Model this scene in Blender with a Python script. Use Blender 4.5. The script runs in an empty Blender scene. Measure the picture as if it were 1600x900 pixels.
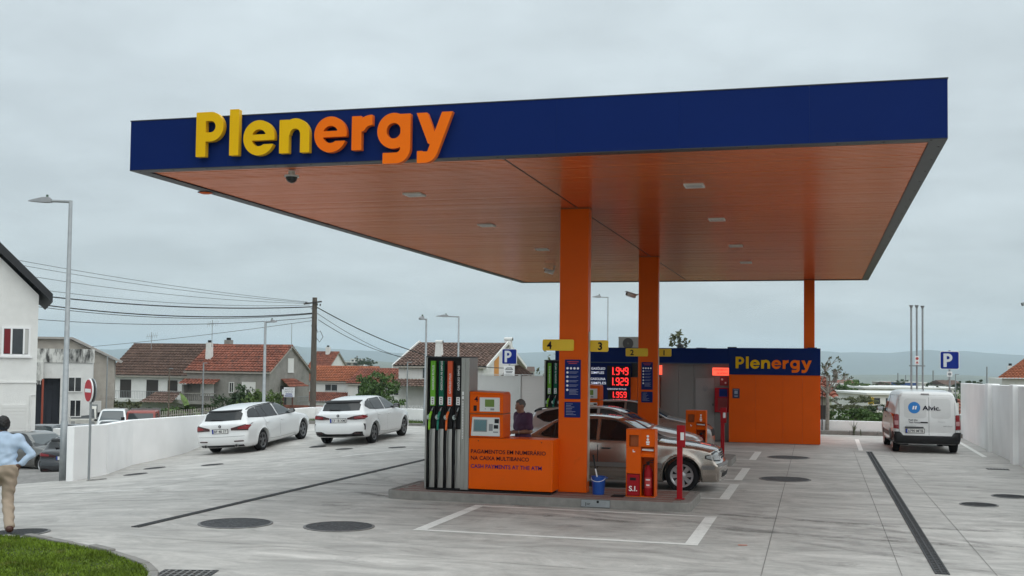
import bpy, bmesh, math, random
import numpy as np
from mathutils import Vector, Matrix
random.seed(7); rng = np.random.default_rng(7)
scene = bpy.context.scene
COL = scene.collection
pi = math.pi

# ------------------------------------------------------------------ camera
cam_d = bpy.data.cameras.new("camera"); cam = bpy.data.objects.new("camera", cam_d); COL.objects.link(cam)
YAW, PITCH, ROLL = -0.269, 0.042, 0.012
_f0 = Vector((math.sin(YAW), math.cos(YAW), 0)); _r0 = Vector((math.cos(YAW), -math.sin(YAW), 0)); _u0 = Vector((0, 0, 1))
_F = _f0*math.cos(PITCH) + _u0*math.sin(PITCH); _u = _u0*math.cos(PITCH) - _f0*math.sin(PITCH)
_R = _r0*math.cos(ROLL) + _u*math.sin(ROLL); _U = _u*math.cos(ROLL) - _r0*math.sin(ROLL)
cam.matrix_world = Matrix(((_R.x, _U.x, -_F.x, 0), (_R.y, _U.y, -_F.y, 0), (_R.z, _U.z, -_F.z, 2.4), (0, 0, 0, 1)))
cam_d.sensor_width = 36; cam_d.lens = 1741/1600*36; cam_d.shift_y = 46.3/1600
cam_d.clip_start = 0.1; cam_d.clip_end = 60000
scene.camera = cam

# ------------------------------------------------------------------ sky (overcast) and sun
SUN_EL, SUN_ROT = math.radians(46), math.radians(125)
world = bpy.data.worlds.new("World"); scene.world = world; world.use_nodes = True
nt = world.node_tree; nt.nodes.clear()
def wn(t, **k):
    n = nt.nodes.new(t)
    for a, b in k.items(): setattr(n, a, b)
    return n
wout = wn('ShaderNodeOutputWorld'); bg = wn('ShaderNodeBackground'); bg2 = wn('ShaderNodeBackground'); mixs = wn('ShaderNodeMixShader')
sky = wn('ShaderNodeTexSky', sky_type='NISHITA'); sky.sun_disc = False; sky.sun_elevation = SUN_EL; sky.sun_rotation = SUN_ROT
sky.air_density = 1.0; sky.dust_density = 3.0; sky.altitude = 400
nt.links.new(sky.outputs[0], bg.inputs[0]); bg.inputs[1].default_value = 0.09
tc = wn('ShaderNodeTexCoord'); sep = wn('ShaderNodeSeparateXYZ'); nt.links.new(tc.outputs['Generated'], sep.inputs[0])
# a cloud deck seen from below: direction / (z + c) gives a layer that recedes to the horizon
addz = wn('ShaderNodeMath', operation='ADD'); addz.inputs[1].default_value = 0.16
mxz = wn('ShaderNodeMath', operation='MAXIMUM'); mxz.inputs[1].default_value = 0.0
nt.links.new(sep.outputs[2], mxz.inputs[0]); nt.links.new(mxz.outputs[0], addz.inputs[0])
dvx = wn('ShaderNodeMath', operation='DIVIDE'); dvy = wn('ShaderNodeMath', operation='DIVIDE')
nt.links.new(sep.outputs[0], dvx.inputs[0]); nt.links.new(addz.outputs[0], dvx.inputs[1])
nt.links.new(sep.outputs[1], dvy.inputs[0]); nt.links.new(addz.outputs[0], dvy.inputs[1])
cmb = wn('ShaderNodeCombineXYZ'); nt.links.new(dvx.outputs[0], cmb.inputs[0]); nt.links.new(dvy.outputs[0], cmb.inputs[1])
nz = wn('ShaderNodeTexNoise'); nz.inputs['Scale'].default_value = 1.7; nz.inputs['Detail'].default_value = 6; nz.inputs['Roughness'].default_value = 0.55
nt.links.new(cmb.outputs[0], nz.inputs['Vector'])
rmp = wn('ShaderNodeMapRange'); rmp.inputs[1].default_value = 0.38; rmp.inputs[2].default_value = 0.72; rmp.inputs[3].default_value = 0.91; rmp.inputs[4].default_value = 1.16
nt.links.new(nz.outputs[0], rmp.inputs[0])
# overcast luminance: brighter overhead than at the horizon
sq = wn('ShaderNodeMath', operation='POWER'); sq.inputs[1].default_value = 1.7; nt.links.new(mxz.outputs[0], sq.inputs[0])
lum = wn('ShaderNodeMapRange'); lum.inputs[1].default_value = 0.0; lum.inputs[2].default_value = 1.0; lum.inputs[3].default_value = 1.0; lum.inputs[4].default_value = 2.6
nt.links.new(sq.outputs[0], lum.inputs[0])
mul = wn('ShaderNodeMath', operation='MULTIPLY'); nt.links.new(rmp.outputs[0], mul.inputs[0]); nt.links.new(lum.outputs[0], mul.inputs[1])
bg2.inputs[0].default_value = (0.555, 0.622, 0.648, 1); nt.links.new(mul.outputs[0], bg2.inputs[1])
mixs.inputs[0].default_value = 0.88
nt.links.new(bg.outputs[0], mixs.inputs[1]); nt.links.new(bg2.outputs[0], mixs.inputs[2]); nt.links.new(mixs.outputs[0], wout.inputs[0])

sun_d = bpy.data.lights.new("sun", 'SUN'); sun = bpy.data.objects.new("sun", sun_d); COL.objects.link(sun)
sun_d.energy = 1.5; sun_d.angle = math.radians(110); sun_d.color = (1.0, 0.96, 0.9)
_sd = Vector((math.cos(SUN_EL)*math.sin(SUN_ROT), math.cos(SUN_EL)*math.cos(SUN_ROT), math.sin(SUN_EL)))
sun.rotation_euler = _sd.to_track_quat('Z', 'Y').to_euler(); sun.location = (0, 0, 60)
vs = scene.view_settings; vs.view_transform = 'Standard'; vs.look = 'None'; vs.exposure = 0.1; vs.gamma = 1.0; vs.use_curve_mapping = False
scene.cycles.volume_bounces = 1; scene.cycles.max_bounces = 8; scene.cycles.caustics_reflective = False; scene.cycles.caustics_refractive = False

# ------------------------------------------------------------------ materials
MATS = {}
def M(name, col, rough=0.55, metal=0.0, spec=0.5, var=0.0, vs_=3.0, bump=0.0, bs=40.0, coat=0.0, emit=0.0, var2=0.0, vs2=0.6, stretch=None, dirt=None, aniso=0, alpha=1.0):
    if name in MATS: return MATS[name]
    m = bpy.data.materials.new(name); MATS[name] = m; m.use_nodes = True
    t = m.node_tree; N = t.nodes; L = t.links; b = N['Principled BSDF']
    c = tuple(col)+(1,) if len(col) == 3 else tuple(col)
    b.inputs['Base Color'].default_value = c; b.inputs['Roughness'].default_value = rough; b.inputs['Metallic'].default_value = metal
    b.inputs['Specular IOR Level'].default_value = spec; b.inputs['Coat Weight'].default_value = coat; b.inputs['Coat Roughness'].default_value = 0.04
    if alpha < 1: b.inputs['Alpha'].default_value = alpha
    if emit: b.inputs['Emission Color'].default_value = c; b.inputs['Emission Strength'].default_value = emit
    if var or var2 or bump or dirt:
        co = N.new('ShaderNodeTexCoord'); vec = co.outputs['Object']
        if stretch:
            mp = N.new('ShaderNodeMapping'); mp.inputs['Scale'].default_value = stretch; L.new(vec, mp.inputs[0]); vec = mp.outputs[0]
        cur = None
        def layer(cur, scale, amt, det):
            n = N.new('ShaderNodeTexNoise'); n.inputs['Scale'].default_value = scale; n.inputs['Detail'].default_value = det; n.inputs['Roughness'].default_value = 0.6
            L.new(vec, n.inputs['Vector'])
            r = N.new('ShaderNodeMapRange'); r.inputs[1].default_value = 0.28; r.inputs[2].default_value = 0.72; r.inputs[3].default_value = 1-amt; r.inputs[4].default_value = 1+amt
            L.new(n.outputs[0], r.inputs[0])
            x = N.new('ShaderNodeVectorMath'); x.operation = 'SCALE'
            if cur is None: x.inputs[0].default_value = c[:3]
            else: L.new(cur, x.inputs[0])
            L.new(r.outputs[0], x.inputs['Scale']); return x.outputs[0]
        if var: cur = layer(cur, vs_, var, 5)
        if var2: cur = layer(cur, vs2, var2, 3)
        if dirt:                                    # (colour, scale, low, high): stains with a shape of their own
            n = N.new('ShaderNodeTexNoise'); n.inputs['Scale'].default_value = dirt[1]; n.inputs['Detail'].default_value = 7; n.inputs['Roughness'].default_value = 0.65
            L.new(vec, n.inputs['Vector'])
            r = N.new('ShaderNodeMapRange'); r.inputs[1].default_value = dirt[2]; r.inputs[2].default_value = dirt[3]; L.new(n.outputs[0], r.inputs[0])
            x = N.new('ShaderNodeMix'); x.data_type = 'RGBA'; L.new(r.outputs[0], x.inputs['Factor'])
            if cur is None: x.inputs['A'].default_value = c
            else: L.new(cur, x.inputs['A'])
            x.inputs['B'].default_value = tuple(dirt[0])+(1,); cur = x.outputs['Result']
        if cur is not None: L.new(cur, b.inputs['Base Color'])
        if bump:
            n = N.new('ShaderNodeTexNoise'); n.inputs['Scale'].default_value = bs; n.inputs['Detail'].default_value = 4; L.new(vec, n.inputs['Vector'])
            bp = N.new('ShaderNodeBump'); bp.inputs['Strength'].default_value = bump; bp.inputs['Distance'].default_value = 0.02
            L.new(n.outputs[0], bp.inputs['Height']); L.new(bp.outputs[0], b.inputs['Normal'])
    return m

# ------------------------------------------------------------------ objects
def tag(o, label=None, cat=None, group=None, kind=None):
    if label: o['label'] = label
    if cat: o['category'] = cat
    if group: o['group'] = group
    if kind: o['kind'] = kind
    return o
def thing(name, label, cat, loc=(0, 0, 0), rz=0.0, group=None, rot=None):
    o = bpy.data.objects.new(name, None); COL.objects.link(o); o.empty_display_size = 0.2
    mw = Matrix.Translation(Vector(loc)) @ (rot.to_4x4() if rot is not None else Matrix.Rotation(rz, 4, 'Z'))
    o.matrix_world = mw; o['_m'] = [list(r) for r in mw]
    return tag(o, label, cat, group)
def mat_of(o):
    return Matrix([list(r) for r in o['_m']]) if '_m' in o else Matrix.Identity(4)
def link_mesh(name, me, mat, parent=None, smooth=False, bevel=0.0, world=False, bseg=2):
    if world and parent is not None:
        p = parent
        while p.parent: p = p.parent
        me.transform(mat_of(p).inverted())
    for mt in (mat if isinstance(mat, (list, tuple)) else [mat]): me.materials.append(mt)
    if smooth: me.polygons.foreach_set('use_smooth', [True]*len(me.polygons))
    o = bpy.data.objects.new(name, me); COL.objects.link(o)
    if parent is not None: o.parent = parent
    if bevel:
        b = o.modifiers.new('bevel', 'BEVEL'); b.width = bevel; b.segments = bseg; b.limit_method = 'ANGLE'; b.angle_limit = math.radians(40)
    return o
def copy_tree(o, parent=None, **kw):
    c = o.copy(); COL.objects.link(c); c.parent = parent
    for ch in [x for x in bpy.data.objects if x.parent == o]: copy_tree(ch, c)
    return c
def place(o, loc, rz=0.0, rot=None):
    o.matrix_world = Matrix.Translation(Vector(loc)) @ (rot.to_4x4() if rot is not None else Matrix.Rotation(rz, 4, 'Z'))

class MB:
    """collects shapes for ONE mesh"""
    def __init__(s): s.v = []; s.f = []
    def add(s, vs, fs):
        n = len(s.v); s.v += [tuple(map(float, p)) for p in vs]; s.f += [tuple(i+n for i in f) for f in fs]; return s
    def box(s, x0, x1, y0, y1, z0, z1):
        return s.add([(x0,y0,z0),(x1,y0,z0),(x1,y1,z0),(x0,y1,z0),(x0,y0,z1),(x1,y0,z1),(x1,y1,z1),(x0,y1,z1)],
                     [(0,3,2,1),(4,5,6,7),(0,1,5,4),(1,2,6,5),(2,3,7,6),(3,0,4,7)])
    def hexa(s, p):   # 8 points: bottom 4 ccw, top 4
        return s.add(p, [(0,3,2,1),(4,5,6,7),(0,1,5,4),(1,2,6,5),(2,3,7,6),(3,0,4,7)])
    def obox(s, c, sz, rz=0, m=None):
        R3 = m if m is not None else Matrix.Rotation(rz, 3, 'Z')
        P = []
        for dz in (-.5, .5):
            for dx, dy in ((-.5,-.5),(.5,-.5),(.5,.5),(-.5,.5)): P.append(Vector(c)+R3 @ Vector((dx*sz[0], dy*sz[1], dz*sz[2])))
        return s.hexa(P)
    def cyl(s, p0, p1, r0, r1=None, n=12, caps=True):
        r1 = r0 if r1 is None else r1
        p0 = Vector(p0); p1 = Vector(p1); d = (p1-p0).normalized()
        a = d.orthogonal().normalized(); b = d.cross(a); V = []
        for p, r in ((p0, r0), (p1, r1)):
            for i in range(n): V.append(p + (a*math.cos(2*pi*i/n) + b*math.sin(2*pi*i/n))*r)
        F = [(i, (i+1) % n, n+(i+1) % n, n+i) for i in range(n)]
        if caps: F += [tuple(range(n-1, -1, -1)), tuple(range(n, 2*n))]
        return s.add(V, F)
    def tube(s, path, r, n=6, caps=True):
        path = [Vector(p) for p in path]; V = []; F = []
        rr = r if isinstance(r, (list, tuple)) else [r]*len(path)
        a = None
        for k, p in enumerate(path):
            d = (path[min(k+1, len(path)-1)]-path[max(k-1, 0)]).normalized()
            a = d.orthogonal().normalized() if a is None else (a-d*a.dot(d)).normalized()
            b = d.cross(a)
            for i in range(n): V.append(p + (a*math.cos(2*pi*i/n)+b*math.sin(2*pi*i/n))*rr[k])
        for k in range(len(path)-1):
            for i in range(n): F.append((k*n+i, k*n+(i+1) % n, (k+1)*n+(i+1) % n, (k+1)*n+i))
        if caps: F += [tuple(range(n-1, -1, -1)), tuple(range((len(path)-1)*n, len(path)*n))]
        return s.add(V, F)
    def lathe(s, prof, n=24, o=(0,0,0), axis='Z', close=False):
        V = []; F = []; m = len(prof)
        for i in range(n):
            c, sn = math.cos(2*pi*i/n), math.sin(2*pi*i/n)
            for r, h in prof:
                p = (r*c, r*sn, h) if axis == 'Z' else ((r*c, h, r*sn) if axis == 'Y' else (h, r*c, r*sn))
                V.append((p[0]+o[0], p[1]+o[1], p[2]+o[2]))
        for i in range(n):
            for k in range(m if close else m-1):
                F.append((i*m+k, ((i+1) % n)*m+k, ((i+1) % n)*m+(k+1) % m, i*m+(k+1) % m))
        return s.add(V, F)
    def prism(s, poly, fn0, fn1):
        """poly 2D -> two caps through fn0/fn1 (2D->3D) and sides"""
        n = len(poly); V = [fn0(*p) for p in poly]+[fn1(*p) for p in poly]
        return s.add(V, [tuple(range(n-1, -1, -1)), tuple(range(n, 2*n))]+[(i, (i+1) % n, n+(i+1) % n, n+i) for i in range(n)])
    def xz(s, poly, y0, y1): return s.prism(poly, lambda a, b: (a, y0, b), lambda a, b: (a, y1, b))
    def yz(s, poly, x0, x1): return s.prism(poly, lambda a, b: (x0, a, b), lambda a, b: (x1, a, b))
    def xy(s, poly, z0, z1): return s.prism(poly, lambda a, b: (a, b, z0), lambda a, b: (a, b, z1))
    def quad(s, a, b, c, d): return s.add([a, b, c, d], [(0, 1, 2, 3)])
    def grid(s, P):
        P = np.asarray(P, float); nu, nv = P.shape[:2]
        return s.add(P.reshape(-1, 3), [(i*nv+j, (i+1)*nv+j, (i+1)*nv+j+1, i*nv+j+1) for i in range(nu-1) for j in range(nv-1)])
    def build(s, name, mat, parent=None, smooth=False, bevel=0.0, world=False, bseg=2, fix=True):
        me = bpy.data.meshes.new(name); me.from_pydata(s.v, [], s.f)
        if fix:
            bm = bmesh.new(); bm.from_mesh(me); bmesh.ops.recalc_face_normals(bm, faces=bm.faces); bm.to_mesh(me); bm.free()
        me.update()
        return link_mesh(name, me, mat, parent, smooth, bevel, world, bseg)
def np_mesh(name, V, Fq, mat, parent=None, smooth=False, world=False, nrm=None):
    V = np.asarray(V, np.float64); Fq = np.asarray(Fq)
    me = bpy.data.meshes.new(name); k = Fq.shape[1]
    me.vertices.add(len(V)); me.vertices.foreach_set('co', V.ravel())
    me.loops.add(Fq.size); me.loops.foreach_set('vertex_index', Fq.ravel().astype(np.int32))
    me.polygons.add(len(Fq)); me.polygons.foreach_set('loop_start', np.arange(0, Fq.size, k, dtype=np.int32))
    me.update(calc_edges=True); me.validate()
    o = link_mesh(name, me, mat, parent, smooth, 0, world)
    if nrm is not None:
        me.polygons.foreach_set('use_smooth', [True]*len(me.polygons)); me.normals_split_custom_set_from_vertices([tuple(n) for n in nrm])
    return o

# ------------------------------------------------------------------ lettering
def text(name, s, mat, loc, height, parent=None, width=None, ax=(1,0,0), up=(0,0,1), ext=0.002, bold=0.0, align='LEFT', world=False, space=1.0):
    """text as a mesh: 'height' is the cap height, 'width' squeezes to that length; ax = reading direction"""
    cu = bpy.data.curves.new(name, 'FONT'); cu.body = s; cu.size = 1.0; cu.offset = bold; cu.resolution_u = 3; cu.space_character = space
    t = bpy.data.objects.new(name, cu); COL.objects.link(t)
    dg = bpy.context.evaluated_depsgraph_get(); me = bpy.data.meshes.new_from_object(t.evaluated_get(dg), depsgraph=dg)
    bpy.data.objects.remove(t); bpy.data.curves.remove(cu)
    n = len(me.vertices)
    if n == 0: return None
    V = np.zeros(n*3); me.vertices.foreach_get('co', V); V = V.reshape(-1, 3)
    V *= height/0.70
    x0, x1 = V[:, 0].min(), V[:, 0].max(); V[:, 0] -= x0
    w = x1-x0
    if width: V[:, 0] *= width/w; w = width
    if align == 'CENTER': V[:, 0] -= w/2
    A = Vector(ax).normalized(); Up = Vector(up).normalized(); Nn = A.cross(Up)
    P = np.array(loc)[None] + V[:, :1]*np.array(A)[None] + V[:, 1:2]*np.array(Up)[None]
    nf = [tuple(p.vertices) for p in me.polygons]
    bpy.data.meshes.remove(me)
    mb = MB(); mb.add(P + np.array(Nn)*ext, nf)
    me2 = bpy.data.meshes.new(name); me2.from_pydata(mb.v, [], mb.f); me2.update()
    return link_mesh(name, me2, mat, parent, world=world)

def msquares(fn, x0, x1, y0, y1, h):
    """closed outlines of fn<0"""
    xs = np.arange(x0, x1+h, h); ys = np.arange(y0, y1+h, h); X, Y = np.meshgrid(xs, ys, indexing='ij'); D = fn(X, Y); D = np.where(np.abs(D) < 1e-9, 1e-9, D)
    seg = {}
    def ip(i, j, k, l):
        a, b = D[i, j], D[k, l]; t = a/(a-b); return (xs[i]+(xs[k]-xs[i])*t, ys[j]+(ys[l]-ys[j])*t)
    tab = {1: [(3,0)], 2: [(0,1)], 3: [(3,1)], 4: [(1,2)], 5: [(3,2),(1,0)], 6: [(0,2)], 7: [(3,2)], 8: [(2,3)], 9: [(2,0)], 10: [(0,3),(2,1)], 11: [(2,1)], 12: [(1,3)], 13: [(1,0)], 14: [(0,3)]}
    pts = {}
    for i in range(len(xs)-1):
        for j in range(len(ys)-1):
            c = (D[i,j] < 0)*1+(D[i+1,j] < 0)*2+(D[i+1,j+1] < 0)*4+(D[i,j+1] < 0)*8
            if c in (0, 15): continue
            E4 = [((i,j),(i+1,j)), ((i+1,j),(i+1,j+1)), ((i,j+1),(i+1,j+1)), ((i,j),(i,j+1))]
            for a, b in tab[int(c)]:
                seg[E4[a]] = E4[b]
                for e in (a, b): pts[E4[e]] = ip(*E4[e][0], *E4[e][1])
    loops = []
    while seg:
        s0 = next(iter(seg)); cur = s0; lp = []
        while cur in seg:
            lp.append(pts[cur]); cur = seg.pop(cur)
        if len(lp) > 3: loops.append(lp)
    return loops
def outline_solid(name, loops, mat, ext, parent, loc, ax=(1,0,0), up=(0,0,1), scale=1.0, bevel=0.0, world=False, sidemat=None):
    """filled outlines (holes by even-odd) extruded by 'ext' towards the viewer side"""
    cu = bpy.data.curves.new(name, 'CURVE'); cu.dimensions = '2D'; cu.fill_mode = 'BOTH'; cu.extrude = ext/2
    for lp in loops:
        sp = cu.splines.new('POLY'); sp.points.add(len(lp)-1); sp.use_cyclic_u = True
        for p, q in zip(sp.points, lp): p.co = (q[0]*scale, q[1]*scale, 0, 1)
    t = bpy.data.objects.new(name, cu); COL.objects.link(t)
    dg = bpy.context.evaluated_depsgraph_get(); me = bpy.data.meshes.new_from_object(t.evaluated_get(dg), depsgraph=dg)
    bpy.data.objects.remove(t); bpy.data.curves.remove(cu)
    A = Vector(ax).normalized(); Up = Vector(up).normalized(); Nn = A.cross(Up)
    m = Matrix(((A.x, Up.x, Nn.x, loc[0]), (A.y, Up.y, Nn.y, loc[1]), (A.z, Up.z, Nn.z, loc[2]), (0,0,0,1))) @ Matrix.Translation((0, 0, ext/2))
    me.transform(m); me.materials.clear()
    o = link_mesh(name, me, [mat] if sidemat is None else [mat, sidemat], parent, world=world)
    if sidemat is not None:
        for p in me.polygons: p.material_index = 0 if abs(Vector(p.normal).dot(Nn)) > 0.7 else 1
    return o
# glyphs of the rounded bold logotype: x-height 1, stroke S
S_ = 0.315
def _bx(X, Y, x0, x1, y0, y1): return np.maximum(np.maximum(x0-X, X-x1), np.maximum(y0-Y, Y-y1))
def _ring(X, Y, cx, cy, ro, ri, ky=1.0):
    d = np.hypot(X-cx, (Y-cy)/ky); return np.maximum(d-ro, ri-d)
def g_P(X, Y):
    stem = _bx(X, Y, 0, S_*1.05, 0, 1.36)
    d = np.hypot(np.maximum(X-0.50, 0), Y-0.91); bowl = np.maximum(np.maximum(d-0.45, 0.175-d), 0.0-X+0.02)
    return np.minimum(stem, bowl)
def g_l(X, Y): return _bx(X, Y, 0, S_, 0, 1.40)
def g_e(X, Y):
    cx, cy, ro = 0.53, 0.5, 0.53
    ring = _ring(X, Y, cx, cy, ro, 0.255)
    cut = np.maximum(np.maximum(cx+0.02-X, 0.30-Y+(X-cx)*0.0), Y-0.42)          # mouth
    ring = np.maximum(ring, -cut)
    d = np.hypot(X-cx, Y-cy)
    bar = np.maximum(_bx(X, Y, 0.2, 1.2, 0.42, 0.60), d-ro)
    return np.minimum(ring, bar)
def g_n(X, Y):
    stem = _bx(X, Y, 0, S_, 0, 1.0)
    arch = np.maximum(_ring(X, Y, 0.52, 0.55, 0.48, 0.175), 0.55-Y); leg = _bx(X, Y, 0.52+0.175, 1.0, 0, 0.56)
    return np.minimum(np.minimum(stem, arch), leg)
def g_r(X, Y):
    stem = _bx(X, Y, 0, S_, 0, 1.0)
    arch = np.maximum(np.maximum(_ring(X, Y, 0.62, 0.48, 0.54, 0.235), 0.55-Y), X-0.66)
    return np.minimum(stem, arch)
def g_g(X, Y):
    ring = _ring(X, Y, 0.52, 0.52, 0.52, 0.225)
    stem = _bx(X, Y, 0.735, 1.05, 0.0, 1.0)
    hook = np.maximum(np.maximum(_ring(X, Y, 0.60, 0.02, 0.45, 0.135), Y-0.02), 0.60-X); tail = _bx(X, Y, 0.18, 0.61, -0.43, -0.115)
    return np.minimum(np.minimum(ring, stem), np.minimum(hook, tail))
def _ln(X, Y, ax, ay, bx, by, w):
    ux, uy = bx-ax, by-ay; L = math.hypot(ux, uy); ux /= L; uy /= L
    return np.abs((X-ax)*(-uy)+(Y-ay)*ux)-w
def g_y(X, Y):
    a = np.maximum(np.maximum(_ln(X, Y, 0.19, 1.0, 0.60, 0.0, 0.155), Y-1.0), 0.10-Y)
    b = np.maximum(np.maximum(_ln(X, Y, 0.98, 1.0, 0.50, -0.22, 0.155), Y-1.0), -0.16-Y)
    hook = np.maximum(np.maximum(_ring(X, Y, 0.28, -0.02, 0.43, 0.08), Y+0.12), 0.22-X); tail = _bx(X, Y, 0.05, 0.23, -0.45, -0.10)
    return np.minimum(np.minimum(a, b), np.minimum(hook, tail))
GLY = {}
for _n, _f, _w in (('P', g_P, 1.0), ('l', g_l, S_), ('e', g_e, 1.06), ('n', g_n, 1.0), ('r', g_r, 0.66), ('g', g_g, 1.05), ('y', g_y, 1.15)):
    GLY[_n] = (msquares(_f, -0.1, 1.4, -0.6, 1.5, 0.021), _w)
# ------------------------------------------------------------------ heights
def hz(X, Y):
    """forecourt: level round the pumps, falling away to the left"""
    s = np.interp(Y, [10, 20, 24, 28, 31.5, 33, 34.4, 36, 40], [.040, .040, .040, .034, .0285, .019, .014, .007, .004])
    return -s*np.maximum(0, -9.5-np.asarray(X, float))**1.3
def street_z(X, Y):
    X = np.asarray(X, float); Y = np.asarray(Y, float); k = np.clip((Y-24)/6, 0, 1); k = k*k*(3-2*k)
    return street0(X, Y)*k+(1-k)*(hz(np.maximum(X, -25), 24.0)-.006)
def street0(X, Y):
    d = np.hypot(X+18.5, np.maximum(Y-24, 0)*0.9)
    return np.interp(d, [0, 3, 8, 14, 25, 45, 60, 110], [-.62, -.80, -1.25, -1.66, -1.85, -2.5, -3.0, -4.6])
RAD = ([0, 30, 45, 60, 80, 115, 250, 600, 1500, 5000, 30000], [-.9, -.9, -1.5, -2.2, -2.9, -4.6, -8.5, -14, -27, -62, -70])
def ground_z(X, Y):
    r = np.hypot(X, Y); z = np.interp(r, *RAD)
    left = np.clip((-12-np.asarray(X))/10, 0, 1)*np.clip((100-r)/40, 0, 1)
    return z*(1-left)+left*(np.minimum(street_z(X, Y), -0.9)-0.25)

# ------------------------------------------------------------------ setting materials
def concrete_mat():
    m = bpy.data.materials.new('poured_concrete'); m.use_nodes = True; t = m.node_tree; N = t.nodes; L = t.links; b = N['Principled BSDF']
    tc = N.new('ShaderNodeTexCoord')
    def mp(sc, rz=0):
        n = N.new('ShaderNodeMapping'); n.inputs['Scale'].default_value = sc; n.inputs['Rotation'].default_value = (0, 0, rz); L.new(tc.outputs['Object'], n.inputs[0]); return n.outputs[0]
    def noise(v, s, d, r=.6, dist=0.0):
        n = N.new('ShaderNodeTexNoise'); n.inputs['Scale'].default_value = s; n.inputs['Detail'].default_value = d; n.inputs['Roughness'].default_value = r; n.inputs['Distortion'].default_value = dist
        L.new(v, n.inputs['Vector']); return n.outputs[0]
    def rng_(v, a, b_, c, d):
        n = N.new('ShaderNodeMapRange'); n.inputs[1].default_value = a; n.inputs[2].default_value = b_; n.inputs[3].default_value = c; n.inputs[4].default_value = d; L.new(v, n.inputs[0]); return n.outputs[0]
    def mul(a, c):
        n = N.new('ShaderNodeMath'); n.operation = 'MULTIPLY'; L.new(a, n.inputs[0]); L.new(c, n.inputs[1]); return n.outputs[0]
    big = rng_(noise(mp((1, 1, 1)), 0.16, 4), .3, .7, .86, 1.14)
    swirl = rng_(noise(mp((1, 1.7, 1), .3), 0.8, 10, .66, 1.8), .32, .68, .75, 1.22)          # trowel swirls
    streak = rng_(noise(mp((.22, 1.6, 1), -.15), 1.3, 8, .7, .8), .34, .66, .84, 1.13)
    fine = rng_(noise(mp((1, 1, 1)), 14, 6, .7), .3, .7, .93, 1.07)
    dark = rng_(noise(mp((.45, 1.3, 1), .5), .9, 10, .74, 2.4), .57, .72, 1.0, .62)           # smudges and tyre wipes
    v = mul(mul(mul(mul(big, swirl), streak), fine), dark)
    x = N.new('ShaderNodeVectorMath'); x.operation = 'SCALE'; x.inputs[0].default_value = (.425, .408, .385); L.new(v, x.inputs['Scale']); L.new(x.outputs[0], b.inputs['Base Color'])
    L.new(rng_(noise(mp((1, 1, 1)), .8, 6), .3, .7, .58, .78), b.inputs['Roughness']); b.inputs['Specular IOR Level'].default_value = .3
    bp = N.new('ShaderNodeBump'); bp.inputs['Strength'].default_value = .12; bp.inputs['Distance'].default_value = .01; L.new(noise(mp((1, 1, 1)), 30, 6), bp.inputs['Height']); L.new(bp.outputs[0], b.inputs['Normal'])
    return m
m_conc = concrete_mat()
m_white = M('white_render', (.88, .88, .875), .7, var=.05, vs_=1.2, bump=.12, bs=55, var2=.05, vs2=.3)
m_kerb = M('kerb_concrete', (.215, .205, .19), .8, var=.16, vs_=6, bump=.25, bs=60)
m_line = M('road_paint', (.74, .73, .70), .65, spec=.2, var=.10, vs_=8, dirt=((.44, .43, .41), 5, .62, .78))
m_joint = M('joint_sealant', (.20, .19, .18), .8, var=.25, vs_=5)
m_iron = M('cast_iron', (.045, .047, .05), .55, metal=.3, var=.3, vs_=30, bump=.9, bs=120)
m_asph = M('asphalt', (.11, .108, .105), .85, var=.2, vs_=9, bump=.3, bs=90, var2=.15)
m_cobble = M('cobbles', (.20, .19, .18), .85, var=.35, vs_=7, bump=.8, bs=16, var2=.2)
m_galv = M('galvanised_steel', (.30, .32, .33), .5, metal=.6, var=.12, vs_=8)
m_black = M('black_plastic', (.010, .010, .011), .5, spec=.2)
m_orange = M('orange_enamel', (.70, .098, .0), .36, spec=.14, var=.05, vs_=1.6, var2=.05, vs2=.35, dirt=((.40, .075, .01), 2.2, .66, .84))
m_blue = M('blue_enamel', (.0035, .0165, .105), .42, spec=.06, var=.06, vs_=.8)
m_steel = M('brushed_steel', (.36, .35, .33), .34, metal=.85, var=.10, vs_=5, stretch=(14, 14, .7))
m_yellow = M('yellow_enamel', (.80, .52, .01), .35, var=.03)
m_red = M('red_enamel', (.33, .007, .013), .42, spec=.15, var=.06)
m_signblue = M('sign_blue', (.003, .02, .21), .5, spec=.2)
m_signwhite = M('sign_white', (.80, .80, .80), .45)
m_navytxt = M('navy_print', (.008, .008, .022), .7, spec=.05)
m_glassd = M('dark_glass', (.008, .009, .010), .04, spec=.5)
m_rubber = M('rubber', (.012, .012, .013), .75, spec=.2, var=.15, vs_=12)

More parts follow.
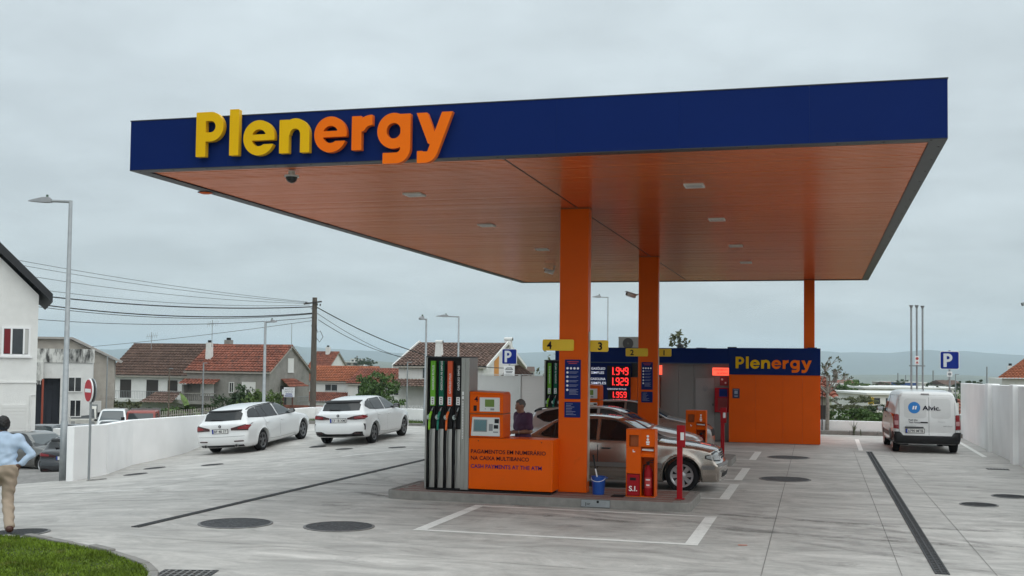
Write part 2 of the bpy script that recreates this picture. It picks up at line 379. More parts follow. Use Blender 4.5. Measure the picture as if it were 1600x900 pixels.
# ------------------------------------------------------------------ ground sheet
def make_ground():
    r = np.concatenate([np.linspace(0, 120, 49), np.geomspace(130, 12800, 40)]); a = np.linspace(0, 2*pi, 145)
    Rr, Aa = np.meshgrid(r, a, indexing='ij'); X = Rr*np.sin(Aa); Y = Rr*np.cos(Aa); Z = ground_z(X, Y)
    Z += (np.sin(X*.031)*np.cos(Y*.027)*.6+np.sin(X*.0081+1)*np.cos(Y*.0067)*2.2)*np.clip((Rr-140)/400, 0, 1)
    mb = MB(); mb.grid(np.stack([X, Y, Z], -1))
    m = bpy.data.materials.new('dry_land'); m.use_nodes = True; t = m.node_tree; N = t.nodes; L = t.links; b = N['Principled BSDF']; b.inputs['Roughness'].default_value = .95
    tc = N.new('ShaderNodeTexCoord'); n1 = N.new('ShaderNodeTexNoise'); n1.inputs['Scale'].default_value = .012; n1.inputs['Detail'].default_value = 9; n2 = N.new('ShaderNodeTexNoise'); n2.inputs['Scale'].default_value = .35; n2.inputs['Detail'].default_value = 8
    L.new(tc.outputs['Object'], n1.inputs['Vector']); L.new(tc.outputs['Object'], n2.inputs['Vector'])
    cr = N.new('ShaderNodeValToRGB'); e = cr.color_ramp.elements
    e[0].position = .34; e[0].color = (.035, .055, .02, 1); e[1].position = .66; e[1].color = (.19, .145, .075, 1); k = cr.color_ramp.elements.new(.5); k.color = (.085, .095, .035, 1)
    ad = N.new('ShaderNodeMath'); ad.operation = 'MULTIPLY_ADD'; L.new(n2.outputs[0], ad.inputs[0]); ad.inputs[1].default_value = .55; L.new(n1.outputs[0], ad.inputs[2])
    sb = N.new('ShaderNodeMath'); sb.operation = 'SUBTRACT'; L.new(ad.outputs[0], sb.inputs[0]); sb.inputs[1].default_value = .275; L.new(sb.outputs[0], cr.inputs[0]); L.new(cr.outputs[0], b.inputs['Base Color'])
    tag(mb.build('ground', m, smooth=True), kind='structure')
make_ground()

# wall line of the forecourt, from the street corner round the back to the right
WL = [(-18.05, 24.05), (-19.25, 28.3), (-19.75, 33.5), (-20.55, 43.3)]
def wl_x(Y): return np.interp(Y, [p[1] for p in WL], [p[0] for p in WL])
def make_forecourt():
    xs = np.concatenate([np.arange(-34, -9.5, .7), np.arange(-9.5, 5.01, 1.45)]); ys = np.arange(-2, 43.4, .65)
    V = []; idx = {}; F = []
    X, Y = np.meshgrid(xs, ys, indexing='ij')
    Z = hz(X, Y)
    for i in range(len(xs)):
        for j in range(len(ys)):
            x = xs[i]
            if ys[j] > 24.0: x = max(x, wl_x(ys[j])-.05)
            idx[i, j] = len(V); V.append((x, ys[j], float(hz(x, ys[j]))))
    for i in range(len(xs)-1):
        for j in range(len(ys)-1):
            q = [idx[i,j], idx[i+1,j], idx[i+1,j+1], idx[i,j+1]]
            if ys[j] >= 24.0 and max(V[k][0] for k in q)-min(V[k][0] for k in q) < .02: continue
            if ys[j] < 24.0 and xs[i+1] < -24.5 - (0 if ys[j] < 22 else 0): continue
            F.append(tuple(q))
    mb = MB(); mb.add(V, F); o = mb.build('forecourt', m_conc, smooth=True); tag(o, kind='structure'); return o
forecourt = make_forecourt()
def strip(name, p, q, w, mat, parent, dz=.004, nseg=1, hfn=hz, thick=0):
    """a flat strip of width w on the forecourt from p to q"""
    p = Vector(p); q = Vector(q); d = (q-p).normalized(); n = Vector((-d.y, d.x)); mb = MB(); P = []
    for k in range(nseg+1):
        c = p.lerp(q, k/nseg); row = []
        for s in (-.5, .5):
            a = c+n*w*s; row.append((a.x, a.y, float(hfn(a.x, a.y))+dz))
        P.append(row)
    mb.grid(P); return mb.build(name, mat, parent)
# painted bays beside the islands and in the parking place
def bay(x0, x1, y0, y1, wx=.18, wy=.12, left=True):
    strip('painted_line', (x0, y0+wy/2), (x1, y0+wy/2), wy, m_line, forecourt, nseg=3)
    strip('painted_line', (x0, y1-wy/2), (x1, y1-wy/2), wy, m_line, forecourt, nseg=3)
    if left: strip('painted_line', (x0+wx/2, y0+wy+.002), (x0+wx/2, y1-wy-.002), wx, m_line, forecourt)
    strip('painted_line', (x1-wx/2, y0+wy+.002), (x1-wx/2, y1-wy-.002), wx, m_line, forecourt)
bay(-5.64, -1.57, 15.2, 18.23)
bay(-5.64, -1.57, 20.62, 23.4); bay(-5.64, -1.57, 24.2, 27.2); bay(-5.64, -1.57, 29.6, 32.6)
for a, b in (((1.19, 34.3), (1.24, 39.7)), ((4.42, 33.3), (4.50, 40.1))): strip('painted_line', a, b, .13, m_line, forecourt)
strip('painted_line', (1.32, 34.25), (4.3, 33.42), .08, m_line, forecourt)
strip('painted_line', (-15.4, 19.83), (-13.1, 19.78), .1, m_line, forecourt, nseg=8); strip('painted_line', (-12.4, 27.9), (-11.2, 30.2), .1, m_line, forecourt, nseg=4)
strip('painted_line', (-11.6, 33.4), (-11.4, 36.2), .1, m_line, forecourt, nseg=4)
# cut joints between the concrete pours
for a, b, w, n in (((-.62, 7), (-.72, 36), .013, 2), ((.92, 8), (.98, 34.2), .010, 2), ((2.02, 8), (1.98, 34.2), .010, 2), ((-9.4, 21.0), (5, 19.6), .010, 6), ((-.6, 25.4), (4.8, 25.0), .014, 2), ((-9.3, 13.4), (4.9, 12.6), .010, 3),
                   ((-24, 21.9), (-9.6, 21.0), .018, 16), ((-18.9, 27.6), (-9.6, 28.3), .018, 14), ((-13.2, 19.9), (-13.8, 42.6), .018, 30), ((-9.7, 30.2), (-9.7, 42.8), .018, 12)):
    strip('slab_joint', a, b, w, m_joint, forecourt, dz=.003, nseg=n)
# tyre wipes: thin worn rubber left on the concrete
def tyre_mat():
    m = bpy.data.materials.new('tyre_wipe'); m.use_nodes = True; t = m.node_tree; N = t.nodes; L = t.links; b = N['Principled BSDF']; b.inputs['Base Color'].default_value = (.06, .058, .056, 1); b.inputs['Roughness'].default_value = .8
    tc = N.new('ShaderNodeTexCoord'); mp = N.new('ShaderNodeMapping'); mp.inputs['Scale'].default_value = (1, 1, 1); n = N.new('ShaderNodeTexNoise'); n.inputs['Scale'].default_value = 1.1; n.inputs['Detail'].default_value = 9; n.inputs['Roughness'].default_value = .75; r = N.new('ShaderNodeMapRange'); r.inputs[1].default_value = .42; r.inputs[2].default_value = .78; r.inputs[3].default_value = 0; r.inputs[4].default_value = .42
    L.new(tc.outputs['Object'], mp.inputs[0]); L.new(mp.outputs[0], n.inputs['Vector']); L.new(n.outputs[0], r.inputs[0]); L.new(r.outputs[0], b.inputs['Alpha']); return m
m_wipe = tyre_mat()
def wipe(cx, cy, r, a0, a1, w):
    mb = MB(); P = []
    for k in range(25):
        a = a0+(a1-a0)*k/24; row = []
        for q in (-.5, 0, .5): x = cx+(r+w*q)*math.cos(a); y = cy+(r+w*q)*math.sin(a); row.append((x, y, float(hz(x, y))+.0055))
        P.append(row)
    mb.grid(P); mb.build('tyre_mark', m_wipe, forecourt)
for c in ((-10.5, 33, 14.0, -2.2, -1.2, .19), (-10.5, 33, 15.5, -2.15, -1.15, .19), (-6, 6, 11.5, .5, 1.75, .2), (-6, 6, 12.9, .55, 1.7, .2), (3, 40, 22, -2.15, -1.5, .2), (3, 40, 23.6, -2.1, -1.5, .2), (-16.3, 20, 1.3, .2, 5.2, .1), (2, 30, 12, -2.6, -1.35, .2), (2, 30, 13.5, -2.6, -1.4, .2), (-9, 2, 17, .9, 1.6, .2), (-9, 2, 18.5, .9, 1.6, .2)): wipe(*c)
for i, (x, y, r) in enumerate(((-3.6, 16.4, .16), (-2.6, 17.1, .10), (-4.5, 15.9, .07), (-2.0, 25.6, .13), (-4.1, 17.3, .12), (-.2, 18.3, .08), (.4, 16.8, .06), (-7.5, 17.0, .09), (-1.4, 22.2, .11), (2.9, 17.5, .07), (-10.8, 17.6, .10))):
    rg_ = np.random.default_rng(i); n_ = 18; mb = MB(); P = [(x+r*(1+.35*rg_.normal())*math.cos(2*pi*k/n_)*1.2, y+r*(1+.3*rg_.normal())*math.sin(2*pi*k/n_), float(hz(x, y))+.0048) for k in range(n_)]; mb.add([(x, y, float(hz(x, y))+.0048)]+P, [(0, k+1, (k+1) % n_+1) for k in range(n_)]); mb.build('oil_stain', m_wipe, forecourt)
strip('paint_splash', (-1.05, 15.42), (-.93, 15.45), .05, m_orange, forecourt)
# the street to the left, cobbled shoulder and asphalt
def make_street():
    mb = MB(); u = np.linspace(0, 1, 40); v = np.linspace(0, 1, 24); P = []
    for y in sorted([12+a*78 for a in u]+[23.88, 23.96, 24.3, 25]):
        row = []
        for b in v:
            x1 = -24.0 if y < 23.9 else wl_x(min(y, 43))-.2
            if y > 43: x1 = -20.8-(y-43)*.35
            x = x1-b*(52 if y < 60 else 44)
            row.append((x, y, float(street_z(x, y)) if y > 24 else float(street_z(x, 24))))
        P.append(row)
    mb.grid(P); tag(mb.build('street', m_cobble, smooth=True), kind='structure')
make_street()
# verge between forecourt edge and the far wall
vb = MB(); vb.box(-20.2, -8.7, 41.2, 42.85, -.3, .03); tag(vb.build('verge', M('verge_soil', (.075, .085, .032), .95, var=.4, vs_=9, bump=.6, bs=30)), kind='structure')

# ------------------------------------------------------------------ far hills
def make_hills(name, r0, r1, base, skyl, col, seed, rough):
    rg = np.random.default_rng(seed); az = np.linspace(-1.35, 1.15, 260); rr = np.linspace(0, 1, 22)
    ph = rg.uniform(0, 6.28, 12); top = np.interp(az, *skyl); top = top + rough*sum(np.sin(az*f+p)/f*8 for f, p in zip((19, 31, 47, 71, 97, 140), ph))
    A, T = np.meshgrid(az, rr, indexing='ij'); bump = np.sin(np.clip(T, 0, 1)*pi)**.8*(1+.10*np.sin(A*60+T*9+ph[6])*np.sin(T*pi*2+ph[7]+A*20))
    Rd = r0+(r1-r0)*T; Z = base+(top[:, None]-base)*np.minimum(bump, 1.0)
    mb = MB(); mb.grid(np.stack([Rd*np.sin(A), Rd*np.cos(A), Z], -1)); tag(mb.build(name, col, smooth=True), kind='structure')
m_hill = M('wooded_hills', (.032, .046, .036), .95, var=.45, vs_=.004, var2=.3, vs2=.0012)
m_hill2 = M('scrub_hills', (.075, .08, .04), .95, var=.4, vs_=.008, var2=.3, vs2=.002)
def az_px(px): return YAW+math.atan((px-800)/1741)
_pts = [(-400, 95), (0, 78), (170, 88), (330, 112), (460, 140), (540, 100), (620, 84), (800, 92), (1000, 120), (1220, 128), (1300, 142), (1390, 118), (1450, 143), (1510, 144), (1560, 122), (1650, 122), (2000, 150), (2600, 110)]
make_hills('hills', 6600, 11500, -62, ([az_px(p) for p, _ in _pts], [h for _, h in _pts]), m_hill, 3, .5)
_pt2 = [(-400, -18), (170, -12), (400, -8), (560, 14), (640, 2), (800, -20), (1280, -24), (1400, -20), (1500, -16), (1600, -26), (2200, -20)]
make_hills('foothills', 3300, 5600, -50, ([az_px(p) for p, _ in _pt2], [h for _, h in _pt2]), m_hill2, 5, .25)

# ------------------------------------------------------------------ walls round the forecourt
def wall_run(pts, thick, top, bot, name, label, mat=m_white, cap=.0, pil=()):
    t = thing(name, label, 'wall', (pts[0][0], pts[0][1], bot))
    pan = 0
    for (a, b) in zip(pts[:-1], pts[1:]):
        p = Vector((a[0], a[1])); q = Vector((b[0], b[1])); d = (q-p).normalized(); n = Vector((-d.y, d.x))*thick/2
        za, zb = (a[2], b[2]) if len(a) > 2 else (top, top)
        P = [(p-n), (q-n), (q+n), (p+n)]
        mb = MB(); mb.hexa([(v.x, v.y, bot) for v in P]+[(P[0].x, P[0].y, za), (P[1].x, P[1].y, zb), (P[2].x, P[2].y, zb), (P[3].x, P[3].y, za)])
        mb.build('wall_section', mat, t, world=True, bevel=.012)
    for (x, y, w, dpt, z) in pil:
        mb = MB(); mb.box(x-dpt/2, x+dpt/2, y-w/2, y+w/2, bot, z); mb.build('pier', mat, t, world=True, bevel=.012)
    return t
wall_run([(-18.05, 24.05, .72), (-18.12, 25.5, .70), (-19.25, 28.3, .66), (-19.75, 33.5, .60), (-20.55, 43.3, .50)], .2, .6, -1.2, 'boundary_wall', 'low white rendered wall sloping up beside the entrance with the no entry sign')
wall_run([(-20.45, 43.3, .52), (-8.7, 42.95, .55)], .18, .5, -.9, 'boundary_wall', 'low white wall behind the two white cars, below the red roofed houses')
wall_run([(-1.9, 42.75, .50), (5.2, 42.75, .47)], .18, .5, -.9, 'boundary_wall', 'low white wall behind the van and the bare young tree')
wall_run([(4.98, 42.6, 1.93), (5.0, 35.4, 1.97), (5.02, 31.2, 2.0), (5.05, 27, 2.05), (5.1, 18, 2.15)], .22, 2, -.9, 'boundary_wall', 'tall pale wall along the right edge beside the parked van',
         pil=((4.94, 35.5, .5, .34, 2.0), (4.96, 31.2, .5, .36, 2.03), (4.98, 27.2, .5, .36, 2.08), (5.0, 22.5, .5, .36, 2.12)))
kb = thing('kerb', 'grey concrete kerb along the foot of the back wall', 'kerb', (0, 42.2, 0))
for i in range(7):
    mb = MB(); mb.box(-1.9+i*.985, -1.9+(i+1)*.985-.012, 42.1, 42.6, -.2, .14+.004*(i % 2)); mb.build('kerb_stone', m_kerb, kb, world=True, bevel=.015)
kb = thing('kerb', 'grey kerb in front of the grassy strip behind the white cars', 'kerb', (-14, 41.2, 0))
for i in range(12):
    x = -20.2+i*.97; mb = MB(); mb.box(x, x+.955, 41.05, 41.2, -.4, .05+.004*(i % 3)); mb.build('kerb_stone', m_kerb, kb, world=True, bevel=.012)

# ------------------------------------------------------------------ lawn in the near corner with its kerb stones
LAWN = [(-16.0, 13.9), (-13.5, 13.45), (-11.8, 13.05), (-10.65, 12.78), (-9.9, 12.55), (-9.29, 12.3), (-8.7, 12.05), (-8.19, 11.78), (-7.75, 11.5), (-7.35, 11.2), (-7.0, 10.75), (-6.75, 10.2), (-6.6, 9.4), (-6.55, 8.0)]
m_soil = M('lawn_soil', (.035, .05, .014), .95, var=.4, vs_=4, var2=.3)
mb = MB(); pl = LAWN+[(-6.55, 5), (-16, 5)]; cx, cy = -11.5, 9.0
def lawn_h(x, y): return float(hz(x, y))+.045
V = [(x, y, lawn_h(x, y)) for x, y in pl]; mb.add([(cx, cy, .045)]+V, [(0, i+1, (i+1) % len(V)+1) for i in range(len(V))]); tag(mb.build('lawn_bed', m_soil), kind='structure')
def point_in(px, py, poly):
    ins = np.zeros(px.shape, bool); n = len(poly)
    for i in range(n):
        x0, y0 = poly[i]; x1, y1 = poly[(i+1) % n]
        c = ((y0 > py) != (y1 > py)) & (px < (x1-x0)*(py-y0)/(y1-y0+1e-12)+x0); ins ^= c
    return ins
def make_grass():
    n = 120000; px = rng.uniform(-13.2, -6.5, n); py = rng.uniform(9.2, 13.5, n); k = point_in(px, py, pl); px = px[k]; py = py[k]; n = len(px)
    tuft = .5+.5*np.sin(px*3.1+np.sin(py*2.3)*2)*np.cos(py*3.7+np.sin(px*1.9))
    h = rng.uniform(.018, .045, n)*(.5+1.1*tuft); w = rng.uniform(.003, .006, n); a = rng.uniform(0, 6.28, n); ln = rng.uniform(.0, .05, n); la = rng.uniform(0, 6.28, n)
    z = hz(px, py)+.045
    B = np.stack([px, py, z], -1); d = np.stack([np.cos(a), np.sin(a), 0*a], -1)*w[:, None]; tip = B+np.stack([np.cos(la)*ln, np.sin(la)*ln, h], -1); mid = B+np.stack([np.cos(la)*ln*.35, np.sin(la)*ln*.35, h*.6], -1)
    V = np.stack([B-d, B+d, mid+d*.7, mid-d*.7, tip], 1).reshape(-1, 3); i0 = np.arange(n)*5
    F = np.concatenate([np.stack([i0, i0+1, i0+2], -1), np.stack([i0, i0+2, i0+3], -1), np.stack([i0+3, i0+2, i0+4], -1)])
    m = M('grass_blades', (.115, .178, .014), .65, spec=.2, var=.55, vs_=1.6, var2=.4, vs2=14, dirt=((.17, .155, .04), 3.0, .58, .74))
    tag(np_mesh('lawn_grass', V, F, m), 'thick green lawn grass in the near corner beside the kerb', 'grass', kind='stuff')
make_grass()
kb = thing('kerb', 'curved grey kerb of single stones edging the lawn', 'kerb', (-8.2, 11.8, 0))
def resample(poly, step):
    out = [Vector(poly[0])]; acc = 0
    for a, b in zip(poly[:-1], poly[1:]):
        a = Vector(a); b = Vector(b); L_ = (b-a).length; t = step-acc
        while t <= L_: out.append(a.lerp(b, t/L_)); t += step
        acc = (acc+L_) % step
    return out
ks = resample(LAWN, .5)
for i in range(len(ks)-1):
    p, q = ks[i], ks[i+1]; d = (q-p).normalized(); n = Vector((-d.y, d.x)); z = float(hz(p.x, p.y)); tp = .075+random.uniform(-.006, .006)+(.03 if i in (12, 15) else 0)
    a, b = p+d*.006, q-d*.006; mb = MB()
    P = [a-n*.01, b-n*.01, b+n*.10, a+n*.10]
    mb.hexa([(v.x, v.y, z-.15) for v in P]+[(v.x, v.y, z+tp) for v in P]); mb.build('kerb_stone', m_kerb, kb, world=True, bevel=.012)

# ------------------------------------------------------------------ covers, gratings, channels
def on_slope(x, y):
    e = .3; zx = float(hz(x+e, y)-hz(x-e, y))/(2*e); zy = float(hz(x, y+e)-hz(x, y-e))/(2*e); n = Vector((-zx, -zy, 1)).normalized()
    xa = Vector((1, 0, zx)).normalized(); ya = n.cross(xa); return Matrix((xa, ya, n)).transposed()
m_gravel = M('stone_chip_fill', (.050, .053, .058), .8, var=.6, vs_=24, bump=1.0, bs=40, dirt=((.24, .245, .25), 26, .60, .68))
def cover(x, y, r, label, fill=None, ring=True, kind='manhole cover'):
    t = thing('manhole_cover', label, kind, (x, y, float(hz(x, y))+.001), rot=on_slope(x, y), group='covers set in the forecourt')
    n = 40; mb = MB(); mb.lathe([(r, -.02), (r, .008), (r*.93, .012), (r*.93, -.02)], n); mb.build('rim', M('worn_rim', (.17, .165, .16), .5, metal=.5, var=.4, vs_=9), t, smooth=False)
    mb = MB(); mb.lathe([(0, .006), (r*.5, .007), (r*.925, .006), (r*.925, -.02)], n); mb.build('lid', fill or m_iron, t)
    mb = MB()
    if fill is None:
        for k in range(-4, 5):
            hw = math.sqrt(max(.0, (r*.86)**2-(k*r*.19)**2)); mb.box(-hw, hw, k*r*.19-.012, k*r*.19+.012, .006, .011)
        mb.build('tread_bars', m_iron, t)
    else:
        for s in (-1, 1): mb = MB(); mb.cyl((s*r*.55, 0, .004), (s*r*.55, 0, .011), .04, n=12); mb.build('lifting_socket', m_iron, t)
cover(-8.32, 14.93, .545, 'large dark round cover left of the painted bay, leftmost of the two big near ones', m_gravel)
cover(-6.76, 15.15, .52, 'large dark round cover just left of the near painted bay corner', m_gravel)
cover(-.78, 30.83, .56, 'dark round cover nearest the orange kiosk front', m_gravel)
cover(-.70, 24.81, .545, 'dark round cover on the middle joint, in front of the kiosk one', m_gravel)
cover(2.75, 21.47, .33, 'round iron cover right of the long drain, the nearer of two')
cover(3.51, 23.09, .34, 'round iron cover at the right picture edge by the tall pale wall')
cover(-16.73, 24.90, .30, 'small iron cover nearest the no entry sign'); cover(-17.33, 26.66, .30, 'small iron cover closest to the sloping white wall')
cover(-15.62, 26.72, .30, 'small iron cover on the slope behind the white estate car'); cover(-15.05, 32.0, .27, 'small iron cover between the two white cars')
cover(-13.67, 30.9, .27, 'small iron cover right behind the white hatchback'); cover(-12.02, 31.0, .27, 'small iron cover right of the white hatchback, nearest the pump')
cover(-17.15, 23.9, .24, 'worn concrete coloured cover at the foot of the no entry sign', M('worn_cover', (.22, .21, .19), .8, var=.3, vs_=20, bump=.5))
cover(-10.95, 13.35, .52, 'ribbed iron drain cover at the feet of the walking person')
def grating(x, y, w, l, rz, label, nb=7, mb2=5):
    t = thing('drain_grating', label, 'drain', (x, y, float(hz(x, y))+.001), rz)
    mb = MB(); mb.box(-w/2, w/2, -l/2, -l/2+.03, -.03, .008); mb.box(-w/2, w/2, l/2-.03, l/2, -.03, .008); mb.box(-w/2, -w/2+.03, -l/2+.03, l/2-.03, -.03, .008); mb.box(w/2-.03, w/2, -l/2+.03, l/2-.03, -.03, .008); mb.build('frame', m_iron, t)
    mb = MB(); mb.box(-w/2+.03, w/2-.03, -l/2+.03, l/2-.03, -.03, .0025); mb.build('pit', M('pit_black', (.006, .006, .006), .9), t)
    for k in range(nb):
        xx = -w/2+.03+(k+.5)*(w-.06)/nb; mb = MB(); mb.box(xx-.012, xx+.012, -l/2+.03, l/2-.03, -.02, .010); mb.build('bar', M('worn_iron', (.16, .155, .15), .5, metal=.4, var=.2, vs_=9), t)
    for k in range(1, mb2):
        yy = -l/2+k*l/mb2; mb = MB(); mb.box(-w/2+.03, w/2-.03, yy-.01, yy+.01, -.02, .0085); mb.build('cross_bar', MATS['worn_iron'], t)
grating(-6.86, 11.2, .62, .5, .25, 'square iron drain grating at the tip of the lawn kerb')
grating(4.18, 29.3, .5, .3, 0, 'small iron drain grating by the foot of the tall pale wall', 6, 3)
grating(-12.9, 39.3, 1.0, .45, 0, 'iron drain grating beside the white hatchback near the back kerb', 9, 3)
def channel(x, y0, y1, w, label, nseg, x1=None):
    x1 = x if x1 is None else x1
    t = thing('drain_channel', label, 'drain', (x, y0, 0))
    for k in range(nseg):
        a = y0+(y1-y0)*k/nseg; b = y0+(y1-y0)*(k+1)/nseg-.008; xa = x+(x1-x)*k/nseg
        mb = MB(); mb.box(xa-w/2, xa+w/2, a, b, -.03, .005); mb.box(xa-w/2, xa-w/2+.02, a, b, .005, .011); mb.box(xa+w/2-.02, xa+w/2, a, b, .005, .011); mb.box(xa-.012, xa+.012, a, b, .005, .011)
        ny = 8
        for j in range(ny):
            yy = a+(j+.5)*(b-a)/ny; mb.box(xa-w/2+.02, xa-.012, yy-.016, yy+.016, .005, .010); mb.box(xa+.012, xa+w/2-.02, yy-.016, yy+.016, .005, .010)
        mb.build('grate', m_iron, t, world=True)
channel(1.40, 14.05, 33.95, .165, 'long black slotted drain running back to the parked van', 20)
channel(-9.46, 14.1, 26.5, .13, 'narrow dark slotted drain crossing the forecourt left of the pumps', 12)
# ------------------------------------------------------------------ canopy
XL, XR, YF, YB, ZS, ZT = -9.832, 1.504, 14.285, 36.874, 5.205, 5.928
canopy = thing('station_canopy', 'large flat canopy with blue fascia, orange slatted underside and orange columns', 'canopy', (-4.2, 25.6, 0))
m_trim = M('dark_trim', (.040, .044, .050), .4, metal=.3, spec=.3, var=.15)
m_slat = M('orange_slats', (.68, .165, .040), .19, metal=.68, spec=.6, var=.05, vs_=.5, var2=.06, vs2=.12)
def fascia(a, b, n, outward):
    a = Vector(a); b = Vector(b); d = (b-a)/n; u = d.normalized(); o = Vector(outward)
    for k in range(n):
        p = a+d*k+u*.0006; q = a+d*(k+1)-u*.0006
        mb = MB(); P = [p, q, q-o*.03, p-o*.03]; mb.hexa([(v.x, v.y, ZS) for v in P]+[(v.x, v.y, ZT) for v in P]); mb.build('fascia_panel', m_blue, canopy, world=True)
fascia((XL, YF), (XR, YF), 7, (0, -1)); fascia((XR, YF+.032), (XR, YB), 14, (1, 0)); fascia((XL, YB), (XL, YF+.032), 14, (-1, 0)); fascia((XR-.032, YB), (XL+.032, YB), 7, (0, 1))
mb = MB(); mb.box(XL+.031, XR-.031, YF+.031, YB-.031, ZS+.1, ZT-.012); mb.build('deck', M('deck_grey', (.06, .06, .07), .8), canopy, world=True)
mb = MB()   # cap along the top of the fascia
for x0, x1, y0, y1 in ((XL-.008, XR+.008, YF-.008, YF+.05), (XL-.008, XR+.008, YB-.05, YB+.008), (XL-.008, XL+.05, YF+.05, YB-.05), (XR-.05, XR+.008, YF+.05, YB-.05)): mb.box(x0, x1, y0, y1, ZT+.001, ZT+.014)
mb.build('fascia_cap', m_trim, canopy, world=True)
TR = .20
for nm, r in (('edge_trim', (XL, XR, YF-.004, YF+TR)), ('edge_trim', (XL, XR, YB-TR, YB)), ('edge_trim', (XL, XL+TR, YF+TR, YB-TR)), ('edge_trim', (XR-TR, XR, YF+TR, YB-TR))):
    mb = MB(); mb.box(r[0], r[1], r[2], r[3], ZS-.012, ZS-.002); mb.build(nm, m_trim, canopy, world=True)
mb = MB()
for x in np.arange(XL+.15, XR, .55): mb.cyl((x, YF+.05, ZS-.012), (x, YF+.05, ZS-.017), .012, n=8)
for y in np.arange(YF+.5, YB, .9):
    for x in (XR-.06, XL+.06): mb.cyl((x, y, ZS-.012), (x, y, ZS-.017), .012, n=8)
mb.build('trim_screws', m_black, canopy, world=True)
def make_slats():
    p = .10; z = ZS+.008; V = []; F = []; ys = np.arange(YF+TR, YB-TR-.001, p); rg = np.random.default_rng(4)
    for xa, xb in ((XL+TR, -4.175), (-4.145, XR-TR)):
        for y in ys:
            dz = rg.normal(0, .0009); tl = rg.normal(0, .0006); n = len(V); pr = [(.002, .016), (.006, .0), (.030, -.0022), (.054, -.003), (.078, -.0022), (.094, .0), (.098, .016)]
            for x in (xa, xb):
                for (yy, zz) in pr: V.append((x, y+yy, z+zz+dz+tl*(yy-.05)*20))
            k = len(pr)
            for j in range(k-1): F.append((n+j, n+j+1, n+k+j+1, n+k+j))
    o = np_mesh('soffit_slats', V, F, m_slat, canopy, world=True); tag(o, kind='stuff')
    me = o.data; me.polygons.foreach_set('use_smooth', [True]*len(me.polygons))
    mb = MB(); mb.box(-4.175, -4.145, YF+TR, YB-TR, ZS+.006, ZS+.02); mb.build('soffit_joint', m_black, canopy, world=True)
make_slats()
def column(x0, x1, y0, y1, zb):
    mb = MB(); mb.box(x0, x1, y0, y1, zb+.004, ZS+.012); c = mb.build('column', m_orange, canopy, world=True, bevel=.012)
    mb = MB(); mb.box(x0-.004, x1+.004, y0-.004, y1+.004, ZS-.018, ZS+.004); mb.build('collar', M('orange_shadow_gap', (.20, .05, .008), .5), c, world=True)
    mb = MB(); mb.box(x1+.001, x1+.010, y0+.05, y1-.05, zb+.2, 3.0); mb.build('edge_strip', M('clear_guard', (.45, .36, .30), .3, var=.3, vs_=4), c, world=True)
    return c
column(-4.465, -3.945, 19.38, 19.62, .15); column(-4.455, -3.95, 28.33, 28.57, .15); column(-.46, -.13, 36.45, 36.72, 0.0)
# lights let into the underside
lens = M('light_lens', (.42, .41, .40), .3)
for (x, y), lb in zip(((-6.48, 17.31), (-1.86, 17.27), (-1.87, 21.36), (-6.46, 21.44), (-6.48, 26.2), (-1.85, 26.1), (-1.88, 30.3), (-6.47, 30.9)),
    ('nearest left', 'nearest right', 'second right', 'second left', 'third left', 'third right', 'rearmost right', 'rearmost left')):
    t = thing('canopy_light', 'flat rectangular light in the orange underside, %s one' % lb, 'light', (x, y, ZS), group='lights let into the canopy')
    mb = MB(); w, d = .15, .16
    for a in ((-w, w, -d, -d+.02), (-w, w, d-.02, d), (-w, -w+.02, -d+.02, d-.02), (w-.02, w, -d+.02, d-.02)): mb.box(a[0], a[1], a[2], a[3], -.022, .005)
    mb.build('frame', m_signwhite, t); mb = MB(); mb.box(-w+.02, w-.02, -d+.02, d-.02, -.016, .004); mb.build('diffuser', lens, t)
# cameras under the canopy
def dome_cam(x, y, z, lb):
    t = thing('dome_camera', lb, 'camera', (x, y, z)); mb = MB(); mb.lathe([(0, 0), (.05, 0), (.05, -.05), (.105, -.06), (.11, -.085), (0, -.085)], 24); mb.build('housing', m_signwhite, t, smooth=False)
    mb = MB(); mb.lathe([(.085, -.086)]+[(.085*math.cos(a), -.09-.085*math.sin(a)) for a in np.linspace(0, pi/2, 8)], 24); mb.build('dome', m_glassd, t, smooth=True)
dome_cam(-7.46, 14.80, ZS-.012, 'black dome camera hanging under the front edge below the big letters')
t = thing('edge_beacon', 'small orange fitting under the left canopy edge', 'light', (-9.80, 16.35, ZS-.012)); mb = MB(); mb.lathe([(.12, 0), (.11, -.015), (.07, -.03), (0, -.035)], 20); mb.build('cover', m_orange, t, smooth=True); mb = MB(); mb.cyl((0, 0, -.001), (0, 0, -.012), .13, n=20); mb.build('base', m_trim, t)
def bullet_cam(loc, rz, lb, wall=None, tilt=-.25):
    t = thing('bullet_camera', lb, 'camera', loc, rz); R3 = Matrix.Rotation(tilt, 3, 'X')
    mb = MB(); mb.obox((0, -.02, 0), (.10, .26, .09), m=R3); mb.build('housing', m_signwhite, t, bevel=.02); mb = MB(); mb.obox(R3 @ Vector((0, -.152, 0)), (.08, .01, .07), m=R3); mb.build('lens', m_glassd, t)
    mb = MB(); mb.obox(R3 @ Vector((0, -.03, .052)), (.13, .30, .012), m=R3); mb.build('sun_shield', m_signwhite, t)
    mb = MB(); a = Vector((0, .1, .0)); b = a+Vector(wall or (0, .05, .16)); mb.tube([a, b], .018, 8); mb.cyl(b, b+Vector((0, 0, .012)), .05, n=14); mb.build('bracket', m_galv, t)
bullet_cam((-7.3, 30.4, ZS-.19), -1.0, 'white bullet camera under the canopy left of the front column')
bullet_cam((-4.66, 28.5, 4.22), -.9, 'grey bullet camera on the left side of the second column', wall=(-.08, .12, .03))

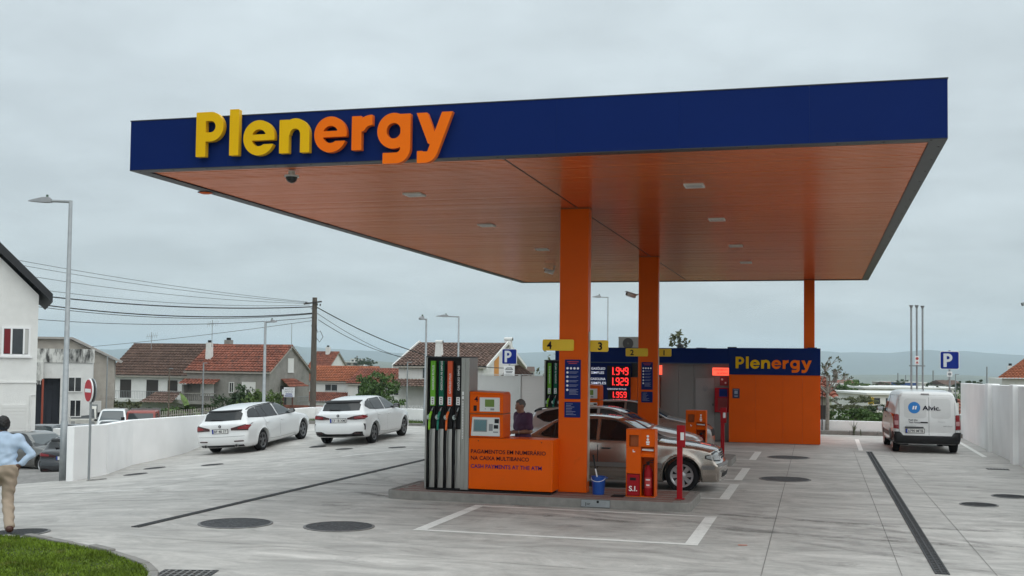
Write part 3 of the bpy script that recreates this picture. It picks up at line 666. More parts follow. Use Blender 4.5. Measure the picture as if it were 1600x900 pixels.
# ------------------------------------------------------------------ raised lettering
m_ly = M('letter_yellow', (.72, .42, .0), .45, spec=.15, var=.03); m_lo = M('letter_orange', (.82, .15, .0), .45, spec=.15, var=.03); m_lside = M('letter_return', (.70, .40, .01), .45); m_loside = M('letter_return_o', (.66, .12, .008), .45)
def logotype(name, label, x0, xw, zb, xh, y, ext):
    """Plenergy: x0 left, xw total width, zb baseline, xh x-height"""
    t = thing(name, label, 'sign', (x0, y, zb)); s = 'Plenergy'
    gap = .165; tot = sum(GLY[c][1] for c in s)+gap*7; kx = xw/tot
    cu = 0
    for i, c in enumerate(s):
        loops, w = GLY[c]; a, b = (m_ly, m_lside) if i < 4 else (m_lo, m_loside)
        o = outline_solid('letter', [[(px*kx/xh, py) for px, py in lp] for lp in loops], a, ext, t, (cu*kx, 0, 0), scale=xh, sidemat=b)
        cu += w+gap
    return t
logotype('canopy_lettering', 'large raised yellow and orange letters on the blue canopy fascia', -8.67, 3.90, 5.335, .475, YF-.03, .085)

# ------------------------------------------------------------------ islands
m_tile = M('island_paver', (.20, .105, .085), .8, var=.22, vs_=9, bump=.4, bs=70); m_tile2 = M('island_paver_grey', (.22, .20, .185), .8, var=.2, vs_=9, bump=.4, bs=70)
def island(dy, lb, hatch=True):
    x0, x1, y0, y1 = -7.42, -2.04, 18.56+dy, 20.45+dy; r = .22
    t = thing('pump_island', lb, 'pump island', ((x0+x1)/2, y0, 0))
    def rr(ix, n=6):
        P = []
        for cx, cy, a0 in ((x1-r, y1-r, 0), (x0+r, y1-r, 90), (x0+r, y0+r, 180), (x1-r, y0+r, 270)):
            for k in range(n+1):
                a = math.radians(a0+90*k/n); P.append((cx+(r-ix)*math.cos(a), cy+(r-ix)*math.sin(a)))
        return P
    out, inn = rr(0), rr(.075); mb = MB(); n = len(out)
    V = [(x, y, 0) for x, y in out]+[(x, y, .150) for x, y in out]+[(x, y, .150) for x, y in inn]+[(x, y, .1) for x, y in inn]
    F = []
    for k in range(3):
        for i in range(n): F.append((k*n+i, k*n+(i+1) % n, (k+1)*n+(i+1) % n, (k+1)*n+i))
    mb.add(V, F); mb.build('kerb', m_kerb, t, world=True, bevel=.012)
    mb = MB(); mb.xy(inn, .02, .138); mb.build('bedding', m_tile2, t, world=True)
    px, py = .205, .105; j = 0; yy = y0+.10
    base = None
    late = MB(); cnt = 0
    while yy+py < y1-.08:
        xx = x0+.16+(j % 2)*.1
        while xx+px < x1-.12:
            ctr = (xx+px/2, yy+py/2)
            if not any(abs(ctr[0]-a) < .16 and abs(ctr[1]-b) < .16 for a, b in ((x1-.1, y1-.1), (x1-.1, y0+.1), (x0+.1, y0+.1), (x0+.1, y1-.1))):
                cnt += 1
                if cnt > 290: late.box(ctr[0]-px/2+.004, ctr[0]+px/2-.004, ctr[1]-py/2+.004, ctr[1]+py/2-.004, .136, .1478); xx += px; continue
                if base is None:
                    b2 = MB(); b2.box(-px/2+.004, px/2-.004, -py/2+.004, py/2-.004, -.012, .0); base = [b2.build('paver', m_tile, t)]; o = base[0]
                    me2 = o.data.copy(); me2.materials.clear(); me2.materials.append(m_tile2); base.append(me2)
                else:
                    o = bpy.data.objects.new('paver', base[0].data if j % 3 != 1 else base[1]); COL.objects.link(o); o.parent = t
                o.location = Vector((ctr[0], ctr[1], .1478+random.uniform(-.0008, .0008)))-Vector(((x0+x1)/2, y0, 0))
            xx += px
        yy += py; j += 1
        if yy > y0+.72 and dy > 0: break
    if late.v: tag(late.build('pavers', m_tile, t, world=True), kind='stuff')
    if hatch:
        h = thing('service_hatch', 'grey metal hatch set in the front face of the pump island kerb', 'hatch', (-3.62, y0, .02))
        mb = MB(); mb.box(-.245, .245, -.012, .03, 0, .118); mb.build('cover', m_galv, h, bevel=.003); mb = MB(); mb.box(-.25, .25, -.008, .028, -.006, .124); mb.build('frame', m_trim, h)
        mb = MB(); mb.cyl((.04, -.02, .09), (.04, -.010, .09), .022, n=12); mb.box(-.17, -.16, -.014, -.01, .015, .075); mb.box(-.15, -.09, -.014, -.01, .055, .062); mb.box(-.15, -.10, -.014, -.01, .035, .042); mb.build('lock_and_print', m_black, h)
    return t
island(0, 'near pump island with reddish pavers and rounded grey kerb'); island(8.95, 'far pump island mostly hidden behind the silver cars', hatch=False)
strip('island_edge', (-7.3, 20.5), (-2.2, 20.5), .05, m_line, forecourt)

# ------------------------------------------------------------------ fuel dispensers
m_lab = [M('label_green', (.14, .40, .03), .5, spec=.2), M('label_dark_green', (.004, .11, .062), .5, spec=.2), M('label_coral', (.66, .11, .045), .5, spec=.2), M('label_black', (.010, .010, .011), .5, spec=.2)]
m_grip = [M('grip_lime', (.25, .55, .02), .45), M('grip_teal', (.0, .20, .14), .45), M('grip_orange', (.85, .16, .02), .45), M('grip_black', (.02, .02, .02), .45)]
m_screen = M('screen_lcd', (.10, .20, .22), .2, emit=.25); m_lcd2 = M('screen_green', (.10, .16, .03), .25, emit=.15); m_panel = M('panel_white', (.62, .63, .62), .4)
m_key = M('keys_grey', (.22, .23, .24), .5)
def dispenser(loc, label):
    t = thing('fuel_dispenser', label, 'fuel pump', loc)
    W, D_, Hh = .81, .49, 2.36
    mb = MB(); mb.box(0, W, .05, D_, 0.03, Hh); mb.build('tower_body', m_black, t)
    mb = MB(); mb.box(0, .025, 0, .05, .03, Hh); mb.box(.0, W, D_, D_+.01, .03, Hh); mb.box(-.006, 0, 0, D_+.01, .03, Hh); mb.box(W, W+.006, 0, D_+.01, .03, Hh); mb.build('tower_frame', m_steel, t, bevel=.004)
    mb = MB(); mb.box(-.006, W+.006, -.0, D_+.01, Hh+.001, Hh+.02); mb.build('tower_top', m_trim, t)
    mb = MB(); mb.box(.02, W+1.5, .03, D_-.03, -.0, .029); mb.build('plinth', m_black, t)
    mb = MB(); mb.box(.665, .735, 0, .05, .03, Hh); mb.build('steel_panel', m_steel, t, bevel=.003); mb = MB(); mb.box(.738, W, 0, .05, .03, Hh); mb.build('steel_panel', m_steel, t, bevel=.003)
    for k in range(4):
        gx = .025+k*.16
        lx0, lx1 = gx+.062, gx+.152
        mb = MB(); mb.box(lx0, lx1, -.006, .049, 1.50, 2.30); lp = mb.build('label_panel', m_lab[k], t, bevel=.004)
        text('lettering', ('GASOLINA 95 PLUS', 'GASOLINA 95 SIMPLES', 'GASÓLEO PLUS', 'GASÓLEO SIMPLES')[k], m_signwhite, (lx0+.068, -.0075, 1.78-.06*(k == 2)), .036, lp, width=(.44, .52, .36, .44)[k], ax=(0, 0, 1), up=(-1, 0, 0), bold=.012)
        mb = MB(); mb.box(lx0+.012, lx1-.012, -.0085, -.0062, 1.52, 1.66); st = mb.build('price_sticker', m_signwhite, lp); mb = MB()
        for q in range(3): mb.box(lx0+.03, lx1-.03, -.0105, -.0087, 1.535+q*.042, 1.56+q*.042)
        mb.build('print', m_key, st)
        mb = MB(); mb.box(gx+.052, lx1+.006, .004, .049, 1.10, 1.495); mb.build('nozzle_boot', m_black, t, bevel=.01)
        mb = MB()   # wavy steel apron below the boot
        P = []
        for z in np.linspace(.05, 1.09, 14):
            w_ = .010*math.sin((z-.05)*5.5); P.append([(lx0-.004+w_*.3, .012-.012*math.sin(z*3), z), ((lx0+lx1)/2, -.004-.012*math.sin(z*3), z), (lx1+.004+w_*.3, .012-.012*math.sin(z*3), z)])
        mb.grid(P); mb.build('apron', m_steel, t, smooth=True)
        nx = gx+.085
        nb = MB(); nb.tube([(nx-.015, -.045, 1.24), (nx-.01, -.05, 1.32), (nx+.015, -.035, 1.40)], [.020, .026, .018], 10); no = nb.build('nozzle', m_grip[k], t, smooth=True)
        nb = MB(); nb.tube([(nx+.015, -.035, 1.40), (nx+.03, -.02, 1.455), (nx+.032, .02, 1.48)], [.013, .011, .010], 8); nb.build('spout', m_galv, no, smooth=True)
        nb = MB(); P = [(nx-.03+.028*math.cos(a), -.062, 1.30+.036*math.sin(a)) for a in np.linspace(0, 2*pi, 15)]; nb.tube(P, .008, 6); nb.cyl((nx-.03, -.068, 1.30), (nx-.03, -.05, 1.30), .022, n=12); nb.build('guard', M('guard_pale', (.45, .52, .50), .4), no, smooth=True)
        nb = MB(); nb.tube([(nx-.018, -.045, 1.24), (nx-.022, -.04, 1.12), (nx-.025, -.035, 1.07)], .019, 10); nb.build('hose_sleeve', m_grip[k], no, smooth=True)
        hb = MB(); hb.tube([(nx-.025, -.035, 1.08), (nx-.03, -.045, .85), (nx-.045+.01*k, -.055, .5), (nx-.05, -.045, .22), (nx-.055, .0, .06), (gx+.025, .03, .30), (gx+.02, .03, 1.0), (gx+.022, .04, 2.25)], .0145, 8); hb.build('hose', m_rubber, t, smooth=True)
    mb = MB()
    for q in range(24): mb.box(.69, .712, -.0035, -.0005, .93+q*.028, .945+q*.028)
    mb.build('pictogram_strip', m_signwhite, t); mb = MB(); mb.box(.685, .717, -.004, -.0005, 1.63, 1.68); mb.box(.685, .717, -.004, -.0005, 1.70, 1.76); mb.build('pictogram_strip', m_signwhite, t)
    # orange meter housing with lettering
    x0, x1 = W+.008, W+1.535
    mb = MB(); mb.box(x0, x1, .0, .56, .05, .95); hs = mb.build('meter_housing', m_orange, t, bevel=.012)
    for i, (s, w_, z) in enumerate((('PAGAMENTOS EM NUMERÁRIO', 1.36, .70), ('NA CAIXA MULTIBANCO', 1.06, .585), ('CASH PAYMENTS AT THE ATM', 1.29, .44))):
        text('lettering', s, m_navytxt if i < 2 else M('blue_print', (.012, .010, .13), .7, spec=.05), (x0+.045, -.0015, z-.02), .068, hs, width=w_, bold=.015)
    for x in (x0+.18, x1-.2): mb = MB(); mb.cyl((x, -.004, .90), (x, .001, .90), .010, n=8); mb.build('bolt', m_black, hs)
    # head with the displays
    hx0, hx1 = W+.008, W+.625
    hd = MB(); hd.box(hx0, hx1, .02, .53, 1.385, 1.72); hd.hexa([(hx0, .02, 1.721), (hx1, .02, 1.721), (hx1, .53, 1.721), (hx0, .53, 1.721), (hx0, .02, 1.765), (hx1, .02, 1.745), (hx1-.02, .5, 1.76), (hx0, .5, 1.78)]); ho = hd.build('display_head', m_orange, t, bevel=.01)
    mb = MB(); mb.box(hx0, hx1, .012, .53, 1.368, 1.383); mb.build('seam', M('orange_dark', (.30, .07, .008), .5), ho)
    text('number', '4' if loc[1] < 22 else '2', m_navytxt, (hx0+.09, .0185, 1.585), .095, ho, bold=.02)
    mb = MB(); mb.box(hx0+.075, hx0+.135, .012, .021, 1.42, 1.52); mb.build('card_reader', m_black, ho, bevel=.008)
    mb = MB(); mb.box(hx0+.19, hx0+.56, .008, .021, 1.415, 1.665); dp = mb.build('display', m_panel, ho, bevel=.008)
    mb = MB(); mb.box(hx0+.29, hx0+.46, .005, .0085, 1.50, 1.63); mb.build('screen', m_lcd2, dp); mb = MB(); mb.box(hx0+.39, hx0+.46, .005, .0085, 1.44, 1.475); mb.box(hx0+.29, hx0+.305, .005, .0085, 1.455, 1.47); mb.build('keys', m_key, dp)
    tb = MB(); tb.box(hx0, hx1, .03, .53, .955, 1.366); to = tb.build('terminal_body', m_orange, t, bevel=.01)
    mb = MB(); mb.hexa([(hx0+.04, -.012, .985), (hx1-.05, -.012, .985), (hx1-.05, .035, .985), (hx0+.04, .035, .985), (hx0+.055, .012, 1.315), (hx1-.06, .012, 1.315), (hx1-.06, .035, 1.315), (hx0+.055, .035, 1.315)]); tp = mb.build('terminal', m_panel, to, bevel=.01)
    def pz(z): return -.012+.024*(z-.985)/.33-.003
    def pp(a, b, c, d, nm, mt):
        m_ = MB(); m_.hexa([(hx0+a, pz(c)-.002, c), (hx0+b, pz(c)-.002, c), (hx0+b, pz(c)+.004, c), (hx0+a, pz(c)+.004, c), (hx0+a, pz(d)-.002, d), (hx0+b, pz(d)-.002, d), (hx0+b, pz(d)+.004, d), (hx0+a, pz(d)+.004, d)]); m_.build(nm, mt, tp)
    pp(.085, .335, 1.06, 1.275, 'bezel', m_key); pp(.10, .32, 1.075, 1.262, 'screen', m_screen); pp(.37, .44, 1.08, 1.20, 'keypad', m_key); pp(.47, .55, 1.215, 1.29, 'card_slot', m_black); pp(.46, .54, 1.12, 1.185, 'receipt_slot', m_black); pp(.45, .54, 1.05, 1.07, 'keys', m_key)
    return t
dispenser((-6.79, 18.88, .148), 'near fuel pump with four hoses and orange housing with cash payment notice')
dispenser((-6.79, 27.83, .148), 'far fuel pump behind the front column, only its hose tower top in view')
# ------------------------------------------------------------------ pump numbers and notices on the columns
def number_sign(n, x0, x1, y, z0, z1, lb, dx):
    t = thing('pump_number_sign', lb, 'sign', (x0, y, z0), group='yellow pump numbers'); mb = MB(); r = .03; w, h = x1-x0, z1-z0; P = []
    for cx, cz, a0 in ((w-r, h-r, 0), (r, h-r, 90), (r, r, 180), (w-r, r, 270)):
        for k in range(5): a = math.radians(a0+22.5*k); P.append((cx+r*math.cos(a), cz+r*math.sin(a)))
    mb.xz(P, 0, .03); mb.build('plate', m_yellow, t); text('number', n, m_navytxt, (dx, -.002, .035), h-.075, t, bold=.028)
number_sign('4', -4.76, -4.19, 19.34, 2.655, 2.855, 'yellow sign with number 4 on the front column', .08)
number_sign('3', -3.944, -3.61, 19.55, 2.645, 2.85, 'yellow sign with number 3 behind the front column', .15)
number_sign('2', -4.77, -4.20, 28.29, 2.645, 2.85, 'yellow sign with number 2 on the second column', .12)
number_sign('1', -3.949, -3.63, 28.50, 2.65, 2.85, 'yellow sign with number 1 behind the second column', .12)
m_notice = M('notice_blue', (.006, .018, .125), .5, spec=.1); m_nprint = M('notice_print', (.28, .30, .42), .6); m_nred = M('notice_red', (.45, .04, .05), .6)
def notices(x, y, lb):
    t = thing('notice_board', 'tall blue instruction notice on the %s column' % lb, 'notice', (x, y, 1.80)); mb = MB(); mb.box(0, .29, -.008, 0, 0, .70); mb.build('board', m_notice, t, bevel=.003)
    mb = MB(); mb.box(.04, .25, -.0095, -.0082, .655, .668); mb.box(.07, .22, -.0095, -.0082, .625, .638); mb.build('heading', m_nred, t)
    for k in range(4):
        mb = MB(); mb.cyl((.05+.063*k, -.0082, .545), (.05+.063*k, -.0105, .545), .021, n=16); mb.build('pictogram', m_signwhite, t)
    for k in range(5):
        z = .47-.077*k; mb = MB(); mb.cyl((.05, -.0082, z), (.05, -.0105, z), .021, n=16); mb.build('pictogram', m_signwhite, t)
        mb = MB()
        for q in range(2 if k < 4 else 5): mb.box(.085, .245-.03*(q % 2), -.0095, -.0082, z+.008-.022*q, z+.015-.022*q)
        mb.build('print', m_nprint, t)
    t = thing('notice_board', 'small blue price list under the tall notice on the %s column' % lb, 'notice', (x, y, 1.475)); mb = MB(); mb.box(0, .29, -.008, 0, 0, .275); mb.build('board', m_notice, t, bevel=.003)
    mb = MB()
    for q in range(8): mb.box(.03, .03+(.12, .09, .15, .11, .10, .17, .13, .18)[q], -.0095, -.0082, .235-.027*q, .242-.027*q)
    mb.build('print', m_nprint, t)
notices(-4.355, 19.377, 'front'); notices(-4.365, 28.327, 'second')

# ------------------------------------------------------------------ fire points, posts, bucket
def fire_point(dy, lb):
    x0, y0 = -3.21, 19.17+dy; t = thing('fire_point', 'orange metal cabinet with towel slot, sand box and extinguisher bay %s' % lb, 'cabinet', (x0, y0, .149))
    w, d, h = .50, .30, 1.15
    mb = MB(); mb.box(0, .012, 0, d, 0, h); mb.box(w-.012, w, 0, d, 0, h); mb.box(.013, w-.013, d-.012, d, .013, h-.013); mb.box(.013, w-.013, 0, d, 0, .012); mb.box(0.0, w, 0, d, h+.001, h+.012); mb.box(.245, .257, 0, d-.013, .013, h-.001); mb.build('shell', m_orange, t)
    mb = MB(); mb.box(.013, .244, -.002, .01, .40, .86); mb.box(.013, .244, -.002, .01, 1.06, 1.149); mb.box(.013, .055, -.002, .01, .861, 1.059); mb.box(.215, .244, -.002, .01, .861, 1.059); mb.box(.258, .487, -.002, .01, .865, 1.149); mb.box(.258, .487, .02, .03, .68, .75); mb.build('door', m_orange, t)
    mb = MB(); mb.box(.056, .214, .09, .1, .861, 1.059); mb.build('bin_inside', M('orange_inside', (.42, .09, .01), .6), t)
    mb = MB(); mb.hexa([(.26, .002, .69), (.485, .002, .69), (.485, .018, .69), (.26, .018, .69), (.26, .11, .855), (.485, .11, .855), (.485, .13, .855), (.26, .13, .855)]); mb.build('towel_chute', m_orange, t)
    mb = MB(); mb.hexa([(.275, .0, .80), (.47, .0, .79), (.47, .1, .80), (.275, .1, .80), (.275, -.01, .825), (.47, -.008, .815), (.47, .1, .825), (.275, .1, .825)]); mb.build('paper_towel', m_signwhite, t)
    mb = MB(); mb.box(.02, .236, -.006, .06, .02, .385); sb = mb.build('sand_box', m_red, t, bevel=.006); text('lettering', 'S.I.', m_signwhite, (.052, -.008, .10), .085, sb, width=.145, bold=.02); mb = MB(); mb.box(.07, .175, -.009, -.005, .28, .33); mb.build('slot', m_black, sb)
    mb = MB()
    for z in (1.045, .99): mb.cyl((.375, -.003, z), (.375, -.0055, z), .022, n=14)
    mb.box(.345, .405, -.0055, -.003, .925, .96); mb.box(.352, .40, -.0055, -.003, .895, .918); mb.box(.115, .128, -.0045, -.0025, .765, .81); mb.box(.128, .155, -.0045, -.0025, .765, .782); mb.build('pictogram', m_signwhite, t)
    e = thing('fire_extinguisher', 'red fire extinguisher standing in the orange cabinet %s' % lb, 'extinguisher', (x0+.372, y0+.12, .149+.013)); mb = MB()
    mb.lathe([(0, 0), (.07, 0), (.075, .02), (.075, .42), (.06, .47), (.03, .50), (.025, .53), (0, .53)], 20); mb.build('cylinder', m_red, e, smooth=True)
    mb = MB(); mb.box(-.02, .02, -.02, .02, .53, .57); mb.obox((.03, 0, .60), (.14, .02, .012), m=Matrix.Rotation(-.35, 3, 'Y')); mb.obox((.02, 0, .575), (.12, .02, .012)); mb.tube([(-.02, 0, .55), (-.07, -.03, .53), (-.085, -.04, .35), (-.085, -.04, .12)], .011, 8); mb.build('valve', m_black, e)
    mb = MB(); P = []
    for z in (.14, .32):
        P.append([(.0758*math.sin(a), -.0758*math.cos(a), z) for a in np.linspace(-.9, .9, 9)])
    mb.grid(P); lbm = mb.build('label', M('ext_label', (.5, .05, .05), .5), e); mb = MB()
    for z, w_ in ((.27, .04), (.18, .03)):
        mb.grid([[(.0764*math.sin(a), -.0764*math.cos(a), zz) for a in np.linspace(-w_/.0758, w_/.0758, 5)] for zz in (z, z+.022)])
    mb.build('print', m_signwhite, lbm)
fire_point(0, 'on the near island'); fire_point(8.95, 'on the far island')
def stop_post(dy, lb):
    t = thing('emergency_post', lb, 'post', (-2.285, 19.16+dy, .149)); mb = MB(); mb.box(-.045, .045, -.03, .03, .006, 1.24); mb.build('post', m_red, t, bevel=.006); mb = MB(); mb.box(-.075, .085, -.075, .075, 0, .008); mb.build('foot_plate', m_red, t)
    mb = MB(); mb.box(-.05, .09, -.045, .045, .88, 1.25); mb.build('button_box', m_red, t, bevel=.008); mb = MB(); mb.box(.015, .075, -.05, -.046, 1.0, 1.13); mb.build('label', m_signwhite, t)
stop_post(0, 'slim red emergency post at the end of the near island'); stop_post(8.75, 'slim red emergency post near the kiosk, at the end of the far island')
def bucket():
    t = thing('water_bucket', 'blue plastic bucket at the foot of the front column', 'bucket', (-3.72, 19.32, .149)); m_b = M('bucket_blue', (.006, .06, .30), .4); mb = MB()
    mb.lathe([(0, .003), (.10, .0), (.125, .30), (.135, .305), (.135, .315), (.118, .312), (.095, .02), (0, .02)], 28); mb.box(.12, .165, -.02, .02, .285, .30); mb.build('pail', m_b, t, smooth=False); mb = MB(); mb.tube([(-.125*math.cos(a), -.10*math.sin(a)-.02, .29-.06*math.sin(a)) for a in np.linspace(0, pi, 12)], .005, 6); mb.build('handle', m_signwhite, t)
    s = thing('window_squeegee', 'long handled squeegee leaning out of the blue bucket', 'squeegee', (-3.72, 19.34, .17)); mb = MB(); mb.tube([(.03, -.02, .03), (-.06, .0, .42)], .012, 8); mb.build('handle', m_signwhite, s); mb = MB(); mb.tube([(-.06, .0, .42), (-.105, .01, .66)], [.014, .018], 8); mb.build('grip', m_black, s)
bucket()
mb = MB(); mb.box(-3.45, -3.23, 19.02, 19.36, .1495, .156); tag(mb.build('rubber_mat', m_rubber), 'black rubber mat on the island between bucket and orange cabinet', 'mat')

# ------------------------------------------------------------------ kiosk
ki = thing('station_kiosk', 'low flat station kiosk with orange block, grey recess and blue fascia', 'kiosk', (-4, 36.14, 0))
KY = 36.14; m_greyp = M('grey_panel', (.21, .205, .197), .5, var=.05, vs_=.8); m_doorp = M('pale_door', (.26, .25, .245), .5, var=.04)
def kpart(nm, mt, x0, x1, y0, y1, z0, z1, par=None, bev=.0): mb = MB(); mb.box(x0, x1, y0, y1, z0, z1); return mb.build(nm, mt, par or ki, world=True, bevel=bev)
for i, (a, b) in enumerate(((-2.76, -1.93), (-1.928, -1.09), (-1.088, -.50), (-.498, 0.0))): kpart('orange_panel', m_orange, a, b, KY, KY+.05, .02, 2.165, bev=.003)
kpart('orange_panel', m_orange, -.002, .048, KY+.051, 41.0, .02, 2.165); kpart('core', m_greyp, -8.4, -.003, KY+.45, 41.0, .0, 2.9); kpart('end_core', m_greyp, -2.74, -.003, KY+.051, KY+.449, 0, 2.9)
kpart('plinth', m_kerb, -2.76, .02, KY+.012, KY+.05, 0, .019)
kpart('fascia_panel', m_blue, -2.76, .03, KY-.03, KY+.02, 2.17, 3.015, bev=.003); kpart('fascia_panel', m_blue, .003, .05, KY+.021, 41.02, 2.17, 3.015)
kpart('fascia_panel', m_blue, -8.45, -2.763, KY-.02, KY+.03, 2.52, 2.995); kpart('fascia_lip', M('blue_lip', (.03, .06, .11), .4), -8.45, -2.763, KY-.024, KY+.1, 2.49, 2.518)
kpart('roof', M('roof_felt', (.16, .16, .16), .9, var=.2), -8.4, 0, KY+.05, 41.0, 2.901, 2.93); kpart('porch_ceiling', m_greyp, -8.4, -2.76, KY+.031, KY+.449, 2.6, 2.64)
xs_ = [-4.99, -4.42, -3.92, -3.26, -2.765]
for a, b in zip(xs_[:-1], xs_[1:]): kpart('grey_panel', m_greyp, a+.004, b-.004, KY+.40, KY+.448, .04, 2.59)
dr = kpart('door', m_doorp, -3.86, -3.25, KY+.37, KY+.398, .05, 2.04, bev=.004)
mb = MB(); mb.tube([(-3.55+.075*math.cos(a), KY+.362, 1.70+.075*math.sin(a)) for a in np.linspace(0, 2*pi, 21)], .007, 6); mb.box(-3.56, -3.54, KY+.36, KY+.368, 1.66, 1.72); mb.cyl((-3.55, KY+.36, 1.665), (-3.55, KY+.368, 1.665), .022, n=10); mb.build('emblem', m_key, dr, world=True)
mb = MB(); mb.box(-3.31, -3.285, KY+.345, KY+.37, 1.15, 1.22); mb.build('handle', m_black, dr, world=True)
kpart('blue_wall', m_blue, -8.4, -5.93, KY+.03, KY+.36, 0.0, 2.488); kpart('orange_pilaster', m_orange, -5.925, -5.70, KY+.03, KY+.3, 0, 2.03); kpart('vent_panel', m_black, -5.69, -5.42, KY+.05, KY+.25, .1, 2.15)
mb = MB()
for k in range(30): mb.box(-5.68, -5.43, KY+.04, KY+.052, .15+k*.065, .185+k*.065)
mb.build('louvre', m_trim, ki, world=True)
kpart('meter_box', m_galv, -5.69, -5.42, KY+.05, KY+.25, 2.16, 2.44); kpart('orange_pilaster', m_orange, -5.20, -5.02, KY+.03, KY+.42, 0, 2.05)
logotype('kiosk_lettering', 'flat yellow and orange letters on the blue kiosk fascia', -2.555, 2.34, 2.365, .27, KY-.032, .012)
# LED sign over the cash machine recess and red fire box
m_led = M('led_red', (1.0, .10, .055), .4, emit=1.3); m_ledd = M('led_dark', (.10, .01, .01), .4)
t = thing('led_sign', 'lit red sign reading 24 hours service at the kiosk corner', 'sign', (-3.28, KY-.03, 2.13)); mb = MB(); mb.box(0, .51, 0, .06, 0, .245); mb.build('panel', m_led, t); text('lettering', '24 HORAS', m_ledd, (.13, -.003, .04), .062, t, width=.35, bold=.01); text('lettering', 'ATENDIMENTO', m_ledd, (.04, -.003, .15), .05, t, width=.44, bold=.01)
t = thing('led_sign', 'lit red sign edge showing right of the second column', 'sign', (-5.0, KY-.03, 2.13)); mb = MB(); mb.box(-.12, .10, 0, .06, 0, .30); mb.build('panel', m_led, t); text('lettering', '24 HORAS', m_ledd, (.02, -.003, .05), .05, t, ax=(0, 0, 1), up=(-1, 0, 0), width=.2)
t = thing('fire_hose_cabinet', 'red wall cabinet in the kiosk corner beside the orange block', 'cabinet', (-3.22, KY+.10, .95)); mb = MB(); mb.box(0, .445, .0, .29, 0, .78); mb.build('case', m_red, t, bevel=.008); mb = MB(); mb.box(.14, .40, -.006, -.001, .50, .75); mb.build('window', m_notice, t); mb = MB(); mb.box(.10, .40, -.005, -.001, .08, .46); mb.build('door', M('red_dark', (.16, .006, .008), .4), t)
t = thing('fire_notice', 'small red fire notice above the red wall cabinet', 'notice', (-3.08, KY+.37, 1.80)); mb = MB(); mb.box(0, .26, 0, .02, 0, .29); mb.build('board', M('red_dark2', (.22, .01, .015), .45), t); mb = MB(); mb.cyl((.07, -.002, .20), (.07, 0, .20), .035, n=12); mb.cyl((.18, -.002, .09), (.18, 0, .09), .03, n=12); mb.build('pictogram', m_signwhite, t)
t = thing('wall_notice', 'small dark blue notice on the orange kiosk wall', 'notice', (-2.65, KY-.008, 1.41)); mb = MB(); mb.box(0, .22, 0, .008, 0, .31); mb.build('board', M('notice_dark', (.008, .012, .05), .4), t); mb = MB(); mb.box(.03, .19, -.002, 0, .265, .28); mb.box(.06, .16, -.002, 0, .05, .075); mb.box(.05, .17, -.002, 0, .09, .10); mb.build('print', m_nprint, t); mb = MB(); mb.box(.06, .16, -.002, 0, .14, .24); mb.build('picture', M('notice_pale', (.25, .3, .4), .5), t)
# price display
pr = thing('price_sign', 'blue price board with glowing red fuel prices behind the front column', 'sign', (-7.75, KY-.02, 1.27)); mb = MB(); mb.box(0, 1.80, 0, .045, -.08, 1.15); mb.build('board', M('price_blue', (.004, .012, .085), .5, spec=.1), pr)
m_seg = M('led_digit', (1.0, .03, .03), .4, emit=1.6)
SEG = {'1': 'bc', '2': 'abged', '3': 'abgcd', '4': 'fgbc', '5': 'afgcd', '9': 'abcdfg'}
def seven(mb, ch, x, z, w, h, y):
    t_ = w*.24; hh = h/2
    R4 = {'a': (x+t_*.5, x+w-t_*.5, z+h-t_, z+h), 'd': (x+t_*.5, x+w-t_*.5, z, z+t_), 'g': (x+t_, x+w-t_, z+hh-t_/2, z+hh+t_/2), 'f': (x, x+t_, z+hh+.01, z+h-t_*1.05), 'b': (x+w-t_, x+w, z+hh+.01, z+h-t_*1.05), 'e': (x, x+t_, z+t_*1.05, z+hh-.01), 'c': (x+w-t_, x+w, z+t_*1.05, z+hh-.01)}
    for s in SEG[ch]: a = R4[s]; mb.box(a[0], a[1], y-.004, y, a[2], a[3])
def price(p, x, z, w, h):
    mb = MB(); mb.box(x-.14, x+w*4.2+.12, -.004, 0, z-.05, z+h+.05); bo = mb.build('digit_window', m_black, pr)
    mb = MB(); cx = x
    for i, ch in enumerate(p):
        if ch == '.': mb.box(cx-.012, cx+.014, -.009, -.005, z, z+.03); cx += .045; continue
        if ch == '1' and i == 0: mb.box(cx+w*.3, cx+w*.3+w*.26, -.009, -.005, z, z+h); cx += w*.86
        else: seven(mb, ch, cx, z, w, h, -.005); cx += w*1.16
    mb.build('digits', m_seg, bo)
price('1.949', 1.19, .83, .125, .25); price('1.929', 1.19, .49, .125, .25); price('1.959', 1.22, .09, .105, .19)
m_lwhite = M('lit_white', (.75, .78, .9), .4, emit=.35)
for s, x, z, w_, h_ in (('GASÓLEO', .52, .995, .47, .075), ('SIMPLES', .52, .86, .43, .075), ('GASOLINA', .50, .655, .50, .075), ('SIMPLES', .52, .52, .50, .075), ('GASOLINA 95 PLUS', 1.06, .345, .63, .05)): text('lettering', s, m_lwhite, (x, -.002, z), h_, pr, width=w_, bold=.02)
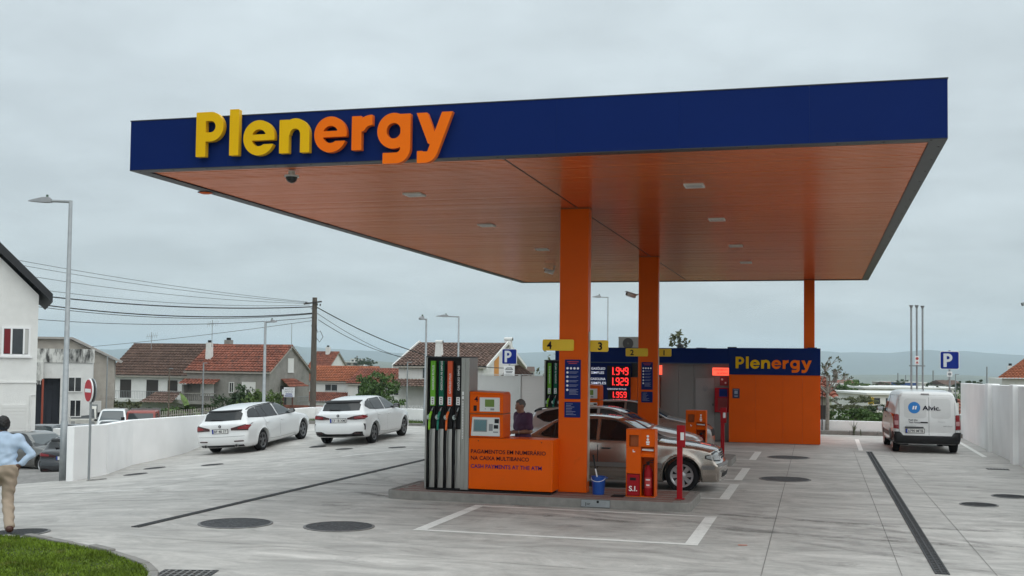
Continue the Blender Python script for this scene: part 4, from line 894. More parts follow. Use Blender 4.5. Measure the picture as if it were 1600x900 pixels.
# roof fittings
def ac_unit(x, y, z, w, h, d, lb):
    t = thing('air_conditioner', lb, 'air conditioner', (x, y, z)); mb = MB(); mb.box(0, w, 0, d, .04, h); mb.build('case', M('ac_cream', (.42, .41, .38), .5, var=.06), t, bevel=.012); mb = MB(); mb.box(.08, .14, .03, d-.03, 0, .04); mb.box(w-.14, w-.08, .03, d-.03, 0, .04); mb.build('feet', m_black, t)
    cx, cz, r = w*.38, h*.5, h*.40; mb = MB(); mb.lathe([(0, -.004), (r, -.004), (r, .002)], 28, (cx, 0, cz), 'Y'); mb.build('fan_opening', M('ac_dark', (.10, .095, .09), .6), t)
    mb = MB()
    for k in range(1, 6): mb.tube([(cx+r*k/5*math.cos(a), -.010, cz+r*k/5*math.sin(a)) for a in np.linspace(0, 2*pi, 25)], .004, 4)
    mb.cyl((cx, -.014, cz), (cx, -.004, cz), r*.2, n=14); mb.build('guard', M('ac_grill', (.20, .19, .18), .5), t); mb = MB(); mb.cyl((w*.86, -.003, h*.78), (w*.86, .001, h*.78), .04, n=14); mb.build('badge', m_key, t)
ac_unit(-6.66, 38.0, 2.94, .88, .46, .32, 'cream air conditioner unit on the kiosk roof left of the second column')
t = thing('roof_floodlight', 'small dark round floodlight on the kiosk roof edge', 'light', (-4.42, 37.0, 2.94)); mb = MB(); mb.cyl((0, -.02, .11), (0, .14, .11), .11, n=20); mb.build('body', m_key, t); mb = MB(); mb.cyl((0, -.03, .11), (0, -.021, .11), .06, n=16); mb.build('lens', m_glassd, t); mb = MB(); mb.box(-.03, .03, .02, .1, 0, .02); mb.tube([(.1, .05, .03), (.22, .05, .02), (.35, .05, 0)], .012, 6); mb.build('bracket', m_black, t)
t = thing('roof_vent', 'flat dark roof vent cap on the kiosk', 'vent', (-3.75, 37.2, 2.93)); mb = MB(); mb.cyl((0, 0, 0), (0, 0, .07), .07, n=14); mb.cyl((0, 0, .071), (0, 0, .10), .17, n=18); mb.build('cap', m_key, t)
for x in (-2.68, -.2): kpart('roof_bracket', m_trim, x-.14, x+.14, KY+.1, KY+.3, 2.931, 3.045)
# ------------------------------------------------------------------ implicit surfaces -> quads
def surface_nets(fn, lo, hi, h, sym=False):
    """mesh of fn<0; sym mirrors about y=0 (fn only sees y>=0)"""
    ax = [np.arange(lo[i], hi[i]+h, h) for i in range(3)]
    if sym:
        ny = int(math.ceil(hi[1]/h)); yp = (np.arange(ny+1)+.5)*h; X, Y, Z = np.meshgrid(ax[0], yp, ax[2], indexing='ij')
        Dh = fn(X.ravel(), Y.ravel(), Z.ravel()).reshape(X.shape); D = np.concatenate([Dh[:, ::-1], Dh], 1); ax[1] = np.concatenate([-yp[::-1], yp])
    else:
        X, Y, Z = np.meshgrid(*ax, indexing='ij'); D = fn(X.ravel(), Y.ravel(), Z.ravel()).reshape(X.shape)
    inside = D < 0; nx, ny, nz = D.shape; sm = np.zeros((nx-1, ny-1, nz-1, 3)); ct = np.zeros((nx-1, ny-1, nz-1))
    cor = [(a, b, c) for a in (0, 1) for b in (0, 1) for c in (0, 1)]
    def sl(o): return (slice(o[0], nx-1+o[0]), slice(o[1], ny-1+o[1]), slice(o[2], nz-1+o[2]))
    for o in cor:
        for k in range(3):
            if o[k]: continue
            p = list(o); p[k] = 1; a = D[sl(o)]; b = D[sl(p)]; ch = (a < 0) != (b < 0)
            t = np.where(ch, a/np.where(ch, a-b, 1), 0)
            for q in range(3): sm[..., q] += np.where(ch, o[q]+(t if q == k else 0), 0)
            ct += ch
    act = ct > 0; idx = -np.ones(ct.shape, np.int64); idx[act] = np.arange(act.sum()); ii = np.argwhere(act); loc = sm[act]/ct[act][:, None]
    V = np.stack([ax[q][0]+(ii[:, q]+loc[:, q])*h for q in range(3)], -1)
    F = []
    for k in range(3):
        u, v = [(1, 2), (2, 0), (0, 1)][k]; s0 = [slice(None)]*3; s1 = [slice(None)]*3; s0[k] = slice(0, -1); s1[k] = slice(1, None)
        ch = inside[tuple(s0)] != inside[tuple(s1)]; e = np.argwhere(ch); ok = (e[:, u] > 0) & (e[:, v] > 0) & (e[:, u] < D.shape[u]-1) & (e[:, v] < D.shape[v]-1); e = e[ok]
        flip = inside[tuple(s0)][tuple(e.T)]
        def at(du, dv):
            q = e.copy(); q[:, u] += du; q[:, v] += dv; return idx[tuple(q.T)]
        Q = np.stack([at(-1, -1), at(0, -1), at(0, 0), at(-1, 0)], -1); Q[~flip] = Q[~flip][:, ::-1]; F.append(Q)
    F = np.concatenate(F); return V, F[(F >= 0).all(1)]
def grad(fn, V, e=9e-3):
    g = np.zeros_like(V)
    for k in range(3):
        a = V.copy(); b = V.copy(); a[:, k] += e; b[:, k] -= e; g[:, k] = (fn(*a.T)-fn(*b.T))/(2*e)
    return g
def sdf_mesh(fn, lo, hi, h, sym=False, it=2):
    V, F = surface_nets(fn, lo, hi, h, sym)
    for _ in range(it):
        g = grad(fn, V); n2 = (g**2).sum(1)+1e-9; d = fn(*V.T); V = V-np.clip(d/n2, -h, h)[:, None]*g
    g = grad(fn, V); g /= np.linalg.norm(g, axis=1)[:, None]+1e-9
    return V, F, g
def smax(a, b, k): hh = np.clip(.5-.5*(b-a)/k, 0, 1); return b+(a-b)*hh+k*hh*(1-hh)
def smin(a, b, k): return -smax(-a, -b, k)
def poly_sdf(px, pz, P):
    P = np.asarray(P, float); d = np.full(px.shape, 1e9); s = np.ones(px.shape); n = len(P); j = n-1
    for i in range(n):
        ex, ez = P[j]-P[i]; wx = px-P[i][0]; wz = pz-P[i][1]; t = np.clip((wx*ex+wz*ez)/(ex*ex+ez*ez+1e-12), 0, 1); dx = wx-ex*t; dz = wz-ez*t
        np.minimum(d, dx*dx+dz*dz, out=d); c1 = pz >= P[i][1]; c2 = pz < P[j][1]; c3 = ex*wz > ez*wx
        fl = (c1 & c2 & c3) | (~c1 & ~c2 & ~c3); s = np.where(fl, -s, s); j = i
    return s*np.sqrt(d)
def catmull(P, n=3, closed=True):
    P = np.asarray(P, float); m = len(P); out = []
    for i in range(m if closed else m-1):
        p0, p1, p2, p3 = (P[(i-1) % m], P[i], P[(i+1) % m], P[(i+2) % m]) if closed else (P[max(i-1, 0)], P[i], P[i+1], P[min(i+2, m-1)])
        for k in range(n):
            t = k/n; out.append(.5*((2*p1)+(-p0+p2)*t+(2*p0-5*p1+4*p2-p3)*t*t+(-p0+3*p1-3*p2+p3)*t**3))
    if not closed: out.append(P[-1])
    return np.array(out)

# ------------------------------------------------------------------ cars
m_tyre = M('tyre', (.010, .010, .011), .8, spec=.2, var=.15, vs_=20); m_alloy = M('alloy', (.42, .42, .43), .32, metal=.8, var=.1, vs_=6); m_alloyd = M('alloy_dark', (.16, .16, .165), .35, metal=.7); m_hub = M('wheel_shadow', (.010, .010, .011), .7)
m_chrome = M('chrome', (.6, .6, .6), .12, metal=1.0); m_gap = M('panel_gap', (.008, .008, .009), .8); m_trimb = M('car_trim_black', (.010, .010, .011), .45, spec=.3); m_plate = M('plate_white', (.70, .70, .68), .45)
m_tail = M('tail_lamp', (.22, .008, .012), .12, coat=.5); m_taild = M('tail_lamp_dark', (.045, .006, .008), .12, coat=.5); m_lampw = M('lamp_clear', (.30, .31, .31), .10, coat=.8); m_lampi = M('lamp_inner', (.16, .17, .18), .2, metal=.5)
m_glass = M('car_glass', (.006, .0075, .0085), .03, spec=.55); m_glass2 = M('car_glass_light', (.045, .056, .06), .03, spec=.8)
m_eu = M('plate_blue', (.01, .04, .30), .5); m_under = M('underbody', (.01, .01, .01), .9)
class Car:
    def __init__(s, name, label, loc, rot, spec, paint, group=None, h=.045, cat='car'):
        s.sp = spec; s.paint = paint; s.t = thing(name, label, cat, loc, rot=rot, group=group)
        s.poly = catmull(spec['side'], 3); s.Wz = catmull(spec['W'], 4, False); s.Px = catmull(spec['P'], 4, False); s.Wm = max(p[1] for p in spec['W'])
        o = np.argsort(s.Wz[:, 0]); s.Wz = s.Wz[o]; o = np.argsort(s.Px[:, 0]); s.Px = s.Px[o]
        s.L = max(p[0] for p in spec['side']); s.Bk = min(p[0] for p in spec['side']); s.H = max(p[1] for p in spec['side'])
        s.g0 = (s.Bk-.6, -.3); s.gh = .0125; gx = np.arange(s.g0[0], s.L+.6, s.gh); gz = np.arange(s.g0[1], s.H+.5, s.gh); GX, GZ = np.meshgrid(gx, gz, indexing='ij'); s.G = poly_sdf(GX.ravel(), GZ.ravel(), s.poly).reshape(GX.shape)
        V, F, N = sdf_mesh(s.f, (s.Bk-.1, -s.Wm-.1, .02), (s.L+.1, s.Wm+.1, s.H+.1), h, sym=True)
        s.body = np_mesh('body', V, F, paint, s.t, nrm=N)
    def side_d(s, x, z):
        u = np.clip((x-s.g0[0])/s.gh, 0, s.G.shape[0]-1.001); v = np.clip((z-s.g0[1])/s.gh, 0, s.G.shape[1]-1.001); i = u.astype(int); j = v.astype(int); a = u-i; b = v-j; G = s.G
        return (G[i, j]*(1-a)+G[i+1, j]*a)*(1-b)+(G[i, j+1]*(1-a)+G[i+1, j+1]*a)*b
    def shell(s, x, y, z):
        sp = s.sp; ay = np.abs(y); t = np.clip(ay/s.Wm, 0, 1.2)**2.4
        wf = np.clip((x-.2*s.L)/(.8*s.L), 0, 1); wb = np.clip((-x-.2*s.L)/(.8*s.L), 0, 1)
        xp = x+sp.get('bowf', .16)*wf*t-sp.get('bowb', .12)*wb*t
        zp = z+sp.get('crown', .05)*t*np.clip((z-.5)/.5, 0, 1)
        d1 = s.side_d(xp, zp); w = np.interp(z, s.Wz[:, 0], s.Wz[:, 1])*np.interp(x, s.Px[:, 0], s.Px[:, 1])
        for xa in sp['axles']: w = w+.018*np.exp(-((np.hypot(x-xa, z-sp['rw'])-sp['rw']*1.15)/.07)**2)*(z < .9)
        return smax(d1, (ay-w)*.95, sp.get('k', .07))
    def f(s, x, y, z):
        d = s.shell(x, y, z); sp = s.sp
        for xa in sp['axles']:
            cut = np.maximum(np.hypot(x-xa, z-sp['rw']*1.02)-sp['rw']*sp.get('arch', 1.13), .48-np.abs(y)); d = np.maximum(d, -cut)
        return d
    def hit(s, axis, a, b, sgn):
        """surface coordinate along an axis for points given in the other two"""
        a = np.asarray(a, float); b = np.asarray(b, float)
        lo = np.zeros(a.shape); hi = np.full(a.shape, 3.2)
        if axis == 'z': lo += .3
        st = np.linspace(1, 0, 61); found = np.zeros(a.shape, bool)
        def ev(v):
            v = v*sgn
            return s.shell(v, a, b) if axis == 'x' else (s.shell(a, v, b) if axis == 'y' else s.shell(a, b, v))
        rngv = {'x': (2.7, .0), 'y': (1.15, .2), 'z': (2.3, .4)}[axis]; prev = np.full(a.shape, rngv[0]); dprev = ev(prev)
        for k in st[1:]:
            v = np.full(a.shape, rngv[1]+(rngv[0]-rngv[1])*k); dv = ev(v); n = (dv < 0) & ~found; lo = np.where(n, v, lo); hi = np.where(n, prev, hi); found |= n; prev = v
        for _ in range(18):
            m = (lo+hi)/2; dm = ev(m); lo = np.where(dm < 0, m, lo); hi = np.where(dm < 0, hi, m)
        return (lo+hi)/2*sgn
    def patch(s, name, axis, sgn, us, lo, hi, mat, off=.004, nu=10, nv=6, parent=None, skirt=.012, mirror=False):
        """conforming patch: u in [us0,us1], v between polylines lo/hi; axis y: (x,z) side, x: (y,z) ends, z: (x,y) top"""
        U = np.linspace(us[0], us[1], nu)
        Lo = np.interp(U, *zip(*lo)) if not np.isscalar(lo) else np.full(nu, lo); Hi = np.interp(U, *zip(*hi)) if not np.isscalar(hi) else np.full(nu, hi)
        T = np.linspace(0, 1, nv); A = np.repeat(U[:, None], nv, 1); B = Lo[:, None]+(Hi-Lo)[:, None]*T[None]
        c = s.hit(axis, A.ravel(), B.ravel(), sgn)
        V = np.stack({'y': (A.ravel(), c, B.ravel()), 'x': (c, A.ravel(), B.ravel()), 'z': (A.ravel(), B.ravel(), c)}[axis], -1)
        N = grad(s.shell, V); N /= np.linalg.norm(N, axis=1)[:, None]+1e-9
        Vo = V+N*off; Vi = V+N*(off-skirt); n = nu*nv; F = [(i*nv+j, (i+1)*nv+j, (i+1)*nv+j+1, i*nv+j+1) for i in range(nu-1) for j in range(nv-1)]
        bd = [i*nv for i in range(nu)]+[(nu-1)*nv+j for j in range(1, nv)]+[i*nv+nv-1 for i in range(nu-2, -1, -1)]+[j for j in range(nv-2, 0, -1)]
        VV = np.concatenate([Vo, Vi[bd]]); NN = np.concatenate([N, N[bd]])
        for q in range(len(bd)):
            r = (q+1) % len(bd); F.append((bd[q], n+q, n+r, bd[r]))
        F = np.array(F); f0 = F[0]; nn = np.cross(VV[f0[1]]-VV[f0[0]], VV[f0[2]]-VV[f0[0]])
        k = (nu//2)*nv+nv//2; fc = F[(nu//2-1)*(nv-1)+nv//2-1]; nn = np.cross(VV[fc[1]]-VV[fc[0]], VV[fc[2]]-VV[fc[0]])
        if nn @ N[k] < 0: F = F[:, ::-1]
        return np_mesh(name, VV, F, mat, parent or s.t, nrm=NN)
    def both(s, name, axis, us, lo, hi, mat, **k):
        """left and right twins (axis y: sgn +-1; axis x/z: mirrored u)"""
        out = []
        for sg in (1, -1):
            if axis == 'y': out.append(s.patch(name, 'y', sg, us, lo, hi, mat, **k))
            else:
                sx = k.get('sgn', -1); kk = {a: b for a, b in k.items() if a != 'sgn'}
                if sg == 1: out.append(s.patch(name, axis, sx, us, lo, hi, mat, **kk))
                else:
                    m = lambda P: P if np.isscalar(P) else sorted([(-a, b) for a, b in P])
                    out.append(s.patch(name, axis, sx, (-us[1], -us[0]), m(lo), m(hi), mat, **kk))
        return out
    def wheels(s, style='five', ref=None):
        sp = s.sp; r = sp['rw']; yo = s.Wm-.035; m_r = m_alloy
        for xa in sp['axles']:
            for sg in (1, -1):
                w = bpy.data.objects.new('wheel', None); COL.objects.link(w); w.parent = s.t; w.location = (xa, sg*yo, r); w.rotation_euler = (0, random.uniform(0, 1), 0 if sg < 0 else pi); w.empty_display_size = .1
                if not hasattr(s, 'wm'):
                    s.wm = []; wd = .205; ri = r*.68
                    mb = MB(); mb.lathe([(ri, .01), (ri+.02, .0), (r-.035, .0), (r-.008, .018), (r, .05), (r, wd-.05), (r-.008, wd-.018), (ri, wd)], 40, axis='Y'); s.wm.append(('tyre', mb, m_tyre, True))
                    mb = MB(); mb.lathe([(0, .075), (ri, .075), (ri, .012)], 36, axis='Y'); s.wm.append(('barrel', mb, m_hub, False))
                    mb = MB(); mb.lathe([(ri-.035, .02), (ri-.018, .006), (ri+.004, .004), (ri+.006, .02), (ri-.03, .05)], 40, axis='Y', close=True)
                    n = {'five': 10, 'eight': 8, 'seven': 7, 'multi': 10}[style]
                    for k in range(n):
                        a = 2*pi*k/n+(.16*(1 if k % 2 else -1) if style == 'five' else 0); c, sn = math.cos(a), math.sin(a); w0, w1 = {'five': (.022, .016), 'eight': (.030, .040), 'seven': (.035, .028), 'multi': (.02, .02)}[style]
                        def P(rad, wd_, y): return Vector((c*rad-sn*wd_, y, sn*rad+c*wd_))
                        a0, a1 = .04, ri-.02
                        mb.hexa([P(a0, -w0, .018), P(a1, -w1, .012), P(a1, w1, .012), P(a0, w0, .018), P(a0, -w0, .06), P(a1, -w1, .045), P(a1, w1, .045), P(a0, w0, .06)])
                    mb.lathe([(0, .008), (.03, .008), (.075, .016), (.08, .06)], 20, axis='Y')
                    s.wm.append(('rim', mb, m_alloy if style != 'five' else m_alloyd, False)); s.wo = [mb_.build(nm, mt, w, smooth=sm) for nm, mb_, mt, sm in s.wm]
                else:
                    for o in s.wo: c = o.copy(); COL.objects.link(c); c.parent = w
                # rolled lip of the arch
                ra = r*sp.get('arch', 1.13)+.004; an = np.linspace(-.25, pi+.25, 30); lx = xa+ra*np.cos(an); lz = r*1.02+ra*np.sin(an); ok = lz > .24; ly = s.hit('y', lx[ok], lz[ok], sg); mb = MB(); mb.tube(list(zip(lx[ok], ly-sg*.006, lz[ok])), .015, 6); mb.build('arch_lip', s.paint, s.t, smooth=True)
                # dark lining of the wheel arch
                mb = MB(); ra = r*sp.get('arch', 1.13)-.004; P_ = []
                for y in (.47, s.Wm*.9-.06): P_.append([(xa+ra*math.cos(a), sg*y, r*1.02+ra*math.sin(a)) for a in np.linspace(-.35, pi+.35, 22)])
                mb.grid(P_); mb.add([(xa, sg*.475, r)]+[(xa+ra*math.cos(a), sg*.475, r*1.02+ra*math.sin(a)) for a in np.linspace(-.35, pi+.35, 22)], [(0, i+1, i+2) for i in range(21)]); mb.build('arch_lining', m_under, s.t)
    def plate(s, sgn, y, z, w, h, txt, x=None, tilt=0, off=.012):
        xs = s.hit('x', np.array([y-w/2, y, y+w/2]), np.array([z]*3), sgn); x = float(np.max(np.abs(xs)))*sgn+sgn*off if x is None else x
        mb = MB(); mb.box(x-.006, x+.006, y-w/2-.012, y+w/2+.012, z-h/2-.012, z+h/2+.012); p = mb.build('number_plate', m_trimb, s.t)
        mb = MB(); xf = x+sgn*.007; mb.box(min(xf, xf+sgn*.002), max(xf, xf+sgn*.002), y-w/2, y+w/2, z-h/2, z+h/2); mb.build('plate_face', m_plate, p)
        ax = (0, -1, 0) if sgn < 0 else (0, 1, 0); ed = y+w/2 if sgn < 0 else y-w/2; dr = -1 if sgn < 0 else 1; xx = xf+sgn*.0035
        mb = MB(); a, b = sorted((ed, ed+dr*.045)); mb.box(min(xx, xx-sgn*.001), max(xx, xx-sgn*.001), a, b, z-h/2, z+h/2); mb.build('country_band', m_eu, p)
        text('plate_text', txt, m_navytxt, (xx, ed+dr*.06, z-h*.32), h*.64, p, width=w-.09, ax=ax, bold=.012, ext=.001)
    def mirrors(s, x, z, mat, w=.2):
        for sg in (1, -1):
            y0 = float(s.hit('y', np.array([x]), np.array([z-.03]), sg)[0])
            def fm(X, Y, Z): return (np.sqrt(((X-x)/.075)**2+((Y-(y0+sg*.13))/.12)**2+((Z-z)/.075)**2)-1)*.07
            V, F, N = sdf_mesh(fm, (x-.1, min(y0, y0+sg*.3)-.05, z-.1), (x+.1, max(y0, y0+sg*.3)+.05, z+.1), .03)
            o = np_mesh('mirror', V, F, mat, s.t, nrm=N); mb = MB(); mb.obox((x, y0+sg*.03, z-.06), (.06, .1, .03)); mb.build('mirror_arm', m_trimb, o)
            mb = MB(); mb.obox((x-.070, y0+sg*.13, z), (.012, .17, .10)); mb.build('mirror_glass', m_chrome, o, bevel=.005)
    def handle(s, x, z, mat, w=.18):
        for sg in (1, -1):
            y0 = float(s.hit('y', np.array([x]), np.array([z]), sg)[0]); mb = MB(); mb.tube([(x-w/2, y0-sg*.005, z), (x-w/2+.025, y0+sg*.022, z+.002), (x+w/2-.025, y0+sg*.022, z+.002), (x+w/2, y0-sg*.005, z)], .013, 8); mb.build('door_handle', mat, s.t, smooth=True)
    def door(s, xs, lo, hi, nm='door'):
        g = .008; U = np.linspace(xs[0], xs[1], 9); lo_ = lo if not np.isscalar(lo) else [(xs[0], lo), (xs[1], lo)]; hi_ = hi if not np.isscalar(hi) else [(xs[0], hi), (xs[1], hi)]
        s.both('door_gap', 'y', (xs[0]-g, xs[1]+g), [(a, b-g) for a, b in lo_], [(a, b+g*.5) for a, b in hi_], m_gap, off=.0012, nu=14, nv=8)
        s.both(nm, 'y', xs, lo_, hi_, s.paint, off=.0045, nu=14, nv=8)
    def windows(s, lst, frame=True, mat=None):
        for (us, lo, hi, *mm) in lst:
            g = .018
            if frame: s.both('window_frame', 'y', (us[0]-g, us[1]+g), [(a, b-g) for a, b in lo], [(a, b+g) for a, b in hi], m_trimb, off=.0035, nu=14, nv=5)
            s.both('side_window', 'y', us, lo, hi, mm[0] if mm else (mat or m_glass), off=.0065, nu=16, nv=6)
def rotz(a): return Matrix.Rotation(a, 3, 'Z')
def car_rot(fwd, left):
    f_ = Vector(fwd).normalized(); l_ = Vector(left); l_ = (l_-f_*l_.dot(f_)).normalized(); u_ = f_.cross(l_); return Matrix((f_, l_, u_)).transposed()
m_pw = M('paint_white', (.74, .75, .75), .28, coat=1.0, spec=.5); m_ps = M('paint_silver', (.38, .335, .295), .22, metal=.8, coat=1.0, var=.02); m_ps2 = M('paint_pale_silver', (.46, .455, .45), .28, metal=.4, coat=1.0); m_pg = M('paint_grey', (.16, .155, .145), .3, metal=.5, coat=1.0)
m_pd = M('paint_dark', (.02, .022, .026), .25, coat=1.0); m_prd = M('paint_red', (.26, .035, .022), .4, coat=.5, var=.1)

W_SED = [(.0, .70), (.18, .76), (.32, .825), (.5, .853), (.62, .858), (.74, .853), (.86, .835), (.95, .805), (1.0, .775), (1.15, .70), (1.3, .615), (1.42, .55), (1.6, .47)]
P_SED = [(-2.6, .90), (-2.25, .935), (-1.9, .97), (-1.2, .995), (0, 1.0), (1.2, 1.0), (1.7, .98), (2.05, .945), (2.3, .90), (2.7, .82)]
SEDAN = dict(side=[(2.10, .20), (2.215, .27), (2.245, .42), (2.238, .535), (2.185, .57), (2.15, .66), (2.115, .78), (2.03, .835), (1.75, .895), (1.35, .945), (1.02, .975), (.90, 1.01), (.56, 1.19), (.28, 1.335), (.05, 1.395), (-.35, 1.42), (-.75, 1.405), (-1.02, 1.35), (-1.30, 1.21), (-1.58, 1.05), (-1.72, 1.02), (-2.08, .995), (-2.17, .95), (-2.19, .78), (-2.195, .62), (-2.24, .56), (-2.245, .42), (-2.19, .27), (-2.05, .21), (-.6, .18), (.8, .18)],
             W=W_SED, P=P_SED, axles=(-1.225, 1.465), rw=.318, bowf=.11, bowb=.09, k=.042, arch=1.19)
def sedan(label, loc, rot, paint, group=None, detail=True, plate='', name='silver_saloon_car', h=.033):
    c = Car(name, label, loc, rot, SEDAN, paint, group, h=h)
    # glass
    c.windows([((-1.30, -1.07), [(-1.30, 1.02), (-1.07, .985)], [(-1.30, 1.05), (-1.07, 1.23)]), ((-1.03, -.22), [(-1.03, .985), (-.22, .965)], [(-1.03, 1.24), (-.88, 1.305), (-.22, 1.335)]), ((-.12, .98), [(-.12, .962), (.98, .955)], [(-.12, 1.335), (.16, 1.315), (.45, 1.20), (.70, 1.08), (.98, .965)])])
    c.patch('windscreen', 'z', 1, (.30, .92), [(.30, -.50), (.92, -.66)], [(.30, .50), (.92, .66)], m_glass2, nu=10, nv=14); c.patch('rear_window', 'z', 1, (-1.56, -1.06), [(-1.56, -.62), (-1.06, -.50)], [(-1.56, .62), (-1.06, .50)], m_glass, nu=10, nv=14)
    if detail:
        c.door((-1.02, -.17), [(-1.02, .58), (-.80, .36), (-.62, .26), (-.17, .25)], .945); c.door((-.155, .83), .25, .945)
        
        for a_, b_ in ((-1.98, -1.60), (-.85, 1.09), (1.84, 2.08)): c.both('side_trim', 'y', (a_, b_), .45, .53, M('trim_grey', (.16, .155, .15), .5), off=.010, nu=14, nv=3)
        c.handle(-.86, .80, m_trimb); c.handle(.0, .80, m_trimb)
        c.both('headlamp_surround', 'x', (.43, .80), [(.42, .59), (.80, .610)], [(.42, .780), (.6, .790), (.80, .765)], m_trimb, sgn=1, off=.004); c.both('headlamp', 'x', (.445, .79), [(.445, .612), (.79, .64)], [(.445, .755), (.6, .762), (.79, .735)], m_lampw, sgn=1, off=.012)
        c.both('headlamp_surround', 'y', (1.90, 2.12), [(1.90, .655), (2.12, .605)], [(1.90, .715), (2.12, .765)], m_trimb, off=.004, nu=6, nv=5); c.both('headlamp_side', 'y', (1.93, 2.11), [(1.93, .665), (2.11, .625)], [(1.93, .705), (2.11, .748)], m_lampw, off=.009, nu=6, nv=5)
        gr = c.patch('grille', 'x', 1, (-.34, .34), .615, .80, m_chrome, off=.016); 
        for y0, y1 in ((-.32, -.01), (.01, .32)):
            for z in (.632, .675, .718, .761): c.patch('grille_slot', 'x', 1, (y0, y1), z, z+.032, m_gap, off=.019, nu=4, nv=3, parent=gr)
        c.patch('bumper_trim', 'x', 1, (-.78, .78), .515, .555, MATS['trim_grey'], off=.012, nu=20, nv=3); c.patch('air_intake', 'x', 1, (-.55, .55), .30, .38, m_gap, off=.006, nu=16, nv=3); c.plate(1, 0, .46, .50, .10, '')if False else None
        c.both('tail_lamp', 'x', (.42, .80), .70, .86, m_tail, sgn=-1, off=.008)
    c.patch('bonnet_gap', 'z', 1, (1.0, 2.02), [(1.0, .735), (2.02, .60)], [(1.0, .743), (2.02, .608)], m_gap, off=.0012, nu=14, nv=2); c.patch('bonnet_gap', 'z', 1, (1.0, 2.02), [(1.0, -.743), (2.02, -.608)], [(1.0, -.735), (2.02, -.60)], m_gap, off=.0012, nu=14, nv=2)
    c.wheels('eight'); c.mirrors(.62, 1.0, paint)
    mb = MB()
    for y in (-.35, .10): mb.tube([(.93, y, 1.015), (.80, y+.25, 1.09), (.76, y+.45, 1.11)], .008, 5)
    mb.build('wiper', m_trimb, c.t)
    return c
W_BM = [(.0, .72), (.18, .80), (.32, .88), (.5, .905), (.62, .912), (.74, .912), (.86, .900), (.96, .868), (1.02, .82), (1.15, .745), (1.3, .655), (1.42, .575), (1.6, .49)]
ESTATE = dict(side=[(2.15, .20), (2.32, .26), (2.355, .42), (2.335, .60), (2.27, .72), (2.08, .82), (1.65, .915), (1.22, .985), (1.05, 1.02), (.68, 1.20), (.36, 1.345), (.08, 1.415), (-.4, 1.44), (-1.0, 1.432), (-1.55, 1.40), (-1.86, 1.362), (-1.965, 1.325), (-2.06, 1.21), (-2.20, 1.035), (-2.30, .97), (-2.325, .86), (-2.318, .72), (-2.345, .60), (-2.355, .46), (-2.32, .33), (-2.2, .24), (-1.9, .21), (-.5, .18), (.9, .18)],
              W=W_BM, P=[(-2.7, .87), (-2.35, .93), (-2.0, .965), (-1.2, 1.0), (0, .99), (1.3, 1.0), (1.8, .975), (2.1, .935), (2.4, .87), (2.8, .8)], axles=(-1.285, 1.565), rw=.335, bowf=.24, bowb=.16, k=.07)
HATCH = dict(side=[(1.98, .20), (2.14, .26), (2.18, .42), (2.165, .62), (2.09, .75), (1.9, .85), (1.5, .94), (1.1, 1.01), (.94, 1.045), (.60, 1.22), (.30, 1.365), (.02, 1.435), (-.4, 1.46), (-.9, 1.445), (-1.35, 1.405), (-1.62, 1.365), (-1.74, 1.325), (-1.84, 1.20), (-1.99, 1.045), (-2.10, .98), (-2.13, .86), (-2.13, .72), (-2.165, .62), (-2.18, .48), (-2.15, .34), (-2.02, .25), (-1.75, .21), (-.5, .18), (.9, .18)],
             W=[(a, b*.985) for a, b in W_BM], P=[(-2.6, .86), (-2.2, .925), (-1.9, .96), (-1.2, 1.0), (0, .985), (1.2, 1.0), (1.6, .975), (1.95, .93), (2.25, .86), (2.6, .8)], axles=(-1.29, 1.38), rw=.33, bowf=.22, bowb=.17, k=.07)
